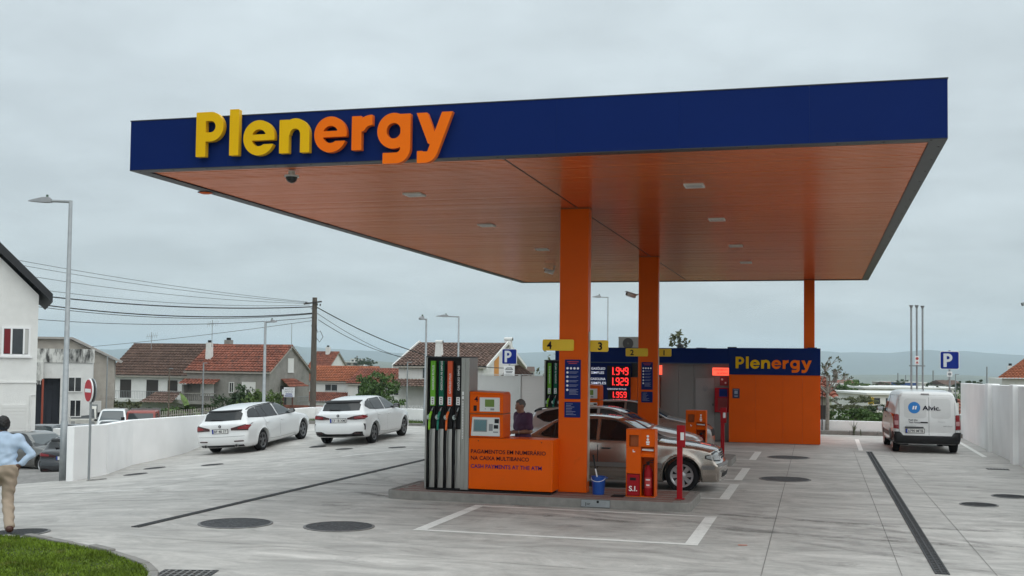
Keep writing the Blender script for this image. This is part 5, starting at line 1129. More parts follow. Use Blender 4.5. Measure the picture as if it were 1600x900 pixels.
def estate(label, loc, rot, paint, h=.035):
    c = Car('white_estate_car', label, loc, rot, ESTATE, paint, h=h)
    c.windows([((-1.90, -1.28), [(-1.90, 1.115), (-1.28, 1.06)], [(-1.90, 1.13), (-1.80, 1.25), (-1.62, 1.315), (-1.28, 1.345)]), ((-1.235, -.88), [(-1.235, 1.055), (-.88, 1.03)], [(-1.235, 1.35), (-.88, 1.36)]), ((-.84, -.16), [(-.84, 1.03), (-.16, 1.0)], [(-.84, 1.36), (-.16, 1.365)]), ((-.06, .98), [(-.06, .995), (.98, .985)], [(-.06, 1.36), (.2, 1.335), (.5, 1.215), (.78, 1.08), (.98, .995)], m_glass2)], frame=True)
    c.patch('windscreen', 'z', 1, (.38, 1.04), [(.38, -.55), (1.04, -.72)], [(.38, .55), (1.04, .72)], m_glass2, nu=10, nv=14)
    c.patch('rear_window', 'x', -1, (-.62, .62), [(-.62, 1.055), (0, 1.045), (.62, 1.055)], [(-.62, 1.235), (-.56, 1.29), (0, 1.31), (.56, 1.29), (.62, 1.235)], m_glass, nu=18, nv=10); c.patch('roof_spoiler', 'x', -1, (-.56, .56), 1.30, 1.332, m_trimb, off=.03, nu=16, nv=3, skirt=.03)
    c.both('tail_lamp', 'x', (.36, .86), [(.36, .765), (.60, .755), (.86, .74)], [(.36, .83), (.60, .885), (.76, .92), (.86, .93)], m_taild, sgn=-1, off=.012); c.both('tail_lamp_glow', 'x', (.58, .86), [(.58, .80), (.86, .77)], [(.58, .845), (.76, .89), (.86, .90)], m_tail, sgn=-1, off=.016)
    c.both('tail_lamp_side', 'y', (-2.20, -1.98), [(-2.20, .77), (-1.98, .865)], [(-2.20, .91), (-1.98, .885)], m_tail, off=.012, nu=6, nv=4)
    c.plate(-1, 0, .745, .52, .115, 'BP 48 ST'); mb = MB(); mb.cyl((-2.325, 0, .895), (-2.345, 0, .895), .042, n=20); mb.build('emblem_ring', m_trimb, c.t); mb = MB(); mb.cyl((-2.345, 0, .895), (-2.350, 0, .895), .026, n=16); mb.build('emblem', m_alloy, c.t)
    c.both('reflector', 'x', (.45, .74), .415, .45, m_taild, sgn=-1, off=.006); c.patch('diffuser', 'x', -1, (-.72, .72), .255, .32, m_trimb, off=.004, nu=20, nv=3)
    for y in (.52, -.52): mb = MB(); mb.cyl((-2.22, y, .30), (-2.335, y, .30), .05, n=18); e = mb.build('exhaust', m_chrome, c.t); mb = MB(); mb.cyl((-2.32, y, .30), (-2.338, y, .30), .04, n=16); mb.build('exhaust_bore', m_gap, e)
    c.door((-1.08, -.13), [(-1.08, .74), (-.92, .58), (-.80, .33), (-.13, .30)], [(-1.08, 1.01), (-.13, .975)]); c.door((-.115, .98), .30, [(-.115, .975), (.98, .955)]); c.handle(-.95, .86, m_pw); c.handle(.05, .84, m_pw)
    for y in (.60, -.60): mb = MB(); z = [float(c.hit('z', np.array([x]), np.array([y]), 1)[0])+.035 for x in np.linspace(-1.75, .15, 10)]; mb.tube([(x, y, zz-(.035 if i in (0, 9) else 0)) for i, (x, zz) in enumerate(zip(np.linspace(-1.75, .15, 10), z))], .014, 6); mb.build('roof_rail', m_trimb, c.t, smooth=True)
    mb = MB(); P = [(-2.19, -.02, 1.075), (-2.17, .2, 1.085), (-2.165, .38, 1.09)]; mb.tube(P, .014, 6); mb.build('wiper', m_trimb, c.t)
    c.patch('tailgate_gap', 'x', -1, (-.78, .78), .575, .582, m_gap, off=.002, nu=22, nv=2)
    c.wheels('five'); c.mirrors(.68, 1.05, m_trimb); return c
def hatch(label, loc, rot, paint, name='white_hatchback_car', plate='CF 18 XM', rear=True, h=.035, group=None):
    c = Car(name, label, loc, rot, HATCH, paint, group, h=h)
    c.windows([((-1.62, -1.12), [(-1.62, 1.185), (-1.45, 1.10), (-1.12, 1.075)], [(-1.62, 1.20), (-1.45, 1.30), (-1.12, 1.365)]), ((-1.08, -.24), [(-1.08, 1.07), (-.24, 1.035)], [(-1.08, 1.37), (-.24, 1.385)]), ((-.14, .88), [(-.14, 1.03), (.88, 1.015)], [(-.14, 1.385), (.12, 1.36), (.42, 1.235), (.70, 1.10), (.88, 1.025)], m_glass2)])
    c.patch('windscreen', 'z', 1, (.32, .94), [(.32, -.55), (.94, -.71)], [(.32, .55), (.94, .71)], m_glass2, nu=10, nv=14)
    c.patch('rear_window', 'x', -1, (-.62, .62), [(-.62, 1.06), (0, 1.05), (.62, 1.06)], [(-.62, 1.235), (-.55, 1.30), (0, 1.325), (.55, 1.30), (.62, 1.235)], m_glass, nu=18, nv=10); c.patch('roof_spoiler', 'x', -1, (-.58, .58), 1.29, 1.345, m_trimb, off=.035, nu=16, nv=3, skirt=.04)
    if rear:
        c.both('tail_lamp', 'x', (.30, .84), [(.30, .80), (.55, .785), (.84, .80)], [(.30, .845), (.55, .91), (.84, .935)], m_taild, sgn=-1, off=.012); c.both('tail_lamp_glow', 'x', (.52, .84), [(.52, .815), (.84, .82)], [(.52, .87), (.84, .92)], m_tail, sgn=-1, off=.016); c.both('tail_lamp_side', 'y', (-2.04, -1.82), [(-2.04, .81), (-1.82, .855)], [(-2.04, .925), (-1.82, .89)], m_tail, off=.012, nu=6, nv=4)
        c.plate(-1, 0, .765, .52, .115, plate); mb = MB(); mb.cyl((-2.125, 0, .915), (-2.15, 0, .915), .04, n=20); mb.build('emblem_ring', m_trimb, c.t); mb = MB(); mb.cyl((-2.15, 0, .915), (-2.155, 0, .915), .025, n=16); mb.build('emblem', m_alloy, c.t)
        c.patch('diffuser', 'x', -1, (-.78, .78), [(-.78, .27), (.78, .27)], [(-.78, .42), (-.55, .42), (-.42, .35), (.42, .35), (.55, .42), (.78, .42)], m_trimb, off=.008, nu=24, nv=4); c.both('reflector', 'x', (.52, .72), .355, .385, m_taild, sgn=-1, off=.014); c.both('air_slot', 'y', (-2.03, -1.99), .47, .66, m_trimb, off=.006, nu=3, nv=5)
        mb = MB(); mb.tube([(-1.98, -.02, 1.085), (-1.965, .2, 1.09), (-1.955, .36, 1.095)], .014, 6); mb.build('wiper', m_trimb, c.t)
    c.door((-1.02, -.2), [(-1.02, .76), (-.88, .60), (-.78, .34), (-.2, .30)], [(-1.02, 1.04), (-.2, 1.005)]); c.door((-.185, .86), .30, [(-.185, 1.005), (.86, .985)]); c.handle(-.90, .88, paint); c.handle(-.02, .86, paint)
    if not rear:
        c.both('headlamp', 'x', (.42, .82), [(.42, .63), (.82, .68)], [(.42, .74), (.82, .80)], m_lampw, sgn=1, off=.008); c.both('headlamp_side', 'y', (1.70, 2.0), [(1.70, .78), (2.0, .69)], [(1.70, .80), (2.0, .80)], m_lampw, off=.008, nu=6, nv=4); c.patch('grille', 'x', 1, (-.38, .38), .52, .70, m_gap, off=.006)
    c.wheels('five' if rear else 'seven'); c.mirrors(.60, 1.08, m_trimb if rear else paint); return c

# cars at the pumps (all drive towards +X)
EX = rotz(0)
sedan('silver saloon car with round-holed wheels at the near pump, nose past the red post', (-3.985, 22.27, 0), EX, m_ps)
hatch('pale silver car seen over the roof of the saloon, second from the near pump', (-4.72, 26.05, 0), EX, m_ps2, name='silver_hatchback_car', rear=False, h=.04)
hatch('silver brown car at the far pump, behind the second orange column', (-4.95, 31.15, 0), rotz(0), M('paint_bronze', (.30, .27, .245), .28, metal=.45, coat=1.0), name='silver_hatchback_car', rear=False, h=.045)
# the two white cars parked on the slope
def on_wheels(rr, v, w, spec, ya):
    """pose from the right rear tyre contact point"""
    f_ = Vector(v).normalized(); R3 = car_rot(v, w); p = Vector(rr); return p-R3 @ Vector((spec['axles'][0], -ya, 0)), R3
def z_at(x, y): return float(hz(x, y))
def pose(x, y, spec, Wm):
    """stand a car heading +Y on the slope, (x, y) = right rear contact"""
    wb = spec['axles'][1]-spec['axles'][0]; a = Vector((x, y, z_at(x, y))); b = Vector((x-.03, y+wb, z_at(x-.03, y+wb))); c = Vector((x-1.7, y, z_at(x-1.7, y)))
    return on_wheels(a, b-a, c-a, spec, Wm-.13)
_p, _r = pose(-16.75, 31.55, ESTATE, .912); estate('white estate car with roof rails parked by the sloping white wall', _p, _r, m_pw)
_p, _r = pose(-13.6, 32.9, HATCH, .90); hatch('white hatchback car parked right of the white estate car', _p, _r, m_pw)

# ------------------------------------------------------------------ delivery van
VAN = dict(side=[(1.98, .22), (2.15, .28), (2.19, .50), (2.16, .75), (2.05, .90), (1.75, 1.02), (1.45, 1.10), (1.25, 1.20), (.95, 1.45), (.72, 1.65), (.52, 1.745), (.1, 1.79), (-.8, 1.80), (-1.6, 1.785), (-1.95, 1.755), (-2.045, 1.69), (-2.075, 1.55), (-2.125, 1.10), (-2.15, .80), (-2.155, .56), (-2.19, .50), (-2.19, .36), (-2.12, .28), (-1.9, .25), (-.5, .21), (.9, .20)],
           W=[(.0, .75), (.2, .83), (.35, .895), (.55, .92), (.75, .925), (.95, .915), (1.1, .895), (1.3, .855), (1.5, .805), (1.65, .76), (1.8, .68), (1.9, .6)], P=[(-2.6, .96), (-2.15, .975), (-1.8, .99), (-1.0, 1.0), (0, 1.0), (1.2, 1.0), (1.7, .97), (2.0, .92), (2.4, .85)], axles=(-1.43, 1.32), rw=.325, bowf=.25, bowb=.05, k=.075, crown=.03)
def van(loc, rot):
    pw = M('van_white', (.66, .665, .66), .35, coat=.7, var=.03); c = Car('delivery_van', 'white panel van with blue round logo on its rear doors, parked by the right wall', loc, rot, VAN, pw, h=.035, cat='van')
    # rear doors: a gap and two leaves
    c.patch('door_gap', 'x', -1, (-.76, .76), .40, [(-.76, 1.60), (-.66, 1.665), (.66, 1.665), (.76, 1.60)], m_gap, off=.001, nu=26, nv=16)
    leaf = c.patch('rear_door', 'x', -1, (-.045, .75), .408, [(-.045, 1.66), (.655, 1.66), (.75, 1.597)], pw, off=.006, nu=18, nv=18)
    leaf2 = c.patch('rear_door', 'x', -1, (-.75, -.053), .408, [(-.75, 1.597), (-.655, 1.66), (-.053, 1.66)], pw, off=.006, nu=18, nv=18)
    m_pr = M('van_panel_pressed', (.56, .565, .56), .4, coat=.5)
    for (a, b, pa) in ((.02, .62, leaf), (-.64, -.11, leaf2)):
        top = [(a, 1.54), (a+.05, 1.56), (b-.06, 1.56), (b, 1.50)] if a > 0 else [(a, 1.50), (a+.06, 1.56), (b-.05, 1.56), (b, 1.54)]
        c.patch('pressed_panel', 'x', -1, (a, b), [(a, 1.05), (a+.06, 1.0), (b-.06, 1.0), (b, 1.05)], top, m_pr, off=.0085, nu=14, nv=8, parent=pa)
    def xr(y, z): return float(c.hit('x', np.array([y]), np.array([z]), -1)[0])
    def txt(s, y, z, h_, w_, m_, par, bold=.02): text('lettering', s, m_, (min(xr(y-w_*q, z+h_*p)-(xr(y, z+h_*p)-xr(y, z)) for q in (0, .5, 1) for p in (0, 1))-.016, y, z), h_, par, width=w_, ax=(0, -1, 0), up=(Vector((xr(y, z+.1)-xr(y, z), 0, .1))), bold=bold)
    mb = MB(); n = 40; P = [(xr(.345+.165*math.cos(a), 1.30+.165*math.sin(a))-.013, .345+.165*math.cos(a), 1.30+.165*math.sin(a)) for a in np.linspace(0, 2*pi, n, endpoint=False)]; mb.add([(xr(.345, 1.30)-.0135, .345, 1.30)]+P, [(0, 1+(i+1) % n, 1+i) for i in range(n)]); lg = mb.build('logo_disc', M('logo_blue', (.005, .17, .50), .4), leaf)
    mb = MB()
    for k, dy in enumerate((.045, -.02)):
        Q = [(.345+dy+.01, 1.25), (.345+dy-.03, 1.25), (.345+dy-.055, 1.35), (.345+dy-.015, 1.35)]; mb.add([(xr(y, z)-.0155, y, z) for y, z in Q], [(0, 1, 2, 3)])
    mb.build('logo_mark', m_signwhite, lg)
    txt('Alvic.', .125, 1.235, .125, .49, m_navytxt, leaf, .026)
    txt('Fuel the', .50, .93, .042, .24, m_navytxt, leaf); txt('Tech Power.', .50, .86, .042, .33, m_navytxt, leaf); txt('www.alvic.net', .58, .775, .02, .28, m_key, leaf, .005); txt('BERLINGO', -.44, .775, .024, .24, m_key, leaf2, .008); txt('Puretech', -.30, .90, .02, .18, m_key, leaf2, .004)
    c.both('tail_lamp', 'x', (.765, .90), [(.765, .68), (.90, .70)], [(.765, 1.09), (.80, 1.11), (.90, 1.10)], m_tail, sgn=-1, off=.014, nu=6, nv=10); c.both('reverse_lamp', 'x', (.775, .87), .80, .92, M('lamp_pink', (.45, .25, .25), .2), sgn=-1, off=.018, nu=4, nv=4)
    c.patch('bumper', 'x', -1, (-.91, .91), [(-.91, .30), (.91, .30)], [(-.91, .61), (-.72, .61), (-.66, .50), (.66, .50), (.72, .61), (.91, .61)], m_trimb, off=.035, nu=36, nv=6, skirt=.05); c.both('bumper_side', 'y', (-2.12, -1.83), [(-2.12, .30), (-1.83, .36)], [(-2.12, .60), (-1.83, .52)], m_trimb, off=.02, nu=5, nv=5, skirt=.03)
    c.plate(-1, .33, .64, .50, .105, '6790 MTB', off=.016); mb = MB(); mb.box(-2.172, -2.142, .10, .60, .725, .755); mb.build('plate_lamp_bar', m_trimb, c.t); mb = MB(); mb.box(-2.17, -2.135, -.02, .18, .865, .90); mb.build('door_handle', m_trimb, c.t, bevel=.01); mb = MB(); mb.box(-2.085, -2.06, -.06, .16, 1.685, 1.705); mb.build('brake_lamp', m_taild, c.t)
    c.windows([((.10, 1.02), [(.10, 1.10), (1.02, 1.09)], [(.10, 1.60), (.5, 1.585), (.75, 1.42), (1.02, 1.12)])]); c.patch('windscreen', 'z', 1, (.62, 1.30), [(.62, -.62), (1.30, -.75)], [(.62, .62), (1.30, .75)], m_glass2, nu=10, nv=12)
    c.both('side_strip', 'y', (-.95, .95), .42, .56, m_trimb, off=.016, nu=20, nv=4); c.both('side_panel_gap', 'y', (-1.0, -.02), 1.62, 1.628, m_gap, off=.002, nu=12, nv=2); c.door((.06, 1.05), .33, 1.06); c.handle(.2, .95, m_trimb); c.wheels('seven'); c.mirrors(1.02, 1.16, m_trimb)
    for x in (-1.7,): mb = MB(); mb.tube([(x, .05, 1.79), (x-.03, .05, 1.84)], .01, 6); mb.build('aerial', m_trimb, c.t)
van((2.92, 36.10, 0), rotz(pi/2+.03))
# ------------------------------------------------------------------ foliage
def leaf_cloud(name, blobs, n, size, mat, parent=None, seed=1, flat=.0, kind='stuff', world=True, clump=.55):
    """leaf-sized quads through the volume of several blobs, gathered in clumps"""
    rg = np.random.default_rng(seed); B = np.array([(b[0], b[1], b[2], b[3], b[4] if len(b) > 4 else b[3]) for b in blobs]); vol = B[:, 3]**2*B[:, 4]; cnt = np.maximum(20, (n*vol/vol.sum()).astype(int)); C_ = []
    for b, c in zip(B, cnt):
        k = max(4, c//26); d = rg.normal(size=(k, 3)); d /= np.linalg.norm(d, axis=1)[:, None]; r = rg.uniform(.45, 1.03, k)[:, None]**.7; cc = d*r*np.array([b[3], b[3], b[4]]); who = rg.integers(0, k, c)
        C_.append(b[:3]+cc[who]+rg.normal(size=(c, 3))*np.array([b[3], b[3], b[4]])*.11*clump/.55)
    P = np.concatenate(C_); m = len(P); a = rg.normal(size=(m, 3)); a /= np.linalg.norm(a, axis=1)[:, None]; b = rg.normal(size=(m, 3)); b -= a*(a*b).sum(1)[:, None]; b /= np.linalg.norm(b, axis=1)[:, None]
    s = size*rg.uniform(.55, 1.25, m)[:, None]; V = np.stack([P-a*s, P-b*s*.45, P+a*s, P+b*s*.45], 1).reshape(-1, 3); F = np.arange(m*4).reshape(-1, 4)
    o = np_mesh(name, V, F, mat, parent, world=world)
    if kind: o['kind'] = kind
    return o
def leafm(nm, c): return M(nm, c, .6, spec=.3, var=.45, vs_=1.1, var2=.35, vs2=9)
m_lf1 = leafm('leaf_green', (.055, .105, .022)); m_lf2 = leafm('leaf_light', (.085, .135, .03)); m_lf3 = leafm('leaf_dark', (.03, .058, .018)); m_lf4 = leafm('leaf_olive', (.075, .085, .035)); m_bark = M('bark', (.13, .105, .08), .9, var=.3, vs_=9, bump=.6, bs=30); m_barkg = M('bark_grey', (.24, .22, .19), .9, var=.3, vs_=12, bump=.5, bs=40)
def bush(label, x, y, z, w, h, mat, n=1500, size=.16, seed=1, cat='bush', name='bush', group=None):
    t = thing(name, label, cat, (x, y, z), group=group); rg = np.random.default_rng(seed)
    bl = [(x+rg.uniform(-.5, .5)*w, y+rg.uniform(-.3, .3)*w*.6, z+h*rg.uniform(.35, .62), w*rg.uniform(.22, .34), h*rg.uniform(.3, .42)) for _ in range(7)]
    leaf_cloud('crown', bl, n, size, mat, t, seed)
    mb = MB()
    for b in bl[:5]: mb.tube([(x+(b[0]-x)*.2, y, z-.2), ((x+b[0])/2, (y+b[1])/2, z+h*.25), b[:3]], [.05, .035, .015], 5)
    mb.build('trunk', m_bark, t, world=True); return t
def tree(label, x, y, z, h, w, mat, n=3000, size=.2, seed=1, trunk=.3, name='tree', mb_=m_bark, group=None):
    t = thing(name, label, 'tree', (x, y, z), group=group); rg = np.random.default_rng(seed); bl = []
    for k in range(10): a = rg.uniform(0, 6.28); r = rg.uniform(0, .36)*w; bl.append((x+r*math.cos(a), y+r*math.sin(a), z+h*rg.uniform(trunk+.12, .86), w*rg.uniform(.16, .27), h*rg.uniform(.12, .2)))
    leaf_cloud('crown', bl, n, size, mat, t, seed); mb = MB(); mb.tube([(x, y, z-.3), (x+.05*w, y, z+h*trunk), (x, y, z+h*.6)], [.035*h, .028*h, .015*h], 8)
    for b in bl[:7]: mb.tube([(x+.03*w, y, z+h*trunk*rg.uniform(.8, 1.4)), ((x+b[0])/2, (y+b[1])/2, (z+h*trunk+b[2])/2+.1*h), b[:3]], [.016*h, .012*h, .004*h], 5)
    mb.build('trunk', mb_, t, world=True); return t

# ------------------------------------------------------------------ houses
m_tred = M('tiles_red', (.215, .078, .052), .9, spec=.2, var=.5, vs_=2.6, var2=.25, vs2=.5, dirt=((.085, .05, .042), 1.6, .52, .70)); m_tbrn = M('tiles_brown', (.10, .064, .050), .9, spec=.2, var=.45, vs_=2.6, var2=.2, vs2=.5, dirt=((.17, .11, .085), 2, .56, .72)); m_torg = M('tiles_orange', (.285, .098, .05), .9, spec=.2, var=.4, vs_=2.6, var2=.2, vs2=.5, dirt=((.16, .065, .045), 1.6, .55, .72)); m_tmix = M('tiles_mottled', (.15, .10, .082), .9, spec=.2, var=.55, vs_=2.8, var2=.2, vs2=.7, dirt=((.30, .21, .17), 2.4, .56, .66))
m_hw = M('house_white', (.66, .66, .64), .85, var=.06, vs_=1.5, bump=.1, dirt=((.42, .41, .38), 1.2, .58, .8)); m_hg = M('house_grey', (.245, .235, .215), .9, var=.14, vs_=1.3, bump=.2, var2=.12, dirt=((.14, .135, .125), 1.0, .54, .74)); m_hb = M('house_beige', (.36, .33, .29), .9, var=.1, vs_=1.2, var2=.1, dirt=((.2, .18, .16), .8, .55, .75)); m_wood = M('dark_shutter', (.03, .024, .02), .6); m_shut = M('white_shutter', (.68, .68, .66), .6); m_dg = M('window_dark', (.02, .022, .025), .08, spec=.8)
def tile_slope(name, A, B, C, D, mat, parent, tw=.36, th=.5):
    """A,B along the eave, D,C along the ridge; rows of curved tiles"""
    A, B, C, D = [np.array(p, float) for p in (A, B, C, D)]; W_ = np.linalg.norm(B-A); S = np.linalg.norm(D-A); nc = max(4, int(W_/tw)); nr = max(3, int(S/th)); u = np.linspace(0, 1, nc*4+1); V = []
    nrm = np.cross(B-A, D-A); nrm /= np.linalg.norm(nrm); nrm *= np.sign(nrm[2])
    wave = .10*np.abs(np.sin(u*nc*pi))**.8
    rows = []
    for r in range(nr):
        for q, lift in ((0, .09), (1, .0)):
            v = min(1, (r+q)/nr+(0.0 if q == 0 else .004)); P = (A+(B-A)*u[:, None])*(1-v)+(D+(C-D)*u[:, None])*v+nrm*(wave+lift)[:, None]; rows.append(P)
    P = np.array(rows); mb = MB(); mb.grid(P); o = mb.build(name, mat, parent, world=True, smooth=False, fix=False); o['kind'] = 'stuff'; return o
def win(t, face, a0, a1, z0, z1, c, kind='glass', sill=True, nm='window'):
    """window on a wall: face 'y' at y=c (a = x) or 'x' at x=c (a = y); stands proud of the wall"""
    def B(mb, p, q, d0, d1, r, s): (mb.box(p, q, c-d1, c-d0, r, s) if face == 'y' else mb.box(c+d0, c+d1, p, q, r, s))
    mb = MB(); w = .07; B(mb, a0-w, a1+w, -.02, .05, z1, z1+w); B(mb, a0-w, a1+w, -.02, .05+(.05 if sill else 0), z0-w, z0); B(mb, a0-w, a0, -.02, .05, z0, z1); B(mb, a1, a1+w, -.02, .05, z0, z1); f = mb.build(nm, {'glass': m_shut, 'shut': m_shut, 'dark': m_wood}[kind], t, world=True)
    mb = MB(); B(mb, a0, a1, -.02, .022, z0, z1); mb.build('pane' if kind == 'glass' else 'shutter', {'glass': m_dg, 'shut': m_shut, 'dark': m_wood}[kind], f, world=True)
    mb = MB()
    if kind == 'glass': m = (a0+a1)/2; B(mb, m-.025, m+.025, .022, .04, z0, z1)
    else:
        for k in range(1, 10): z = z0+(z1-z0)*k/10; B(mb, a0+.02, a1-.02, .022, .030, z-.012, z+.012)
    mb.build('mullion' if kind == 'glass' else 'slats', m_shut if kind != 'dark' else m_wood, f, world=True); return f
def house(name, label, x0, x1, y0, y1, zb, ze, zr, wall, roof, ov=.35, tw=.36):
    t = thing(name, label, 'house', ((x0+x1)/2, y0, zb)); ym = (y0+y1)/2
    mb = MB(); mb.yz([(y0, zb), (y1, zb), (y1, ze), (ym, zr-.05), (y0, ze)], x0, x1); mb.build('wall', wall, t, world=True)
    k = (zr-ze)/(ym-y0); zo = ze-ov*k+.06
    tile_slope('roof', (x0-ov, y0-ov, zo), (x1+ov, y0-ov, zo), (x1+ov, ym, zr+.06), (x0-ov, ym, zr+.06), roof, t, tw); tile_slope('roof', (x1+ov, y1+ov, zo), (x0-ov, y1+ov, zo), (x0-ov, ym, zr+.06), (x1+ov, ym, zr+.06), roof, t, tw)
    mb = MB()
    for s, ya in ((-1, y0-ov), (1, y1+ov)): mb.hexa([(x0-ov, ya, zo-.14), (x1+ov, ya, zo-.14), (x1+ov, ym, zr-.10), (x0-ov, ym, zr-.10), (x0-ov, ya, zo-.02), (x1+ov, ya, zo-.02), (x1+ov, ym, zr+.03), (x0-ov, ym, zr+.03)])
    mb.build('roof_boards', M('eave_board', (.36, .33, .29), .8, var=.1), t, world=True)
    mb = MB(); mb.tube([(x0-ov, ym, zr+.09), (x1+ov, ym, zr+.09)], .11, 8); mb.build('ridge', roof, t, world=True); return t
def chimney(t, x, y, z0, z1, w, mat, cap='box', taper=1.0):
    mb = MB(); a = w/2; b = a*taper; mb.hexa([(x-a, y-a, z0), (x+a, y-a, z0), (x+a, y+a, z0), (x-a, y+a, z0), (x-b, y-b, z1), (x+b, y-b, z1), (x+b, y+b, z1), (x-b, y+b, z1)]); c = mb.build('chimney', mat, t, world=True); mb = MB()
    if cap == 'pipe': mb.cyl((x-b*1.3, y, z1+b*.6), (x+b*1.4, y, z1+b*.6), b*.62, n=12); mb.build('cowl', mat, c, world=True); mb = MB(); mb.cyl((x+b*1.4, y, z1+b*.6), (x+b*1.5, y, z1+b*.6), b*.5, n=12); mb.build('flue', m_black, c, world=True)
    else: mb.cyl((x, y, z1), (x, y, z1+.25), b*.7, n=10); mb.build('flue', m_black, c, world=True)
# brown roofed house
h1 = house('brown_roof_house', 'white house with wide dark brown tiled roof and brown doors on its terrace', -75.9, -66.0, 108, 117.4, -5, .95, 4.15, m_hw, m_tbrn, .5)
for a, b in ((-74.74, -73.5), (-71.4, -70.1)): win(h1, 'y', a, b, -1.75, .15, 108, 'dark', False, 'door')
win(h1, 'y', -68.75, -67.7, -.85, .15, 108, 'dark')
mb = MB(); mb.box(-75.9, -65.9, 106.2, 107.99, -2.15, -1.8); mb.build('terrace', m_hw, h1, world=True)
for k in range(46):
    x = -75.6+k*.2; mb = MB(); mb.box(x-.012, x+.012, 106.25, 106.27, -1.8, -1.0); mb.build('railing_bar', m_galv, h1, world=True)
mb = MB(); mb.box(-75.8, -66.2, 106.24, 106.28, -1.0, -.96); mb.build('handrail', m_galv, h1, world=True)
tile_slope('lean_to_roof', (-70.2, 104.6, -2.2), (-66.2, 104.6, -2.2), (-66.2, 106.6, -1.0), (-69.2, 106.6, -1.0), m_tmix, h1)
for k in range(8):
    mb = MB(); mb.box(-75.93-(.12 if k % 2 else 0), -75.6, 107.93, 107.995, -1.7+k*.33, -1.42+k*.33); mb.build('quoin', m_hg, h1, world=True)
    mb = MB(); mb.box(-66.35, -65.97, 107.93, 107.995, -1.7+k*.33, -1.42+k*.33); mb.build('quoin', m_hg, h1, world=True)
# grey house with red roof
h2 = house('red_roof_house', 'unpainted grey house with red tiled roof and a small balcony', -64.05, -54.5, 104, 113.4, -5, 1.35, 4.05, m_hg, m_tred, .25)
chimney(h2, -62.75, 106.2, 1.6, 4.35, .66, m_hw, taper=.8)
chimney(h2, -62.3, 109.4, 3.6, 4.7, .7, m_hg)
win(h2, 'y', -59.0, -58.55, -.8, .15, 104); win(h2, 'y', -57.5, -56.1, -1.0, .2, 104, 'shut'); win(h2, 'y', -62.3, -60.9, -1.2, .15, 104, 'shut', False)
win(h2, 'x', 108.2, 109.4, 1.3, 2.7, -54.5, 'shut'); win(h2, 'x', 106.6, 107.8, -2.2, -.2, -54.5, 'dark', False, 'door')
def canopy_roof(t, x0, x1, y0, y1, z0, z1, mat): tile_slope('porch_roof', (x0, y0, z0), (x1, y0, z0), (x1, y1, z1), (x0, y1, z1), mat, t)
canopy_roof(h2, -64.3, -60.1, 102.6, 104, -.1, .45, m_tred)
tile_slope('porch_roof', (-53.1, 105.9, -.3), (-53.1, 110.4, -.3), (-54.5, 109.6, .55), (-54.5, 106.6, .55), m_tred, h2)
mb = MB(); mb.box(-64.0, -60.5, 102.7, 103.99, -2.1, -1.75); mb.build('balcony_slab', m_hg, h2, world=True)
for k in range(16):
    x = -63.9+k*.22; mb = MB(); mb.lathe([(.05, 0), (.07, .2), (.04, .45), (.05, .7)], 6, (x, 102.8, -1.75)); mb.build('baluster', m_hg, h2, world=True)
mb = MB(); mb.box(-64.0, -60.4, 102.7, 102.9, -1.05, -.95); mb.box(-60.6, -60.4, 102.9, 103.9, -1.05, -.95); mb.build('handrail', m_hg, h2, world=True)
mb = MB(); mb.box(-64.1, -63.85, 103.2, 103.99, -1.75, -.1); mb.build('pillar', m_hg, h2, world=True)
for k in range(9):
    y = 108.2+k*.3; mb = MB(); mb.box(-53.3, -53.27, y, y+.03, -2.2, -1.3); mb.build('railing_bar', m_galv, h2, world=True)
mb = MB(); mb.box(-53.32, -53.25, 108.1, 110.8, -1.32, -1.28); mb.box(-53.32, -53.25, 108.1, 110.8, -1.78, -1.75); mb.build('handrail', m_galv, h2, world=True)
tile_slope('lean_to_roof', (-58.2, 101.5, -3.0), (-54.6, 101.5, -3.0), (-54.6, 103.9, -2.0), (-56.4, 103.9, -2.0), m_tred, h2)
# sign board and brick yard wall in front of it
t = thing('garden_wall', 'low red brick yard wall below the white sign board', 'wall', (-47, 96, -4)); 
for r in range(5):
    for k in range(24):
        x = -49.5+k*.27+(r % 2)*.13; mb = MB(); mb.box(x, x+.25, 96.0, 96.2, -2.75+r*.22, -2.55+r*.22); mb.build('brick', m_tred, t, world=True)
mb = MB(); mb.box(-49.5, -43, 96.03, 96.17, -4.2, -1.7); mb.build('mortar_core', m_hg, t, world=True)
_s = (-45.16, 90.00, -0.30)
t = thing('sign_board', 'white board lettered in grey and blue on two posts before the grey house', 'sign', (_s[0], 90, -4)); mb = MB(); mb.box(_s[0]-.52, _s[0]+.50, 89.97, 90.03, _s[2]-.42, _s[2]+.44); mb.build('board', M('board_white', (.72, .73, .74), .6), t, world=True)
mb = MB(); mb.box(_s[0]-.70, _s[0]-.54, 89.98, 90.02, _s[2]-.2, _s[2]+.25); mb.build('side_board', MATS['board_white'], t, world=True)
text('lettering', 'AUTO', m_key, (_s[0]-.42, 89.966, _s[2]+.18), .17, t, width=.78, world=True, bold=.01); text('lettering', 'PINTO', m_key, (_s[0]-.42, 89.966, _s[2]-.03), .15, t, width=.78, world=True, bold=.01)
mb = MB(); mb.box(_s[0]-.34, _s[0]+.28, 89.962, 89.968, _s[2]-.19, _s[2]-.11); mb.box(_s[0]-.42, _s[0]+.34, 89.962, 89.968, _s[2]-.36, _s[2]-.28); mb.build('blue_lines', m_signblue, t, world=True)
for dx in (-.62, .28): mb = MB(); mb.box(_s[0]+dx-.05, _s[0]+dx+.05, 90.04, 90.12, -5, _s[2]+.1); mb.build('post', M('rusty_post', (.09, .035, .025), .8), t, world=True)
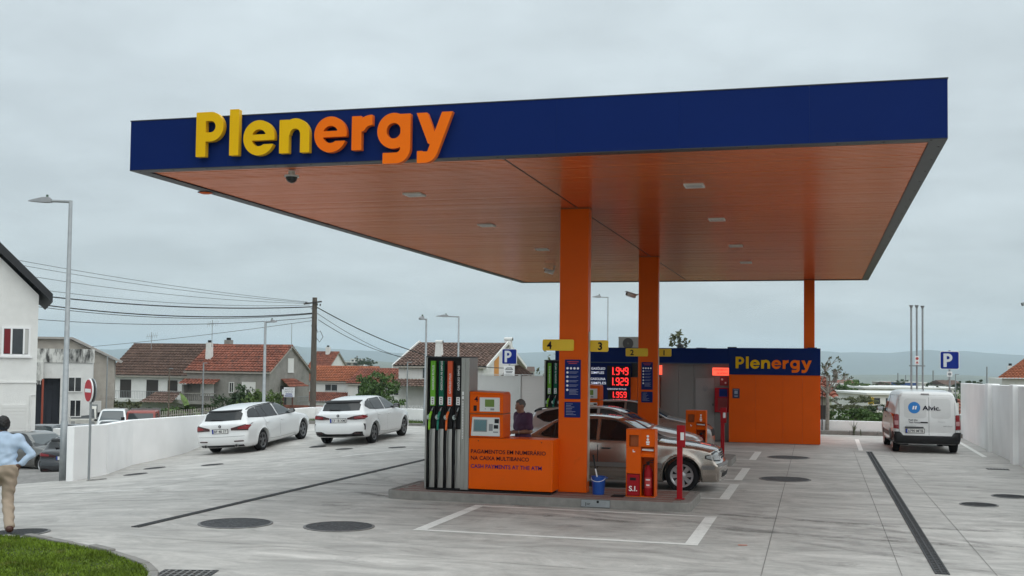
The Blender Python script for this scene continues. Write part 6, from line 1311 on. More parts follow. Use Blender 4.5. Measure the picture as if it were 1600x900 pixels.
# white house with mottled brown roof
h3 = house('white_gabled_house', 'tall white house with mottled brown roof and white chimneys behind the pump', -38.75, -30.3, 100, 113.6, -6, 2.2, 4.35, m_hw, m_tmix, .45, .40)
for x in (-39.25, -29.85):
    mb = MB(); mb.hexa([(x, 99.5, 1.95), (x+.1, 99.5, 1.95), (x+.1, 106.8, 4.4), (x, 106.8, 4.4), (x, 99.5, 2.25), (x+.1, 99.5, 2.25), (x+.1, 106.8, 4.72), (x, 106.8, 4.72)]); mb.hexa([(x, 114.1, 1.95), (x+.1, 114.1, 1.95), (x+.1, 106.8, 4.4), (x, 106.8, 4.4), (x, 114.1, 2.25), (x+.1, 114.1, 2.25), (x+.1, 106.8, 4.72), (x, 106.8, 4.72)])
    mb.build('verge_board', m_shut, h3, world=True)
chimney(h3, -35.6, 102.6, 2.7, 4.35, .72, m_hw, 'pipe', .75); chimney(h3, -30.0, 107.6, 3.6, 4.75, .72, m_hw, 'pipe', .85)
win(h3, 'y', -36.3, -34.7, 1.0, 1.95, 100); win(h3, 'y', -36.3, -34.9, -1.9, -.2, 100, 'shut'); win(h3, 'y', -32.6, -31.2, 1.0, 1.9, 100)
mb = MB(); mb.box(-30.3, -30.27, 103.6, 105.2, -1, 3.2); mb.build('ochre_panel', M('ochre_render', (.60, .27, .06), .8), h3, world=True)
tile_slope('lean_to_roof', (-39.2, 97.9, .15), (-30.4, 97.9, .15), (-30.4, 99.9, .85), (-38.9, 99.9, .85), m_tmix, h3)
mb = MB(); mb.box(-38.9, -30.5, 98.0, 98.15, -2.6, -1.55); mb.build('balcony_front', M('lattice_white', (.5, .5, .5), .8, var=.5, vs_=6), h3, world=True)
tile_slope('side_roof', (-30.65, 104.00, 0.48), (-26.30, 104.00, 1.29), (-29.45, 110.00, 2.24), (-30.94, 110.00, 2.23), m_tbrn, h3)
# red roofed houses between the pole and the white house
h4 = house('orange_roof_house', 'low white house with orange tiles right of the wooden pole', -66, -56.5, 134, 142, -7, -.05, 1.75, m_hw, m_torg, .3); win(h4, 'y', -62.1, -60.4, -1.3, -.5, 134); win(h4, 'y', -65, -63.6, -1.3, -.5, 134)
tile_slope('lean_to_roof', (-64.5, 129, -2.6), (-56.8, 129, -2.6), (-57.5, 132.5, -1.5), (-64.0, 132.5, -1.5), m_tred, h4); mb = MB(); mb.box(-64.3, -57, 129.3, 132.5, -7, -2.65); mb.build('annexe', m_hw, h4, world=True)
h5 = house('red_tiled_house', 'long low white house with weathered red tiles behind the round green tree', -57.6, -48.0, 131, 140, -7, -.25, 1.55, m_hw, m_tred, .3); win(h5, 'y', -52.2, -50.6, -1.6, -.5, 131); win(h5, 'y', -56.2, -54.9, -1.6, -.5, 131)
h6 = house('far_white_gable', 'small far white house with red roof showing beside the wooden pole', -79.4, -76.0, 165, 172, -8, 1.6, 4.0, m_hw, m_tred, .3); chimney(h6, -77.5, 168, 2.5, 4.9, .6, m_hw)
# derelict block and the house left of it
t = thing('derelict_building', 'old pale building with black mould streaks and a wide dark gateway', 'building', (-52, 69, -3)); m_mould = M('mouldy_render', (.60, .60, .57), .9, var=.1, vs_=2, stretch=(1.2, 1.2, .35), dirt=((.05, .05, .048), 1.5, .43, .57))
_b = [(-57.5, 68.2), (-49.9, 68.2)]
mb = MB(); mb.box(-57.5, -54.1, 68.2, 76, -3.5, 3.1); mb.box(-54.1, -51.9, 69.0, 76, -3.5, 1.05); mb.box(-54.1, -51.9, 68.2, 76, 1.05, 3.1); mb.box(-51.9, -49.8, 68.2, 76, -3.5, 3.1); mb.build('wall', m_hw, t, world=True)
mb = MB(); mb.box(-57.6, -49.7, 68.12, 68.195, 2.15, 3.12); mb.build('mouldy_parapet', m_mould, t, world=True); mb = MB(); mb.box(-54.3, -53.0, 67.6, 68.1, .9, 2.15); mb.build('mouldy_balcony', m_mould, t, world=True)
mb = MB(); mb.box(-54.09, -51.91, 68.9, 68.98, -3.4, 1.04); gt = mb.build('gate', M('gate_blueblack', (.012, .015, .024), .6, var=.2), t, world=True)
for k in range(6): x = -54.0+k*.4; mb = MB(); mb.box(x, x+.36, 68.86, 68.895, -3.3, .98); mb.build('gate_panel', MATS['gate_blueblack'], gt, world=True)
win(t, 'y', -51.35, -50.55, .15, 1.1, 68.2); win(t, 'y', -51.2, -50.55, -1.6, -.5, 68.2); mb = MB(); mb.tube([(-53.0, 67.55, 1.0), (-53.0, 67.55, -2.6)], .07, 8); mb.build('rusty_pipe', M('rust', (.30, .06, .03), .8), t, world=True)
for k in range(9): x = -54.25+k*.15; mb = MB(); mb.box(x, x+.05, 67.55, 67.6, .62, .95); mb.build('baluster', m_mould, t, world=True)
_dt = t
t = thing('beige_house', 'beige flat fronted house with sloping roof edge behind the derelict building', 'house', (-54, 79, -4)); _e = [-66, -56.4, -52.6]
mb = MB(); mb.xz([(-66, -5), (-52.2, -5), (-52.2, 2.35), (-55.6, 3.98), (-66, 3.98)], 79, 88); mb.build('wall', m_hb, t, world=True); mb = MB(); mb.xz([(-66.3, 3.99), (-55.5, 3.99), (-51.7, 2.12), (-51.6, 2.26), (-55.4, 4.16), (-66.3, 4.16)], 78.6, 88.4); mb.build('roof', M('roof_slab', (.33, .31, .29), .9, var=.15), t, world=True)
win(t, 'y', -54.9, -54.2, 1.0, 2.1, 79, 'shut'); win(t, 'y', -54.4, -53.2, -2.5, -1.0, 79, 'shut')
for k, x in enumerate((-62.8, -62.2, -61.2, -59.4)): mb = MB(); mb.box(x-.25, x+.25, 81, 81.6, 4.16, 4.55); mb.build('chimney', m_hb, t, world=True); mb = MB(); mb.cyl((x, 81.3, 4.55), (x, 81.3, 4.85), .2, n=8); mb.build('chimney_pot', m_wood, t, world=True)
def swing(t, c, a): c = Vector(c); t.matrix_world = Matrix.Translation(c) @ Matrix.Rotation(a, 4, 'Z') @ Matrix.Translation(-c) @ mat_of(t)
swing(_dt, (-49.8, 68.6, 0), .62); swing(t, (-51.7, 79, 0), .60); t.matrix_world = Matrix.Translation((-3.0, 0, 0)) @ t.matrix_world
# white house at the left edge
m_rough = M('rough_white', (.72, .72, .70), .9, var=.05, vs_=2, bump=.5, bs=22)
ca = .70
t = thing('white_street_house', 'near white house with black roof edge and red curtain at the left edge', 'house', (-37.25, 46.9, -1.9), ca)
def lb(nm, mt, x0, x1, y0, y1, z0, z1, par=None, bev=0): mb = MB(); mb.box(x0, x1, y0, y1, z0, z1); return mb.build(nm, mt, par or t, bevel=bev)
mb = MB(); mb.xz([(-9, -.3), (0, -.3), (0, 7.45), (-4.5, 11.95), (-9, 7.45)], 0, 9); mb.build('wall', m_rough, t)
for s in (0, 1):
    mb = MB(); P = [(.62, 7.10), (.62, 7.50), (-4.5, 12.62), (-4.5, 12.05)] if s == 0 else [(-9.62, 7.10), (-4.5, 12.05), (-4.5, 12.62), (-9.62, 7.50)]; mb.xz(P, -.55, 9.4); mb.build('roof', M('black_roof', (.012, .013, .016), .6, var=.2), t)
lb('string_course', m_rough, -9, .02, -.05, -.001, 3.10, 3.18)
f = lb('window', m_signwhite, -1.62, -.32, -.06, -.001, 4.42, 5.86); lb('pane', m_dg, -1.52, -.42, -.075, -.061, 4.52, 5.76, f); lb('curtain', M('red_curtain', (.16, .008, .014), .8), -1.50, -1.22, -.082, -.076, 4.54, 5.74, f); lb('sash', m_signwhite, -1.22, -1.14, -.095, -.076, 4.52, 5.76, f); lb('sash', m_signwhite, -.66, -.58, -.095, -.076, 4.52, 5.76, f); lb('shutter', M('shutter_grey', (.45, .45, .43), .7), -.58, -.43, -.09, -.076, 4.54, 5.74, f); lb('sill', m_signwhite, -1.70, -.24, -.14, -.001, 4.34, 4.415, f)
g = lb('garage_door', m_shut, -1.52, -.42, -.03, -.001, .02, 2.05)
for k in range(12): lb('door_slat', m_shut, -1.50, -.44, -.045, -.031, .06+k*.165, .20+k*.165, g)
mb = MB(); mb.tube([(-.25, -.04, .3), (-.25, -.04, 2.5), (-.02, -.04, 2.52)], .025, 6); mb.build('pipe', m_rough, t)
t = thing('meter_wall', 'low white gate pier with meter box beside the white street house', 'wall', (-30.6, 40.6, -1.9)); mb = MB(); mb.box(-.75, .45, 0, .3, 0, 1.35); mb.build('pier', m_rough, t, bevel=.02); mb = MB(); mb.box(-.62, .0, -.03, 0, .3, 1.0); mb.build('meter_door', m_hw, t); mb = MB(); mb.box(-.38, -.26, -.035, -.03, .5, .72); mb.build('badge', M('badge_ochre', (.3, .2, .05), .6), t)
# service enclosure behind the pump
t = thing('service_enclosure', 'white panel enclosure behind the pump and the man', 'enclosure', (-10.5, 38, 0)); m_wp = M('enclosure_white', (.60, .60, .58), .5, var=.04)
mb = MB(); mb.box(-12.2, -10.22, 38.0, 38.08, 0, 2.0); mb.build('panel', m_wp, t, world=True); mb = MB(); mb.box(-10.21, -10.12, 37.97, 38.1, 0, 2.03); mb.build('post', m_wp, t, world=True)
for k in range(19): mb = MB(); mb.box(-10.11, -8.5, 38.02, 38.07, .05+k*.103, .05+k*.103+.099); mb.build('slat', M('slat_white', (.66, .62, .59), .4), t, world=True)
mb = MB(); mb.box(-12.2, -8.5, 38.09, 38.14, 0, 1.97); mb.build('backing', m_wp, t, world=True); mb = MB(); mb.box(-11.42, -11.18, 37.985, 37.998, 1.30, 1.42); mb.build('label', m_key, t, world=True); mb = MB(); mb.box(-12.22, -8.48, 37.96, 38.16, 2.031, 2.05); mb.build('cap', m_wp, t, world=True)

# ------------------------------------------------------------------ street furniture
def lamp_post(x, y, z0, z1, arm, lb_, r=.07, grp='street lamps'):
    t = thing('street_lamp', lb_, 'street lamp', (x, y, z0), group=grp); h = z1-z0; mb = MB(); mb.tube([(0, 0, 0), (0, 0, h*.22), (0, 0, h*.221), (0, 0, h)], [r*1.25, r*1.2, r, r*.62], 14); mb.build('pole', m_galv, t, smooth=True); mb = MB(); mb.cyl((0, 0, -.2), (0, 0, .02), r*2.2, n=14); mb.build('base', m_galv, t)
    a = Vector(arm); n = a.normalized(); mb = MB(); mb.tube([(0, 0, h-.03), a*.62+Vector((0, 0, h-.01))], r*.5, 8); mb.build('arm', m_galv, t); side = Vector((-n.y, n.x, 0)); P = []
    for q, w, zt, zb in ((.58, .05, .03, -.05), (.66, .10, .09, -.05), (.85, .12, .08, -.05), (1.2, .07, .02, -.03), (1.3, .02, .0, -.02)):
        c = a*q+Vector((0, 0, h)); P.append([c-side*w+Vector((0, 0, zb)), c-side*w*.6+Vector((0, 0, zt)), c+side*w*.6+Vector((0, 0, zt)), c+side*w+Vector((0, 0, zb)), c-side*w+Vector((0, 0, zb))])
    mb = MB(); mb.grid([[tuple(p) for p in r_] for r_ in P]); mb.build('lamp_head', m_key, t); mb = MB(); c = a*.72+Vector((0, 0, h+.08)); mb.cyl(c, c+Vector((0, 0, .07)), .03, n=10); mb.build('sensor', M('sensor_green', (.05, .09, .06), .5), t)
lamp_post(-18.62, 24.55, float(street_z(-18.62, 24.5))-.08, (-18.43, 24.23, 6.49)[2], (-.85, -.18, 0), 'tall grey street lamp at the near end of the white wall', .075)
lamp_post(*(-23.94, 45.23, 4.20)[:2], -2.2, (-23.94, 45.23, 4.20)[2], (.42, .05, 0), 'grey lamp post rising behind the white estate car', .085); lamp_post(-14.73, 40.9, .0, 4.14, (-.12, -.3, 0), 'slim lamp post on the verge beside the white hatchback', .055); lamp_post(*(-18.69, 57.03, 4.96)[:2], -2.5, (-18.69, 57.03, 4.96)[2], (-.95, -.2, 0), 'lamp post with long arm behind the pump tower', .07)
lamp_post(*(-11.31, 61.08, 6.22)[:2], -2.5, (-11.31, 61.08, 6.22)[2], (-.65, -.2, 0), 'thin lamp post between the two front columns, far behind the kiosk', .05)
for i, (p, z0) in enumerate((((-38.33, 64.19, 2.26), -3), ((-42.70, 67.16, 1.84), -3), ((-51.70, 72.95, 2.64), -3.4), ((-25.62, 67.69, 2.46), -3), ((10.64, 96.39, 2.03), -4))):
    t = thing('thin_pole', 'thin grey pole %s' % ('in front of the red roofed house', 'in front of the brown roofed house', 'beside the beige house wall', 'before the tall white house', 'beyond the parking sign on the right')[i], 'pole', (p[0], p[1], z0)); mb = MB(); mb.tube([(0, 0, 0), (0, 0, p[2]-z0)], [.06, .045], 7); mb.build('shaft', m_galv if i != 1 else m_bark, t); mb = MB(); mb.obox((.12, 0, p[2]-z0), (.3, .06, .05)); mb.build('head', m_galv, t)
# no entry sign
SGX, SGY = -17.62, 24.15; sz = float(hz(SGX, SGY)); t = thing('no_entry_sign', 'round red no entry sign with white bar on a grey post', 'sign', (SGX, SGY, sz), -.62); zc = (-17.61, 24.15, 1.62)[2]-sz
mb = MB(); mb.cyl((0, .05, -.1), (0, .05, zc+.28), .03, n=10); mb.build('post', m_galv, t); mb = MB(); mb.lathe([(0, -.0), (.285, 0), (.30, .004), (.30, .03), (0, .03)], 36, (0, -.02, zc), 'Y'); mb.build('disc', m_signwhite, t); mb = MB(); mb.cyl((0, -.028, zc), (0, -.021, zc), .272, n=36); mb.build('red_face', M('sign_red', (.45, .008, .022), .45), t); mb = MB(); mb.box(-.21, .21, -.036, -.029, zc-.045, zc+.045); mb.build('bar', m_signwhite, t); mb = MB(); mb.cyl((-.02, .075, zc), (-.02, .10, zc), .30, n=32); mb.build('rear_disc', m_galv, t); mb = MB(); mb.box(-.05, .05, .0, .1, zc+.1, zc+.13); mb.build('clamp', m_galv, t)
def p_sign(x, y, zc, s, lb_, sub):
    t = thing('parking_sign', lb_, 'sign', (x, y, 0)); mb = MB(); mb.cyl((0, .03, -.3), (0, .03, zc+s*.58), .03, n=10); mb.build('post', m_galv, t); h = s/2; r = .05; P = []
    for cx, cz, a0 in ((h-r, h-r, 0), (-h+r, h-r, 90), (-h+r, -h+r, 180), (h-r, -h+r, 270)):
        for k in range(5): a = math.radians(a0+22.5*k); P.append((cx+r*math.cos(a), zc+cz+r*math.sin(a)))
    mb = MB(); mb.xz([(a*1.05, zc+(b-zc)*1.05) for a, b in P], -.012, 0); mb.build('border', m_signwhite, t); mb = MB(); mb.xz([(a*.985, zc+(b-zc)*.985) for a, b in P], -.016, -.0125); mb.build('plate', m_signblue, t)
    lp = msquares(lambda X, Y: np.minimum(_bx(X, Y, 0, .30, 0, 1.36), np.maximum(np.maximum(np.hypot(np.maximum(X-.42, 0), Y-.94)-.42, .16-np.hypot(np.maximum(X-.42, 0), Y-.94)), -X)), -.1, 1.2, -.1, 1.5, .025)
    outline_solid('letter', lp, M('sign_silver', (.62, .64, .66), .4), .003, t, (-.20*s/.6, -.0165, zc-.235*s/.6), scale=.345*s/.6)
    if sub == 'plate':
        mb = MB(); mb.box(-.22, .22, -.01, 0, zc-.78, zc-.36); pl_ = mb.build('lower_plate', m_signwhite, t); mb = MB(); mb.box(-.13, .13, -.014, -.0105, zc-.52, zc-.47); mb.tube([(-.16, -.012, zc-.52), (-.08, -.012, zc-.43), (.08, -.012, zc-.43), (.16, -.012, zc-.52)], .012, 5); mb.build('car_symbol', m_key, pl_)
        mb = MB()
        for q, w_ in ((.58, .14), (.63, .12), (.71, .15)): mb.box(-w_, w_, -.014, -.0105, zc-q-.02, zc-q+.012)
        mb.build('print', m_key, pl_)
    else: mb = MB(); mb.box(-.08, .08, -.01, 0, zc-.52, zc-.36); pl_ = mb.build('lower_plate', m_signwhite, t); mb = MB(); mb.cyl((0, -.014, zc-.44), (0, -.0105, zc-.44), .05, n=12); mb.build('symbol', m_key, pl_)
p_sign(-11.72, 42.2, (-11.80, 42.20, 2.71)[2], .58, 'blue parking sign with car plate above the white enclosure', 'plate'); p_sign(4.02, 38.0, (4.03, 38.00, 2.70)[2], .55, 'blue parking sign behind the parked van', 'small')
t = thing('vent_pipes', 'three tall thin grey vent pipes behind the parked van', 'vent pipes', (3.25, 40.8, 0))
for x, zt in ((3.08, 4.60), (3.26, 4.60), (3.45, 4.58)): mb = MB(); mb.cyl((x, 40.8, 0), (x, 40.8, zt-.08), .033, n=10); pp_ = mb.build('pipe', m_galv, t, world=True); mb = MB(); mb.cyl((x, 40.8, zt-.08), (x, 40.8, zt), .035, .065, n=12); mb.cyl((x, 40.8, zt), (x, 40.8, zt+.015), .07, n=12); mb.build('cap', m_key, pp_, world=True)
mb = MB(); mb.box(3.0, 3.52, 40.73, 40.76, 2.50, 2.54); mb.build('bracket', m_galv, t, world=True); mb = MB(); mb.box(3.19, 3.33, 40.71, 40.73, 2.56, 2.86); wl_ = mb.build('warning_plate', m_signwhite, t, world=True); mb = MB(); mb.cyl((3.26, 40.705, 2.77), (3.26, 40.709, 2.77), .05, n=12); mb.xz([(3.21, 2.60), (3.31, 2.60), (3.26, 2.69)], 40.705, 40.709); mb.build('pictogram', M('warn_red', (.4, .06, .05), .5), wl_, world=True)
t = thing('wall_camera', 'grey camera on a bracket at the right picture edge', 'camera', (5.97, 35.82, 4.41)); mb = MB(); mb.obox((0, 0, 0), (.34, .12, .10), m=Matrix.Rotation(-.3, 3, 'Y')); mb.build('housing', m_galv, t, bevel=.01); mb = MB(); mb.obox((-.165, -.0, -.05), (.02, .10, .09), m=Matrix.Rotation(-.3, 3, 'Y')); mb.build('lens', m_black, t); mb = MB(); mb.tube([(.15, 0, .05), (.3, 0, .0), (.35, 0, -6)], .035, 8); mb.build('mast', m_galv, t)
# utility pole and cables
PX, PY = (-32.71, 68.66, 6.74)[:2]; PT = (-32.71, 68.66, 6.74)[2]; t = thing('utility_pole', 'dark wooden utility pole carrying many cables', 'utility pole', (PX, PY, -3.2)); m_pole = M('old_wood', (.10, .085, .07), .9, var=.3, vs_=6, stretch=(5, 5, .4), bump=.4)
mb = MB(); mb.tube([(0, 0, 0), (0, 0, PT+3.2)], [.24, .16], 12); mb.build('pole', m_pole, t); mb = MB(); mb.obox((-.05, -.2, PT+3.2-.36), (1.3, .09, .09), m=Matrix.Rotation(-.12, 3, 'Y')); mb.build('cross_arm', m_wood, t)
for dx in (-.55, .28, .5): mb = MB(); mb.lathe([(.02, 0), (.055, .04), (.03, .08), (.055, .12), (0, .16)], 10, (dx, -.2, PT+3.2-.36-dx*.12-.16)); mb.build('insulator', m_black, t)
for q in (.75, 1.35, 1.9): mb = MB(); mb.cyl((-.2, -.05, PT+3.2-q), (.2, -.05, PT+3.2-q), .04, n=8); mb.build('bracket', m_wood, t)
mb = MB(); mb.tube([(.15, -.1, PT+1.3), (.3, -.1, PT+.85), (.5, -.1, PT+.95), (.7, -.1, PT+.55), (.45, -.1, PT+.2), (.2, -.1, PT+.5)], .02, 5); mb.build('cable_loop', m_black, t)
m_wire = M('cable_black', (.012, .012, .013), .6)
def cable(a, b, sag, r, lb_):
    a = Vector(a); b = Vector(b); mb = MB(); n = 22; P = []
    for k in range(n+1): s = k/n; p = a.lerp(b, s); P.append((p.x, p.y, p.z-sag*4*s*(1-s)))
    mb.tube(P, r, 5); tag(mb.build('overhead_cable', m_wire), lb_, 'cable', 'overhead cables')
cable((PX-.1, PY, PT-.62), (-50.11, 50.35, 7.12), .75, .038, 'thick black overhead cable left of the wooden pole, upper one'); cable((PX-.1, PY, PT-1.05), (-50.11, 50.36, 6.87), 1.0, .036, 'thick black overhead cable left of the wooden pole, lower one'); cable((PX-.1, PY, PT-1.1), (-50.92, 51.18, 6.80), 1.05, .02, 'thin cable hugging the lower thick one')
cable((PX-.1, PY, PT-1.35), (-56.58, 56.92, 5.92), .9, .02, 'overhead cable crossing the white house below the thick ones')
cable((PX-.5, PY, PT-.3), (-41.85, 50.52, 7.74), .2, .013, 'topmost thin wire left of the pole'); cable((PX-.45, PY, PT-.35), (-41.85, 50.53, 7.50), .25, .013, 'second thin wire left of the pole'); cable((PX-.4, PY, PT-.4), (-42.85, 50.27, 7.14), .35, .013, 'third thin wire left of the pole'); cable((PX-.35, PY, PT-.5), (-42.85, 50.30, 6.45), .45, .013, 'fourth thin wire left of the pole')
cable((PX+.1, PY, PT-.62), (-26.55, 96.52, 2.08), 1.1, .035, 'thick black cable falling right from the pole to the white gabled house'); cable((PX+.1, PY, PT-1.0), (-33.08, 92.63, 2.28), .55, .018, 'thin cable falling right from the pole, upper'); cable((PX+.3, PY, PT-1.5), (-33.89, 92.38, 2.83), .6, .022, 'thin cable falling right from the pole, lower'); cable((PX-.1, PY, PT-1.55), (-64.15, 80.91, 3.09), .2, .016, 'long straight wire over the red and brown roofs')
for i, (p, z0) in enumerate((((-58.77, 99.90, 6.50), 4.2), ((-65.81, 100.09, 5.26), 3.9), ((-50.16, 100.21, 6.21), 3.9))):
    t = thing('roof_aerial', 'thin television aerial above %s' % ('the brick chimney between the roofs', 'the brown roof', 'the red roof by the lamp post')[i], 'aerial', (p[0], p[1], z0)); h = p[2]-z0; mb = MB(); mb.tube([(0, 0, -.4), (0, 0, h)], .03, 5); mb.build('mast', m_galv, t)
    if i < 2:
        mb = MB(); mb.tube([(-.6, 0, h-.45), (.7, 0, h-.35)], .02, 4)
        for k in range(6): x = -.5+k*.22; mb.tube([(x, -.1, h-.7+k*.02), (x, .1, h-.15+k*.02)], .012, 4)
        mb.build('elements', m_galv, t)
# ------------------------------------------------------------------ parked vehicles on the street below
sedan('grey saloon car on the street behind the walking person', (-27.9, 35.3, -1.69), car_rot((.955, -.30, -.01), (.30, .955, 0)), m_pg, name='grey_saloon_car')
def sz_(x, y): return float(street_z(x, y))
hatch('dark car in front of the derelict gateway beside the street lamp', ((-37.57, 47.92, -0.79)[0], (-37.57, 47.92, -0.79)[1], -2.35), rotz(-1.2), m_pd, name='dark_hatchback_car', rear=True, plate='', h=.06)
hatch('dark car mostly hidden behind the near wall end', (-24.6, 33.6, -1.62), rotz(1.9), m_pd, name='dark_hatchback_car', rear=True, plate='', h=.06)
hatch('dark car roof just above the white wall, before the white truck', (*(-36.82, 50.21, -0.88)[:2], -2.42), rotz(-.55), m_pd, name='dark_hatchback_car', rear=False, h=.06); hatch('dark blue car roof above the wall, before the red truck', (*(-36.13, 52.48, -0.97)[:2], -2.35), rotz(-.6), M('paint_slate', (.03, .04, .045), .25, coat=1.0), name='dark_hatchback_car', rear=False, h=.06)
VAN2 = dict(VAN, side=[(x*1.12, z*1.12) for x, z in VAN['side']], W=[(z*1.12, w*1.03) for z, w in VAN['W']], axles=(-1.6, 1.48), P=[(x*1.12, s) for x, s in VAN['P']])
c = Car('white_van', 'white van parked left of the red truck behind the wall', (*(-46.36, 66.29, -1.44)[:2], -2.95), rotz(-1.05), VAN2, m_pw, h=.07, cat='van'); c.patch('windscreen', 'z', 1, (.72, 1.44), [(.72, -.66), (1.44, -.8)], [(.72, .66), (1.44, .8)], m_glass2, nu=8, nv=10); c.windows([((.12, 1.1), [(.12, 1.24), (1.1, 1.22)], [(.12, 1.78), (.6, 1.76), (1.1, 1.28)])]); c.wheels('seven'); c.mirrors(1.15, 1.3, m_trimb)
def truck(label, loc, rz, paint, name, bed):
    t = thing(name, label, 'truck', loc, rz); mb = MB(); mb.prism([(-.2, .75), (1.55, .75), (1.62, 1.15), (1.38, 1.98), (1.25, 2.05), (-.2, 2.05)], lambda a, b: (a, -.9+.06*(b > 1.5), b), lambda a, b: (a, .9-.06*(b > 1.5), b)); mb.build('cab', paint, t, bevel=.06)
    mb = MB(); mb.hexa([(1.604, -.78, 1.22), (1.604, .78, 1.22), (1.59, .78, 1.22), (1.59, -.78, 1.22), (1.405, -.72, 1.90), (1.405, .72, 1.90), (1.39, .72, 1.90), (1.39, -.72, 1.90)]); mb.build('windscreen', m_glass2, t); mb = MB(); mb.box(1.56, 1.63, -.9, .9, .5, .8); mb.build('bumper', m_trimb, t, bevel=.02)
    for s in (-1, 1):
        mb = MB(); mb.hexa([(.25, s*.905, 1.25), (1.35, s*.905, 1.25), (1.35, s*.89, 1.25), (.25, s*.89, 1.25), (.25, s*.855, 1.88), (1.15, s*.855, 1.88), (1.15, s*.84, 1.88), (.25, s*.84, 1.88)]); mb.build('side_window', m_glass, t); mb = MB(); mb.obox((1.45, s*1.05, 1.5), (.06, .2, .32)); mb.build('mirror', m_trimb, t); mb = MB(); mb.obox((1.6, s*.65, .95), (.04, .26, .18)); mb.build('headlamp', m_lampw, t)
        for x in (1.0, -2.2): mb = MB(); mb.lathe([(0, -.1), (.36, -.1), (.4, -.05), (.4, .1), (0, .1)], 24, (x, s*.78, .4), 'Y'); mb.build('wheel', m_tyre, t)
    mb = MB(); mb.box(-3.2, -.3, -.95, .95, .7, .85); mb.box(-3.2, -.3, -.95, -.9, .851, 1.35); mb.box(-3.2, -.3, .9, .95, .851, 1.35); mb.box(-.35, -.3, -.9, .9, .851, 2.15); mb.build('load_bed', bed, t); return t
truck('red truck parked nose out behind the white wall', (*(-40.83, 61.58, -1.31)[:2], -2.78), -1.15, m_prd, 'red_truck', M('bed_grey', (.18, .18, .18), .7)); truck('old white truck facing the camera left of the no entry post', (*(-50.88, 69.23, -2.12)[:2], -3.0), -.98, M('truck_white', (.66, .65, .60), .45, var=.08), 'white_truck', m_galv)
fe = thing('garden_railing', 'low pale picket railing beside the parked vehicles', 'railing', (-38, 66, -3)); _a = Vector((-51.29, 71.19, -1.99)); _b2 = Vector((-38.29, 66.41, -0.83))
for k in range(60): p = _a.lerp(_b2, k/59); mb = MB(); mb.obox((p.x, p.y, p.z-.25), (.06, .04, .9)); mb.build('picket', m_hb, fe, world=True)
mb = MB(); mb.tube([_a-Vector((0, 0, .1)), _b2-Vector((0, 0, .1))], .03, 5); mb.build('rail', m_hb, fe, world=True)
# ------------------------------------------------------------------ planting
bush('dark rounded bush left of the white van behind the wall', *(-56.42, 80.18, -2.51)[:2], -3.5, 4.6, 3.1, m_lf4, 3000, .15, 2); bush('dark bush in the garden below the brown house terrace', *(-57.22, 86.21, -3.08)[:2], -3.7, 6, 2.0, m_lf3, 1800, .16, 3)
bush('leafy garden bush left of the banana plant', *(-53.31, 84.15, -2.61)[:2], -3.7, 4.4, 2.2, m_lf1, 2600, .16, 4); bush('leafy green bush below the small balcony', *(-49.90, 81.97, -2.43)[:2], -3.7, 5.0, 2.2, m_lf1, 2800, .16, 5)
bush('broad green shrub before the grey house, behind the estate car', *(-39.85, 72.24, -1.53)[:2], -2.5, 3.8, 3.5, m_lf3, 3600, .14, 6); bush('lighter green shrub by the lamp post behind the estate car', *(-36.84, 68.91, -1.41)[:2], -2.3, 3.0, 2.9, m_lf2, 3000, .13, 7); bush('small green shrub left of the sign board', *(-36.69, 71.04, -1.49)[:2], -2.4, 2.0, 2.5, m_lf2, 1600, .13, 8)
tree('round green tree before the red tiled house', *(-33.94, 82.19, -1.80)[:2], -3.5, 5.0, 5.8, m_lf1, 6500, .15, 9, .15); bush('dark hedge below the tall white house', *(-28.33, 75.39, -0.93)[:2], -2.6, 4.2, 1.25, m_lf3, 1500, .13, 10); bush('dark hedge left of the white hatchback roof', *(-34.07, 69.69, -1.72)[:2], -3.6, 3, 1.2, m_lf3, 900, .13, 11); bush('small dark shrub under the round green tree', *(-34.63, 77.85, -1.88)[:2], -3.6, 2.4, 1.7, m_lf3, 900, .14, 12)
def banana(x, y, z, s):
    t = thing('banana_plant', 'broad leaved banana plant below the small balcony', 'plant', (x, y, z)); rg = np.random.default_rng(5); mb = MB(); mb.tube([(0, 0, 0), (0, 0, s*.5)], [.14, .1], 7); mb.build('stem', m_bark, t)
    for k in range(13):
        a = rg.uniform(0, 6.28); L_ = s*rg.uniform(.5, .85); el = rg.uniform(.5, 1.2); P = []
        for q in np.linspace(0, 1, 7):
            c = Vector((math.cos(a)*L_*q*math.cos(el)*1.1, math.sin(a)*L_*q*math.cos(el)*1.1, s*.45+L_*(math.sin(el)*q-.75*q*q*math.cos(el)))); w = .2*s*.4*math.sin(pi*min(1, .08+q*.92))+.01; sd = Vector((-math.sin(a), math.cos(a), 0))*w; P.append([tuple(c-sd+Vector((0, 0, .04))), tuple(c), tuple(c+sd+Vector((0, 0, .04)))])
        m_ = MB(); m_.grid(P); m_.build('leaf', m_lf2, t)
banana(*(-47.92, 78.34, -1.97)[:2], -3.4, 3.4)
def tuft(label, x, y, z, h, n=26, seed=0, mat=None):
    t = thing('weed_tuft', label, 'weed', (x, y, z)); rg = np.random.default_rng(seed); mb = MB()
    for k in range(n):
        a = rg.uniform(0, 6.28); l = rg.uniform(.5, 1)*h; b = rg.uniform(.1, .5)*l; w = rg.uniform(.012, .025); P = []
        for q in (0, .5, 1): c = Vector((math.cos(a)*b*q*q+rg.uniform(-.01, .01), math.sin(a)*b*q*q, l*q)); sd = Vector((-math.sin(a), math.cos(a), 0))*w*(1-q*.9); P.append([tuple(c-sd), tuple(c+sd)])
        mb.grid(P)
    o = mb.build('blades', mat or m_lf4, t); o['kind'] = 'stuff'
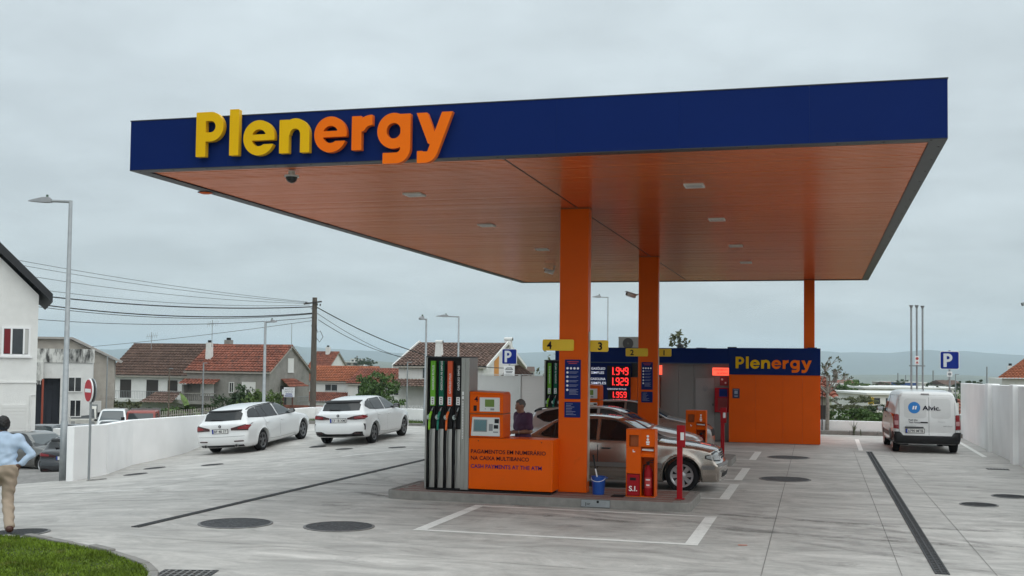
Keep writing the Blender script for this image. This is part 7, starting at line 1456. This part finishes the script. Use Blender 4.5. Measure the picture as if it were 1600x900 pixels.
tuft('tuft of weeds against the low wall between the two white cars', -19.0, 42.3, .02, .62, 40, 1); tuft('grey green weed tuft at the foot of the back wall by the van', (1.22, 41.75, 0.00)[0], 42.05, .0, .62, 30, 2, M('weed_grey', (.11, .13, .08), .8, var=.3)); tuft('small weed sprig right of the bigger weed tuft', (1.45, 41.48, 0.00)[0], 42.0, 0, .25, 10, 3, MATS['weed_grey'])
def verge_grass():
    n = 9000; px = rng.uniform(-20, -8.8, n); py = rng.uniform(41.25, 42.8, n); h = rng.uniform(.03, .13, n); a = rng.uniform(0, 6.28, n); w = .008; B = np.stack([px, py, np.full(n, .03)], -1); d = np.stack([np.cos(a), np.sin(a), 0*a], -1)*w; tip = B+np.stack([rng.normal(0, .02, n), rng.normal(0, .02, n), h], -1); V = np.stack([B-d, B+d, tip], 1).reshape(-1, 3)
    tag(np_mesh('verge_grass', V, np.arange(n*3).reshape(-1, 3), m_lf2), 'rough grass on the narrow strip before the far low wall', 'grass', kind='stuff')
verge_grass()
# bare young tree with its stake
def young_tree(x, y):
    t = thing('young_tree', 'bare pale young tree with few leaves beside the kiosk corner', 'tree', (x, y, 0)); rg = np.random.default_rng(12); mb = MB(); tips = []
    def br(p, d, L_, r, lv):
        q = p+d*L_; m_ = p+d*L_*.5+Vector(rg.normal(0, .03, 3))*L_; mb.tube([p, m_, q], [r, r*.8, r*.55], 6)
        if lv == 0: tips.append(q); return
        for k in range(3 if lv > 1 else 4): dd = (d*.55+Vector((rg.normal(0, .55), rg.normal(0, .5), rg.uniform(.0, .55)))).normalized(); br(p+d*L_*rg.uniform(.6, 1), dd, L_*rg.uniform(.5, .75), r*.62, lv-1)
        if lv == 1: tips.append(m_)
    mb.tube([(x, y, -.2), (x+.03, y, .9), (x+.02, y, 1.75)], [.075, .07, .055], 9)
    for k in range(8): a = k*.785+.2; br(Vector((x+.02, y, rg.uniform(1.4, 1.95))), Vector((math.cos(a)*.75, math.sin(a)*.6, rg.uniform(.45, 1.1))).normalized(), rg.uniform(.55, .75), .034, 2)
    mb.build('trunk', m_barkg, t, world=True); leaf_cloud('crown', [(p.x, p.y, p.z, .07) for p in tips if rg.random() < .30], 330, .05, m_lf4, t, 3, kind='stuff')
    mb = MB(); mb.cyl((x-.17, y, 0), (x-.16, y, 1.55), .022, n=7); tag(mb.build('tree_stake', M('stake_dark', (.05, .03, .028), .8)), 'dark stake standing beside the bare young tree', 'stake')
young_tree(.28, 42.45)
tree('thin leafy tree top showing above the kiosk roof', *(-6.93, 56.18, 3.45)[:2], -2.2, (-6.93, 56.16, 4.02)[2]+2.2, 2.3, m_lf4, 900, .12, 21, .45); tree('sparse leafy tree left of the front column, over the far pump', *(-13.87, 58.46, 2.68)[:2], -2.5, (-13.87, 58.40, 3.89)[2]+2.6, 1.8, m_lf4, 500, .10, 22, .5)
# ------------------------------------------------------------------ the slope and town on the right
t = thing('cream_cottage', 'cream cottage with red roof edge behind the kiosk corner', 'house', (0.29, 64.55, 0.10)); _c = (0.16, 64.50, 0.38)
mb = MB(); mb.box(_c[0]-5, _c[0]+.35, 62, 68, -5, .85); mb.build('wall', m_hb, t, world=True); tile_slope('roof', (_c[0]-5.4, 61.4, .75), (_c[0]+.95, 61.4, .75), (_c[0]+.2, 65, 1.9), (_c[0]-5, 65, 1.9), m_tred, t); win(t, 'y', _c[0]-.05, _c[0]+.25, -.9, .35, 62, 'dark')
for i, (x, y, z, w, h, m_, sd) in enumerate(((1.41, 69.04, -0.60, 3.0, 0.9, m_lf1, 31), (2.50, 67.26, -0.54, 3.8, 1.15, m_lf1, 32), (4.09, 73.94, -0.75, 3.6, 1.3, m_lf3, 33), (2.83, 125.52, -1.06, 5, 0.9, m_lf4, 34), (3.27, 94.48, -0.70, 3.2, 0.6, m_lf4, 35), (11.60, 101.98, -1.15, 4.6, 2.0, m_lf1, 36), (13.92, 118.19, -1.07, 5.5, 2.4, m_lf2, 37))):
    bush(('low green scrub right of the young tree', 'broad green scrub behind the low wall left of the van', 'dark scrub at the left side of the van', 'dry olive scrub below the far trees', 'dry olive scrub above the broad green scrub', 'green scrub between van and tall wall', 'light green tree crown behind the parking sign post')[i], x, y, z-.4, w, h, m_, 2600, .105, sd)
for i, (x, y, zb, zt, w, m_) in enumerate(((4.06, 198.55, -1.56, 0.08, 7, m_lf1), (6.48, 209.61, -1.63, 0.56, 8, m_lf2), (8.78, 220.63, -1.68, -0.24, 6, m_lf3), (21.84, 348.88, -3.16, -0.88, 7, m_lf3), (24.03, 354.67, -3.22, -0.53, 6, m_lf3), (23.47, 266.24, -2.58, -0.86, 4.5, m_lf3), (34.18, 362.66, -3.18, -0.64, 6, m_lf3), (36.40, 368.47, -3.24, -0.27, 7, m_lf3), (37.55, 368.78, -3.23, -0.85, 5, m_lf3), (31.64, 268.48, -2.20, 0.10, 5, m_lf3), (34.78, 279.72, -2.06, 0.63, 6, m_lf3), (-165.94, 390.30, 2.56, 4.01, 8, m_lf3), (-163.85, 390.87, 2.59, 4.27, 9, m_lf3))):
    tree('%s tree on the far slope' % ('leftmost bright green', 'tall bright green', 'small dark', 'far dark conifer left of the blue shed, left', 'far dark conifer left of the blue shed, right', 'dark low palm like', 'dark conifer left of the parking post, left', 'dark conifer left of the parking post, middle', 'dark conifer left of the parking post, right', 'dark conifer by the tall wall, left', 'dark conifer by the tall wall, right', 'far dark left of the roofs', 'far dark right of the roofs')[i], x, y, zb-1.5, zt-zb+1.5, w, m_, 1300, .3, 40+i, .1, name='far_tree', group='trees on the far slope')
# flat white works building and other far blocks
def block(name, lb_, a, b, zg, mat, dep=10, wins=0, roof=None, cat='building'):
    g = (0, 0, zg); t = thing(name, lb_, cat, (a[0], a[1], g[2])); u = Vector((b[0]-a[0], b[1]-a[1], 0)); n = Vector((-u.y, u.x, 0)).normalized()*dep; A_ = Vector((a[0], a[1], 0)); mb = MB(); P = [A_, A_+u, A_+u+n, A_+n]
    mb.hexa([(p.x, p.y, g[2]-3) for p in P]+[(p.x, p.y, a[2]) for p in P]); mb.build('wall', mat, t, world=True)
    ov = .04*u.length; e = u.normalized()*ov; f_ = n.normalized()*ov; Q = [P[0]-e-f_, P[1]+e-f_, P[2]+e+f_, P[3]-e+f_]; mb = MB(); rm = roof or m_hw
    if roof is None: mb.hexa([(p.x, p.y, a[2]+.005) for p in Q]+[(p.x, p.y, a[2]+.28) for p in Q])
    else: m0 = (Q[0]+Q[3])/2; m1 = (Q[1]+Q[2])/2; hh = a[2]+dep*.09; mb.add([(Q[0].x, Q[0].y, a[2]), (Q[1].x, Q[1].y, a[2]), (Q[2].x, Q[2].y, a[2]), (Q[3].x, Q[3].y, a[2]), (m0.x, m0.y, hh), (m1.x, m1.y, hh)], [(0, 1, 5, 4), (2, 3, 4, 5), (0, 4, 3), (1, 2, 5), (0, 3, 2, 1)])
    mb.build('roof', rm, t, world=True)
    for k in range(wins):
        c = A_+u*((k+.5)/wins); w = u*(.30/wins); H_ = a[2]-g[2]; o = -n.normalized()*.03; mb = MB(); mb.hexa([tuple(c-w+o+Vector((0, 0, g[2]+H_*.25))), tuple(c+w+o+Vector((0, 0, g[2]+H_*.25))), tuple(c+w-o+Vector((0, 0, g[2]+H_*.25))), tuple(c-w-o+Vector((0, 0, g[2]+H_*.25))), tuple(c-w+o+Vector((0, 0, g[2]+H_*.75))), tuple(c+w+o+Vector((0, 0, g[2]+H_*.75))), tuple(c+w-o+Vector((0, 0, g[2]+H_*.75))), tuple(c-w-o+Vector((0, 0, g[2]+H_*.75)))]); mb.build('window', m_dg, t, world=True)
    return t
m_farw = M('far_white', (.70, .69, .66), .8, var=.1, vs_=.5)
block('works_building', 'flat roofed white works building left of the van', (6.44, 157.66, -1.12), (15.83, 160.24, -1.00), -2.75, m_farw, 16, 5); block('works_building', 'long low white shed behind the works building', (7.63, 199.51, -0.97), (20.57, 203.07, -0.81), -1.73, m_farw, 20, 0); block('works_wall', 'slanting pale yard wall left of the works building', (4.92, 167.64, -1.37), (6.87, 168.17, -1.35), -2.75, m_hb, .5, 0)
t = thing('yellow_container', 'small yellow container standing before the works building', 'container', (6.68, 155.71, -2.34)); mb = MB(); mb.box(-.36, .36, -.3, .3, 0, .85); mb.build('body', m_yellow, t, bevel=.06); mb = MB(); mb.box(-.4, .4, -.34, .34, .855, .93); mb.build('lid', m_yellow, t)
block('blue_shed', 'low blue shed among the far buildings', (24.59, 349.57, -1.61), (28.24, 350.57, -1.56), -3.12, M('shed_blue', (.03, .08, .25), .6), 12)
for i, (pa, pb_, zg, m_, w, rf) in enumerate((((4.31, 437.50, -3.52), (9.43, 438.91, -3.45), -5.20, m_farw, 4, None), ((7.51, 448.76, -3.37), (14.18, 450.59, -3.29), -4.61, m_hb, 4, m_tred), ((12.74, 398.27, -3.06), (15.26, 398.97, -3.03), -4.15, m_farw, 3, None), ((7.07, 313.63, -2.64), (11.05, 314.73, -2.59), -3.84, m_farw, 4, None), ((28.37, 547.96, -3.74), (34.71, 549.71, -3.67), -5.54, m_hb, 5, None), ((23.60, 422.05, -3.45), (29.36, 423.63, -3.38), -4.60, m_farw, 5, m_tbrn), ((40.00, 478.47, -3.24), (44.49, 479.71, -3.19), -4.79, m_farw, 3, None), ((27.22, 298.41, -2.21), (32.64, 299.90, -2.14), -3.33, m_farw, 5, None), ((36.10, 352.76, -2.03), (41.22, 354.17, -1.97), -3.17, m_hb, 4, m_tbrn), ((28.87, 278.09, -2.13), (33.77, 279.44, -2.07), -3.03, m_farw, 4, None), ((69.29, 642.34, -4.58), (73.27, 643.43, -4.53), -5.96, m_farw, 3, m_tred), ((32.24, 424.45, -3.80), (35.56, 425.36, -3.76), -4.72, m_farw, 3, None), ((-176.64, 387.35, 2.43), (-167.34, 389.91, 2.54), 1.22, m_hb, 4, None), ((-77.99, 290.04, 0.61), (-73.84, 291.19, 0.66), -0.77, m_hb, 3, m_tbrn), ((-283.55, 648.49, 4.59), (-276.57, 650.41, 4.67), 2.58, m_farw, 3, None))):
    block('far_building', 'far %s building, %s' % (('white', 'beige', 'white', 'white', 'beige', 'white', 'white', 'white', 'beige', 'white', 'white', 'white', 'grey', 'beige', 'white')[i], ('first right of the kiosk', 'with red roof right of the kiosk', 'small one beyond the young tree', 'nearer one beyond the young tree', 'long one on the slope left of the vents', 'with brown roof left of the blue shed', 'right of the vent pipes', 'long low one behind the parking post', 'with brown roof right of the parking post', 'low one beside the tall wall', 'tiny with red roof on the slope', 'tiny right of the blue shed', 'long low one left of the round tree', 'with brown roof above the white enclosure', 'tiny one beyond the red tiled house')[i]), pa, pb_, zg, m_, 14, w, rf)
for i, (a, b) in enumerate((((13.47, 626.75, -0.11), (13.47, 626.98, -5.27)), ((42.41, 655.49, 0.16), (42.41, 655.75, -5.89)), ((55.36, 596.69, 1.88), (55.37, 596.98, -4.87)), ((75.60, 560.64, 4.00), (75.60, 561.00, -4.05)), ((52.54, 741.40, -1.28), (52.54, 741.64, -6.90)), ((-199.76, 463.91, 5.43), (-199.76, 464.06, 1.99)), ((54.41, 679.59, -0.51), (54.41, 679.83, -6.02)))):
    mb = MB(); mb.tube([(b[0], b[1], b[2]-4), tuple(a)], .35, 5); tag(mb.build('distant_mast', m_key), 'thin distant mast %s' % ('right of the young tree', 'left of the vent pipes', 'left of the parking sign', 'above the tall pale wall', 'just left of the vent pipes', 'left of the tall white house', 'between two vent pipes')[i], 'mast', 'distant masts')
t = thing('red_roof_villa', 'cream villa with red roof rising above the tall right wall', 'house', (20.30, 130.25, 0.95)); _q = (19.04, 129.87, 1.62)
mb = MB(); mb.box(_q[0], _q[0]+14, 130, 140, -6, _q[2]-.1); mb.build('wall', m_hw, t, world=True); tile_slope('roof', (_q[0]-.7, 129.3, _q[2]-.15), (_q[0]+15, 129.3, _q[2]-.15), (_q[0]+15, 135, _q[2]+2.5), (_q[0]+3.6, 135, _q[2]+2.5), m_torg, t)
win(t, 'y', _q[0]+1.5, _q[0]+2.0, -1.0, .7, 130); win(t, 'y', _q[0]+2.3, _q[0]+2.8, -1.0, .7, 130); mb = MB(); mb.box(_q[0]+3.1, _q[0]+3.7, 129.9, 129.99, -4, 1.1); mb.build('brick_pier', m_tred, t, world=True); chimney(t, _q[0]+1.2, 132.5, _q[2]+.3, _q[2]+1.3, .5, m_hw)
t = thing('brown_roof_shed', 'small shed with brown tiled roof between van and tall wall', 'shed', (8.99, 77.36, -0.58)); _q = (8.63, 77.24, -0.17)
mb = MB(); mb.box(_q[0]-.2, _q[0]+4, 76, 80, -4, _q[2]-.35); mb.build('wall', m_hw, t, world=True); tile_slope('roof', (_q[0]-.1, 75.6, _q[2]-.35), (_q[0]+4, 75.6, _q[2]-.35), (_q[0]+4, 78, _q[2]+.6), (_q[0]-.1, 78, _q[2]+.6), m_tred, t); win(t, 'y', _q[0]+.35, _q[0]+1.2, -2.0, -.9, 76, 'dark'); chimney(t, _q[0]-.25, 76, -.9, .3, .35, m_hw)
# ------------------------------------------------------------------ people
def cone(P, a, b, ra, rb):
    a = np.array(a); b = np.array(b); d = b-a; t = np.clip(((P-a) @ d)/(d @ d+1e-9), 0, 1); return np.linalg.norm(P-a-t[:, None]*d, axis=1)-(ra+(rb-ra)*t)
def ell(P, c, r): q = (P-np.array(c))/np.array(r); k = np.linalg.norm(q, axis=1); return (k-1)*min(r)
def union(lst, k):
    d = lst[0]
    for e in lst[1:]: d = smin(d, e, k)
    return d
def hand(P, w, dirn, side, curl):
    """palm and five fingers; dirn along the fingers, side towards the thumb, curl = where they bend to"""
    w = np.array(w); f_ = np.array(dirn)/np.linalg.norm(dirn); s_ = np.array(side)/np.linalg.norm(side); c_ = np.array(curl)/np.linalg.norm(curl); L = [cone(P, w, w+f_*.07, .026, .030)]
    fs = []
    for k, (o, ln) in enumerate(((.028, .072), (.010, .080), (-.009, .074), (-.027, .058))):
        b = w+f_*.08+s_*o; m = b+f_*ln*.5+c_*ln*.12; e = m+f_*ln*.25+c_*ln*.4; fs.append(np.minimum(cone(P, b, m, .0095, .009), cone(P, m, e, .009, .008)))
    th = w+f_*.025+s_*.028; t2 = th+f_*.035+s_*.03+c_*.01; t3 = t2+f_*.03+s_*.005+c_*.015; fs.append(np.minimum(cone(P, th, t2, .012, .010), cone(P, t2, t3, .010, .009)))
    d = L[0]
    for x in fs: d = smin(d, x, .008)
    return d
def person(label, loc, rz, J, skin, shirt, trouser, hair, shoe, sleeve=1.0, slim=1.0, hem=.90, hairstyle='short', look=(0, 1, 0), hands=(('l', (0, .3, -1)), ('r', (0, .3, -1)))):
    """J: joints in a frame x right, y forward, z up"""
    t = thing('person', label, 'person', loc, rz)
    hd = np.array(J['head']); fwd = np.array(look)/np.linalg.norm(look); rgt = np.cross(fwd, (0, 0, 1)); rgt /= np.linalg.norm(rgt); up = np.cross(rgt, fwd)
    def hl(a, b, c): return hd+rgt*a+fwd*b+up*c
    def headf(P):
        Q = np.stack([(P-hd) @ rgt, (P-hd) @ fwd, (P-hd) @ up], 1); d = smin(ell(Q, (0, -.012, .025), (.074, .096, .095)), ell(Q, (0, .022, -.045), (.056, .066, .075)), .04)
        d = smin(d, cone(Q, (0, .093, .012), (0, .112, -.028), .010, .016), .012); d = smin(d, ell(Q, (0, .062, -.095), (.028, .028, .024)), .025)
        for s in (-1, 1):
            d = smin(d, ell(Q, (s*.078, -.008, -.005), (.011, .022, .034)), .008); d = smax(d, -ell(Q, (s*.031, .100, .014), (.017, .014, .010)), .012); d = smin(d, ell(Q, (s*.031, .080, .014), (.013, .012, .011)), .003); d = smin(d, cone(Q, (s*.014, .090, .034), (s*.048, .078, .036), .007, .006), .008)
        d = smin(d, cone(Q, (-.020, .090, -.060), (.020, .090, -.060), .008, .008), .006); d = smax(d, -(cone(Q, (-.024, .104, -.060), (.024, .104, -.060), .004, .004)), .004); return d
    ch, pl, nk = J['chest'], J['pelvis'], J['neck']
    def torso(P, o=0.):
        def E(c, r): return ell(P, c, tuple(x*k_+o for x, k_ in zip(r, (slim, slim, 1))))
        d = union([E(ch, (.165, .115, .17)), E((np.array(ch)*.5+np.array(pl)*.5), (.145, .105, .17)), E(pl, (.16, .12, .13))], .10)
        for s in 'lr': d = smin(d, cone(P, np.array(ch)*.3+np.array(J['sh_'+s])*.7+np.array((0, 0, -.02)), J['sh_'+s], .075+o, .062+o), .06)
        return smin(d, cone(P, np.array(ch)+np.array((0, 0, .10)), nk, .075+o, .055+o), .05)
    def arm(P, s, o=0., upto=2.0):
        a, b, c = (np.array(J[k+s]) for k in ('sh_', 'el_', 'wr_'))
        if upto < 1: return cone(P, a, a+(b-a)*upto, .058+o, .050+o)
        d = smin(cone(P, a, b, .052*slim+.003+o, .042*slim+o), cone(P, b, b+(c-b)*min(1, upto-1), .042*slim+o, (.040 if upto >= 2 else .04)*.72+o), .02); return d
    def leg(P, s, o=0., end=1.0):
        a, b, c = (np.array(J[k+s]) for k in ('hip_', 'kn_', 'an_')); return smin(cone(P, a, b, .088+o, .058+o), smin(cone(P, b, b+(c-b)*.35, .056+o, .056+o), cone(P, b+(c-b)*.35, c, .056+o, .036+o+(.012 if o else 0)), .03), .03)
    def body(X, Y, Z):
        P = np.stack([X, Y, Z], 1); d = smin(torso(P), cone(P, nk, hd+np.array((0, 0, -.05)), .056, .054), .03); d = smin(d, headf(P), .02)
        for s in 'lr': d = smin(d, arm(P, s), .04); d = smin(d, leg(P, s), .04)
        for s, c in hands:
            w = np.array(J['wr_'+s]); f_ = w-np.array(J['el_'+s]); f_ = np.array(J.get('hd_'+s, f_/np.linalg.norm(f_))); sd = np.cross(f_, c)*(1 if s == 'r' else -1); d = smin(d, hand(P, w, f_, sd, c), .015)
        return d
    pts = np.array(list(J[k] for k in J if not k.startswith('hd_'))); lo = pts.min(0)-.2; hi = pts.max(0)+.24; lo[2] = max(lo[2], .0)
    V, F, N = sdf_mesh(body, lo, hi, .0155); np_mesh('body', V, F, skin, t, nrm=N)
    def shirtf(X, Y, Z):
        P = np.stack([X, Y, Z], 1); fold = .006*np.sin(Z*34+X*26+Y*9)*np.sin(X*17-Z*13+Y*6)+.004*np.sin(Z*61-X*33)*(Z < 1.15); d = torso(P, .018)
        for s in 'lr': d = smin(d, arm(P, s, .016, sleeve), .05)
        n_ = np.array(nk); col = np.linalg.norm(P-(n_+np.array((0, .02, .065))), axis=1)-.072; d = d+fold; d = np.maximum(d, -col); return np.maximum(d, hem-P[:, 2])
    V, F, N = sdf_mesh(shirtf, lo, hi, .016); np_mesh('shirt', V, F, shirt, t, nrm=N)
    def trf(X, Y, Z):
        P = np.stack([X, Y, Z], 1); fold = .007*np.sin(Z*30+X*34)*np.sin(Z*13+Y*25+X*7)+.004*np.sin(Z*55+X*20); d = ell(P, pl, (.172, .135, .15))
        for s in 'lr': d = smin(d, leg(P, s, .020), .05)
        d = d+fold; d = np.maximum(d, P[:, 2]-(hem+.03))
        return np.maximum(d, np.minimum(*[np.array(J['an_'+s])[2] for s in 'lr'])*.0+.05-P[:, 2])
    V, F, N = sdf_mesh(trf, lo, hi, .017); np_mesh('trousers', V, F, trouser, t, nrm=N)
    def hairf(X, Y, Z):
        P = np.stack([X, Y, Z], 1); Q = np.stack([(P-hd) @ rgt, (P-hd) @ fwd, (P-hd) @ up], 1); o = .016 if hairstyle == 'thick' else .006
        d = ell(Q, (0, -.014, .028), (.076+o, .098+o, .098+o)); bump = .004*np.sin(Q[:, 0]*120)*np.sin(Q[:, 2]*110+Q[:, 1]*90); d = d+bump
        face = np.maximum(np.maximum(.045-Q[:, 1], Q[:, 2]-.082), -.3-Q[:, 2]); low = (-.045 if hairstyle == 'thick' else -.02)-Q[:, 2]-.35*np.maximum(0, -Q[:, 1]); d = np.maximum(d, -face); side = np.maximum(np.maximum(-.010-Q[:, 1], Q[:, 2]-.028), -Q[:, 2]-.3); d = np.maximum(d, -side); return np.maximum(d, low)
    V, F, N = sdf_mesh(hairf, hd-.16, hd+.17, .012); np_mesh('hair', V, F, hair, t, nrm=N)
    for s in 'lr':
        a = np.array(J['an_'+s]); td = np.array((J['kn_'+s][0]*0, 1, 0))
        def shf(X, Y, Z, a=a):
            P = np.stack([X, Y, Z], 1); b = a+np.array((0, -.035, -.035)); f_ = a+np.array((0, .15, -.055)); d = smin(cone(P, b, f_, .048, .040), cone(P, a, b, .045, .045), .03); return np.maximum(d, (a[2]-.09)-P[:, 2])
        V, F, N = sdf_mesh(shf, a-np.array((.1, .14, .12)), a+np.array((.1, .26, .09)), .017); np_mesh('shoe', V, F, shoe, t, nrm=N)
    return t
skin1 = M('skin_brown', (.105, .052, .032), .5, var=.06, vs_=8); skin2 = M('skin_tan', (.30, .155, .10), .5, var=.08, vs_=8)
ang = math.atan2(11.03, 13.39)          # walks away from the camera, past the lawn
JA = dict(pelvis=(.0, -.0, .93), chest=(-.02, .05, 1.24), neck=(-.03, .08, 1.385), head=(-.035, .105, 1.52), sh_l=(-.19, .03, 1.33), el_l=(-.28, .05, 1.07), wr_l=(-.22, .16, .86), sh_r=(.165, .03, 1.325), el_r=(.35, -.06, 1.12), wr_r=(.215, -.07, .985), hd_r=(-.75, .1, -.35), hip_l=(-.085, .0, .90), kn_l=(-.16, .22, .52), an_l=(-.22, .30, .10), hip_r=(.085, 0, .90), kn_r=(.055, .04, .49), an_r=(.09, -.24, .14))
person('person in pale blue shirt and beige trousers walking away, hand on hip', (-11.10, 13.36, float(hz(-11.1, 13.36))), ang, JA, skin1, M('shirt_pale_blue', (.42, .53, .67), .8, var=.06, vs_=12), M('trousers_beige', (.36, .285, .215), .85, var=.06, vs_=10), M('hair_black', (.008, .007, .007), .6), M('shoe_brown', (.07, .025, .015), .5), sleeve=1.93, slim=.88, hem=.95, hairstyle='thick', look=(-.15, 1, -.02), hands=(('l', (0, .3, -1)), ('r', (.2, 1, -.2))))
JB = dict(pelvis=(.0, 0, .96), chest=(.0, .01, 1.28), neck=(.0, .03, 1.45), head=(.0, .065, 1.60), sh_l=(-.205, .0, 1.40), el_l=(-.25, -.02, 1.12), wr_l=(-.10, .20, 1.10), sh_r=(.205, .0, 1.40), el_r=(.26, .0, 1.10), wr_r=(.08, .20, 1.09), hip_l=(-.095, 0, .93), kn_l=(-.10, .03, .50), an_l=(-.10, -.01, .09), hip_r=(.095, 0, .93), kn_r=(.10, .03, .50), an_r=(.11, -.01, .09))
tB = person('person in dark purple polo shirt standing behind the near pump, looking down', (-5.53, 20.95, 0), 2.35, JB, skin2, M('polo_purple', (.075, .030, .072), .85, var=.08, vs_=14), M('trousers_dark', (.02, .02, .025), .85), M('hair_grey', (.10, .095, .09), .7, var=.2, vs_=60), M('shoe_black', (.015, .015, .015), .4), sleeve=.75, hem=.93, look=(-.05, 1, -.22), hands=(('l', (.3, .4, -1)), ('r', (-.3, .4, -1))))
mb = MB(); mb.lathe([(.036, -.012), (.041, -.012), (.041, .012), (.036, .012)], 14, close=True); w_ = mb.build('wrist_watch', m_steel, tB); w_.matrix_local = Matrix.Translation((-.125, .16, 1.103)) @ Vector((.15, .22, -.02)).to_track_quat('Z', 'Y').to_matrix().to_4x4()
# ------------------------------------------------------------------ air
def make_haze():
    mb = MB(); mb.box(-13200, 13200, -13200, 13200, -78, 230); m = bpy.data.materials.new('haze_air'); m.use_nodes = True; N = m.node_tree.nodes; N.clear(); o = N.new('ShaderNodeOutputMaterial'); v = N.new('ShaderNodeVolumePrincipled'); v.inputs['Color'].default_value = (.75, .89, 1.0, 1); v.inputs['Density'].default_value = HAZE; v.inputs['Anisotropy'].default_value = .2
    m.node_tree.links.new(v.outputs[0], o.inputs['Volume']); tag(mb.build('haze', m), kind='stuff')
HAZE = 1.45e-4
make_haze()
for o in bpy.data.objects:
    if '_m' in o: del o['_m']
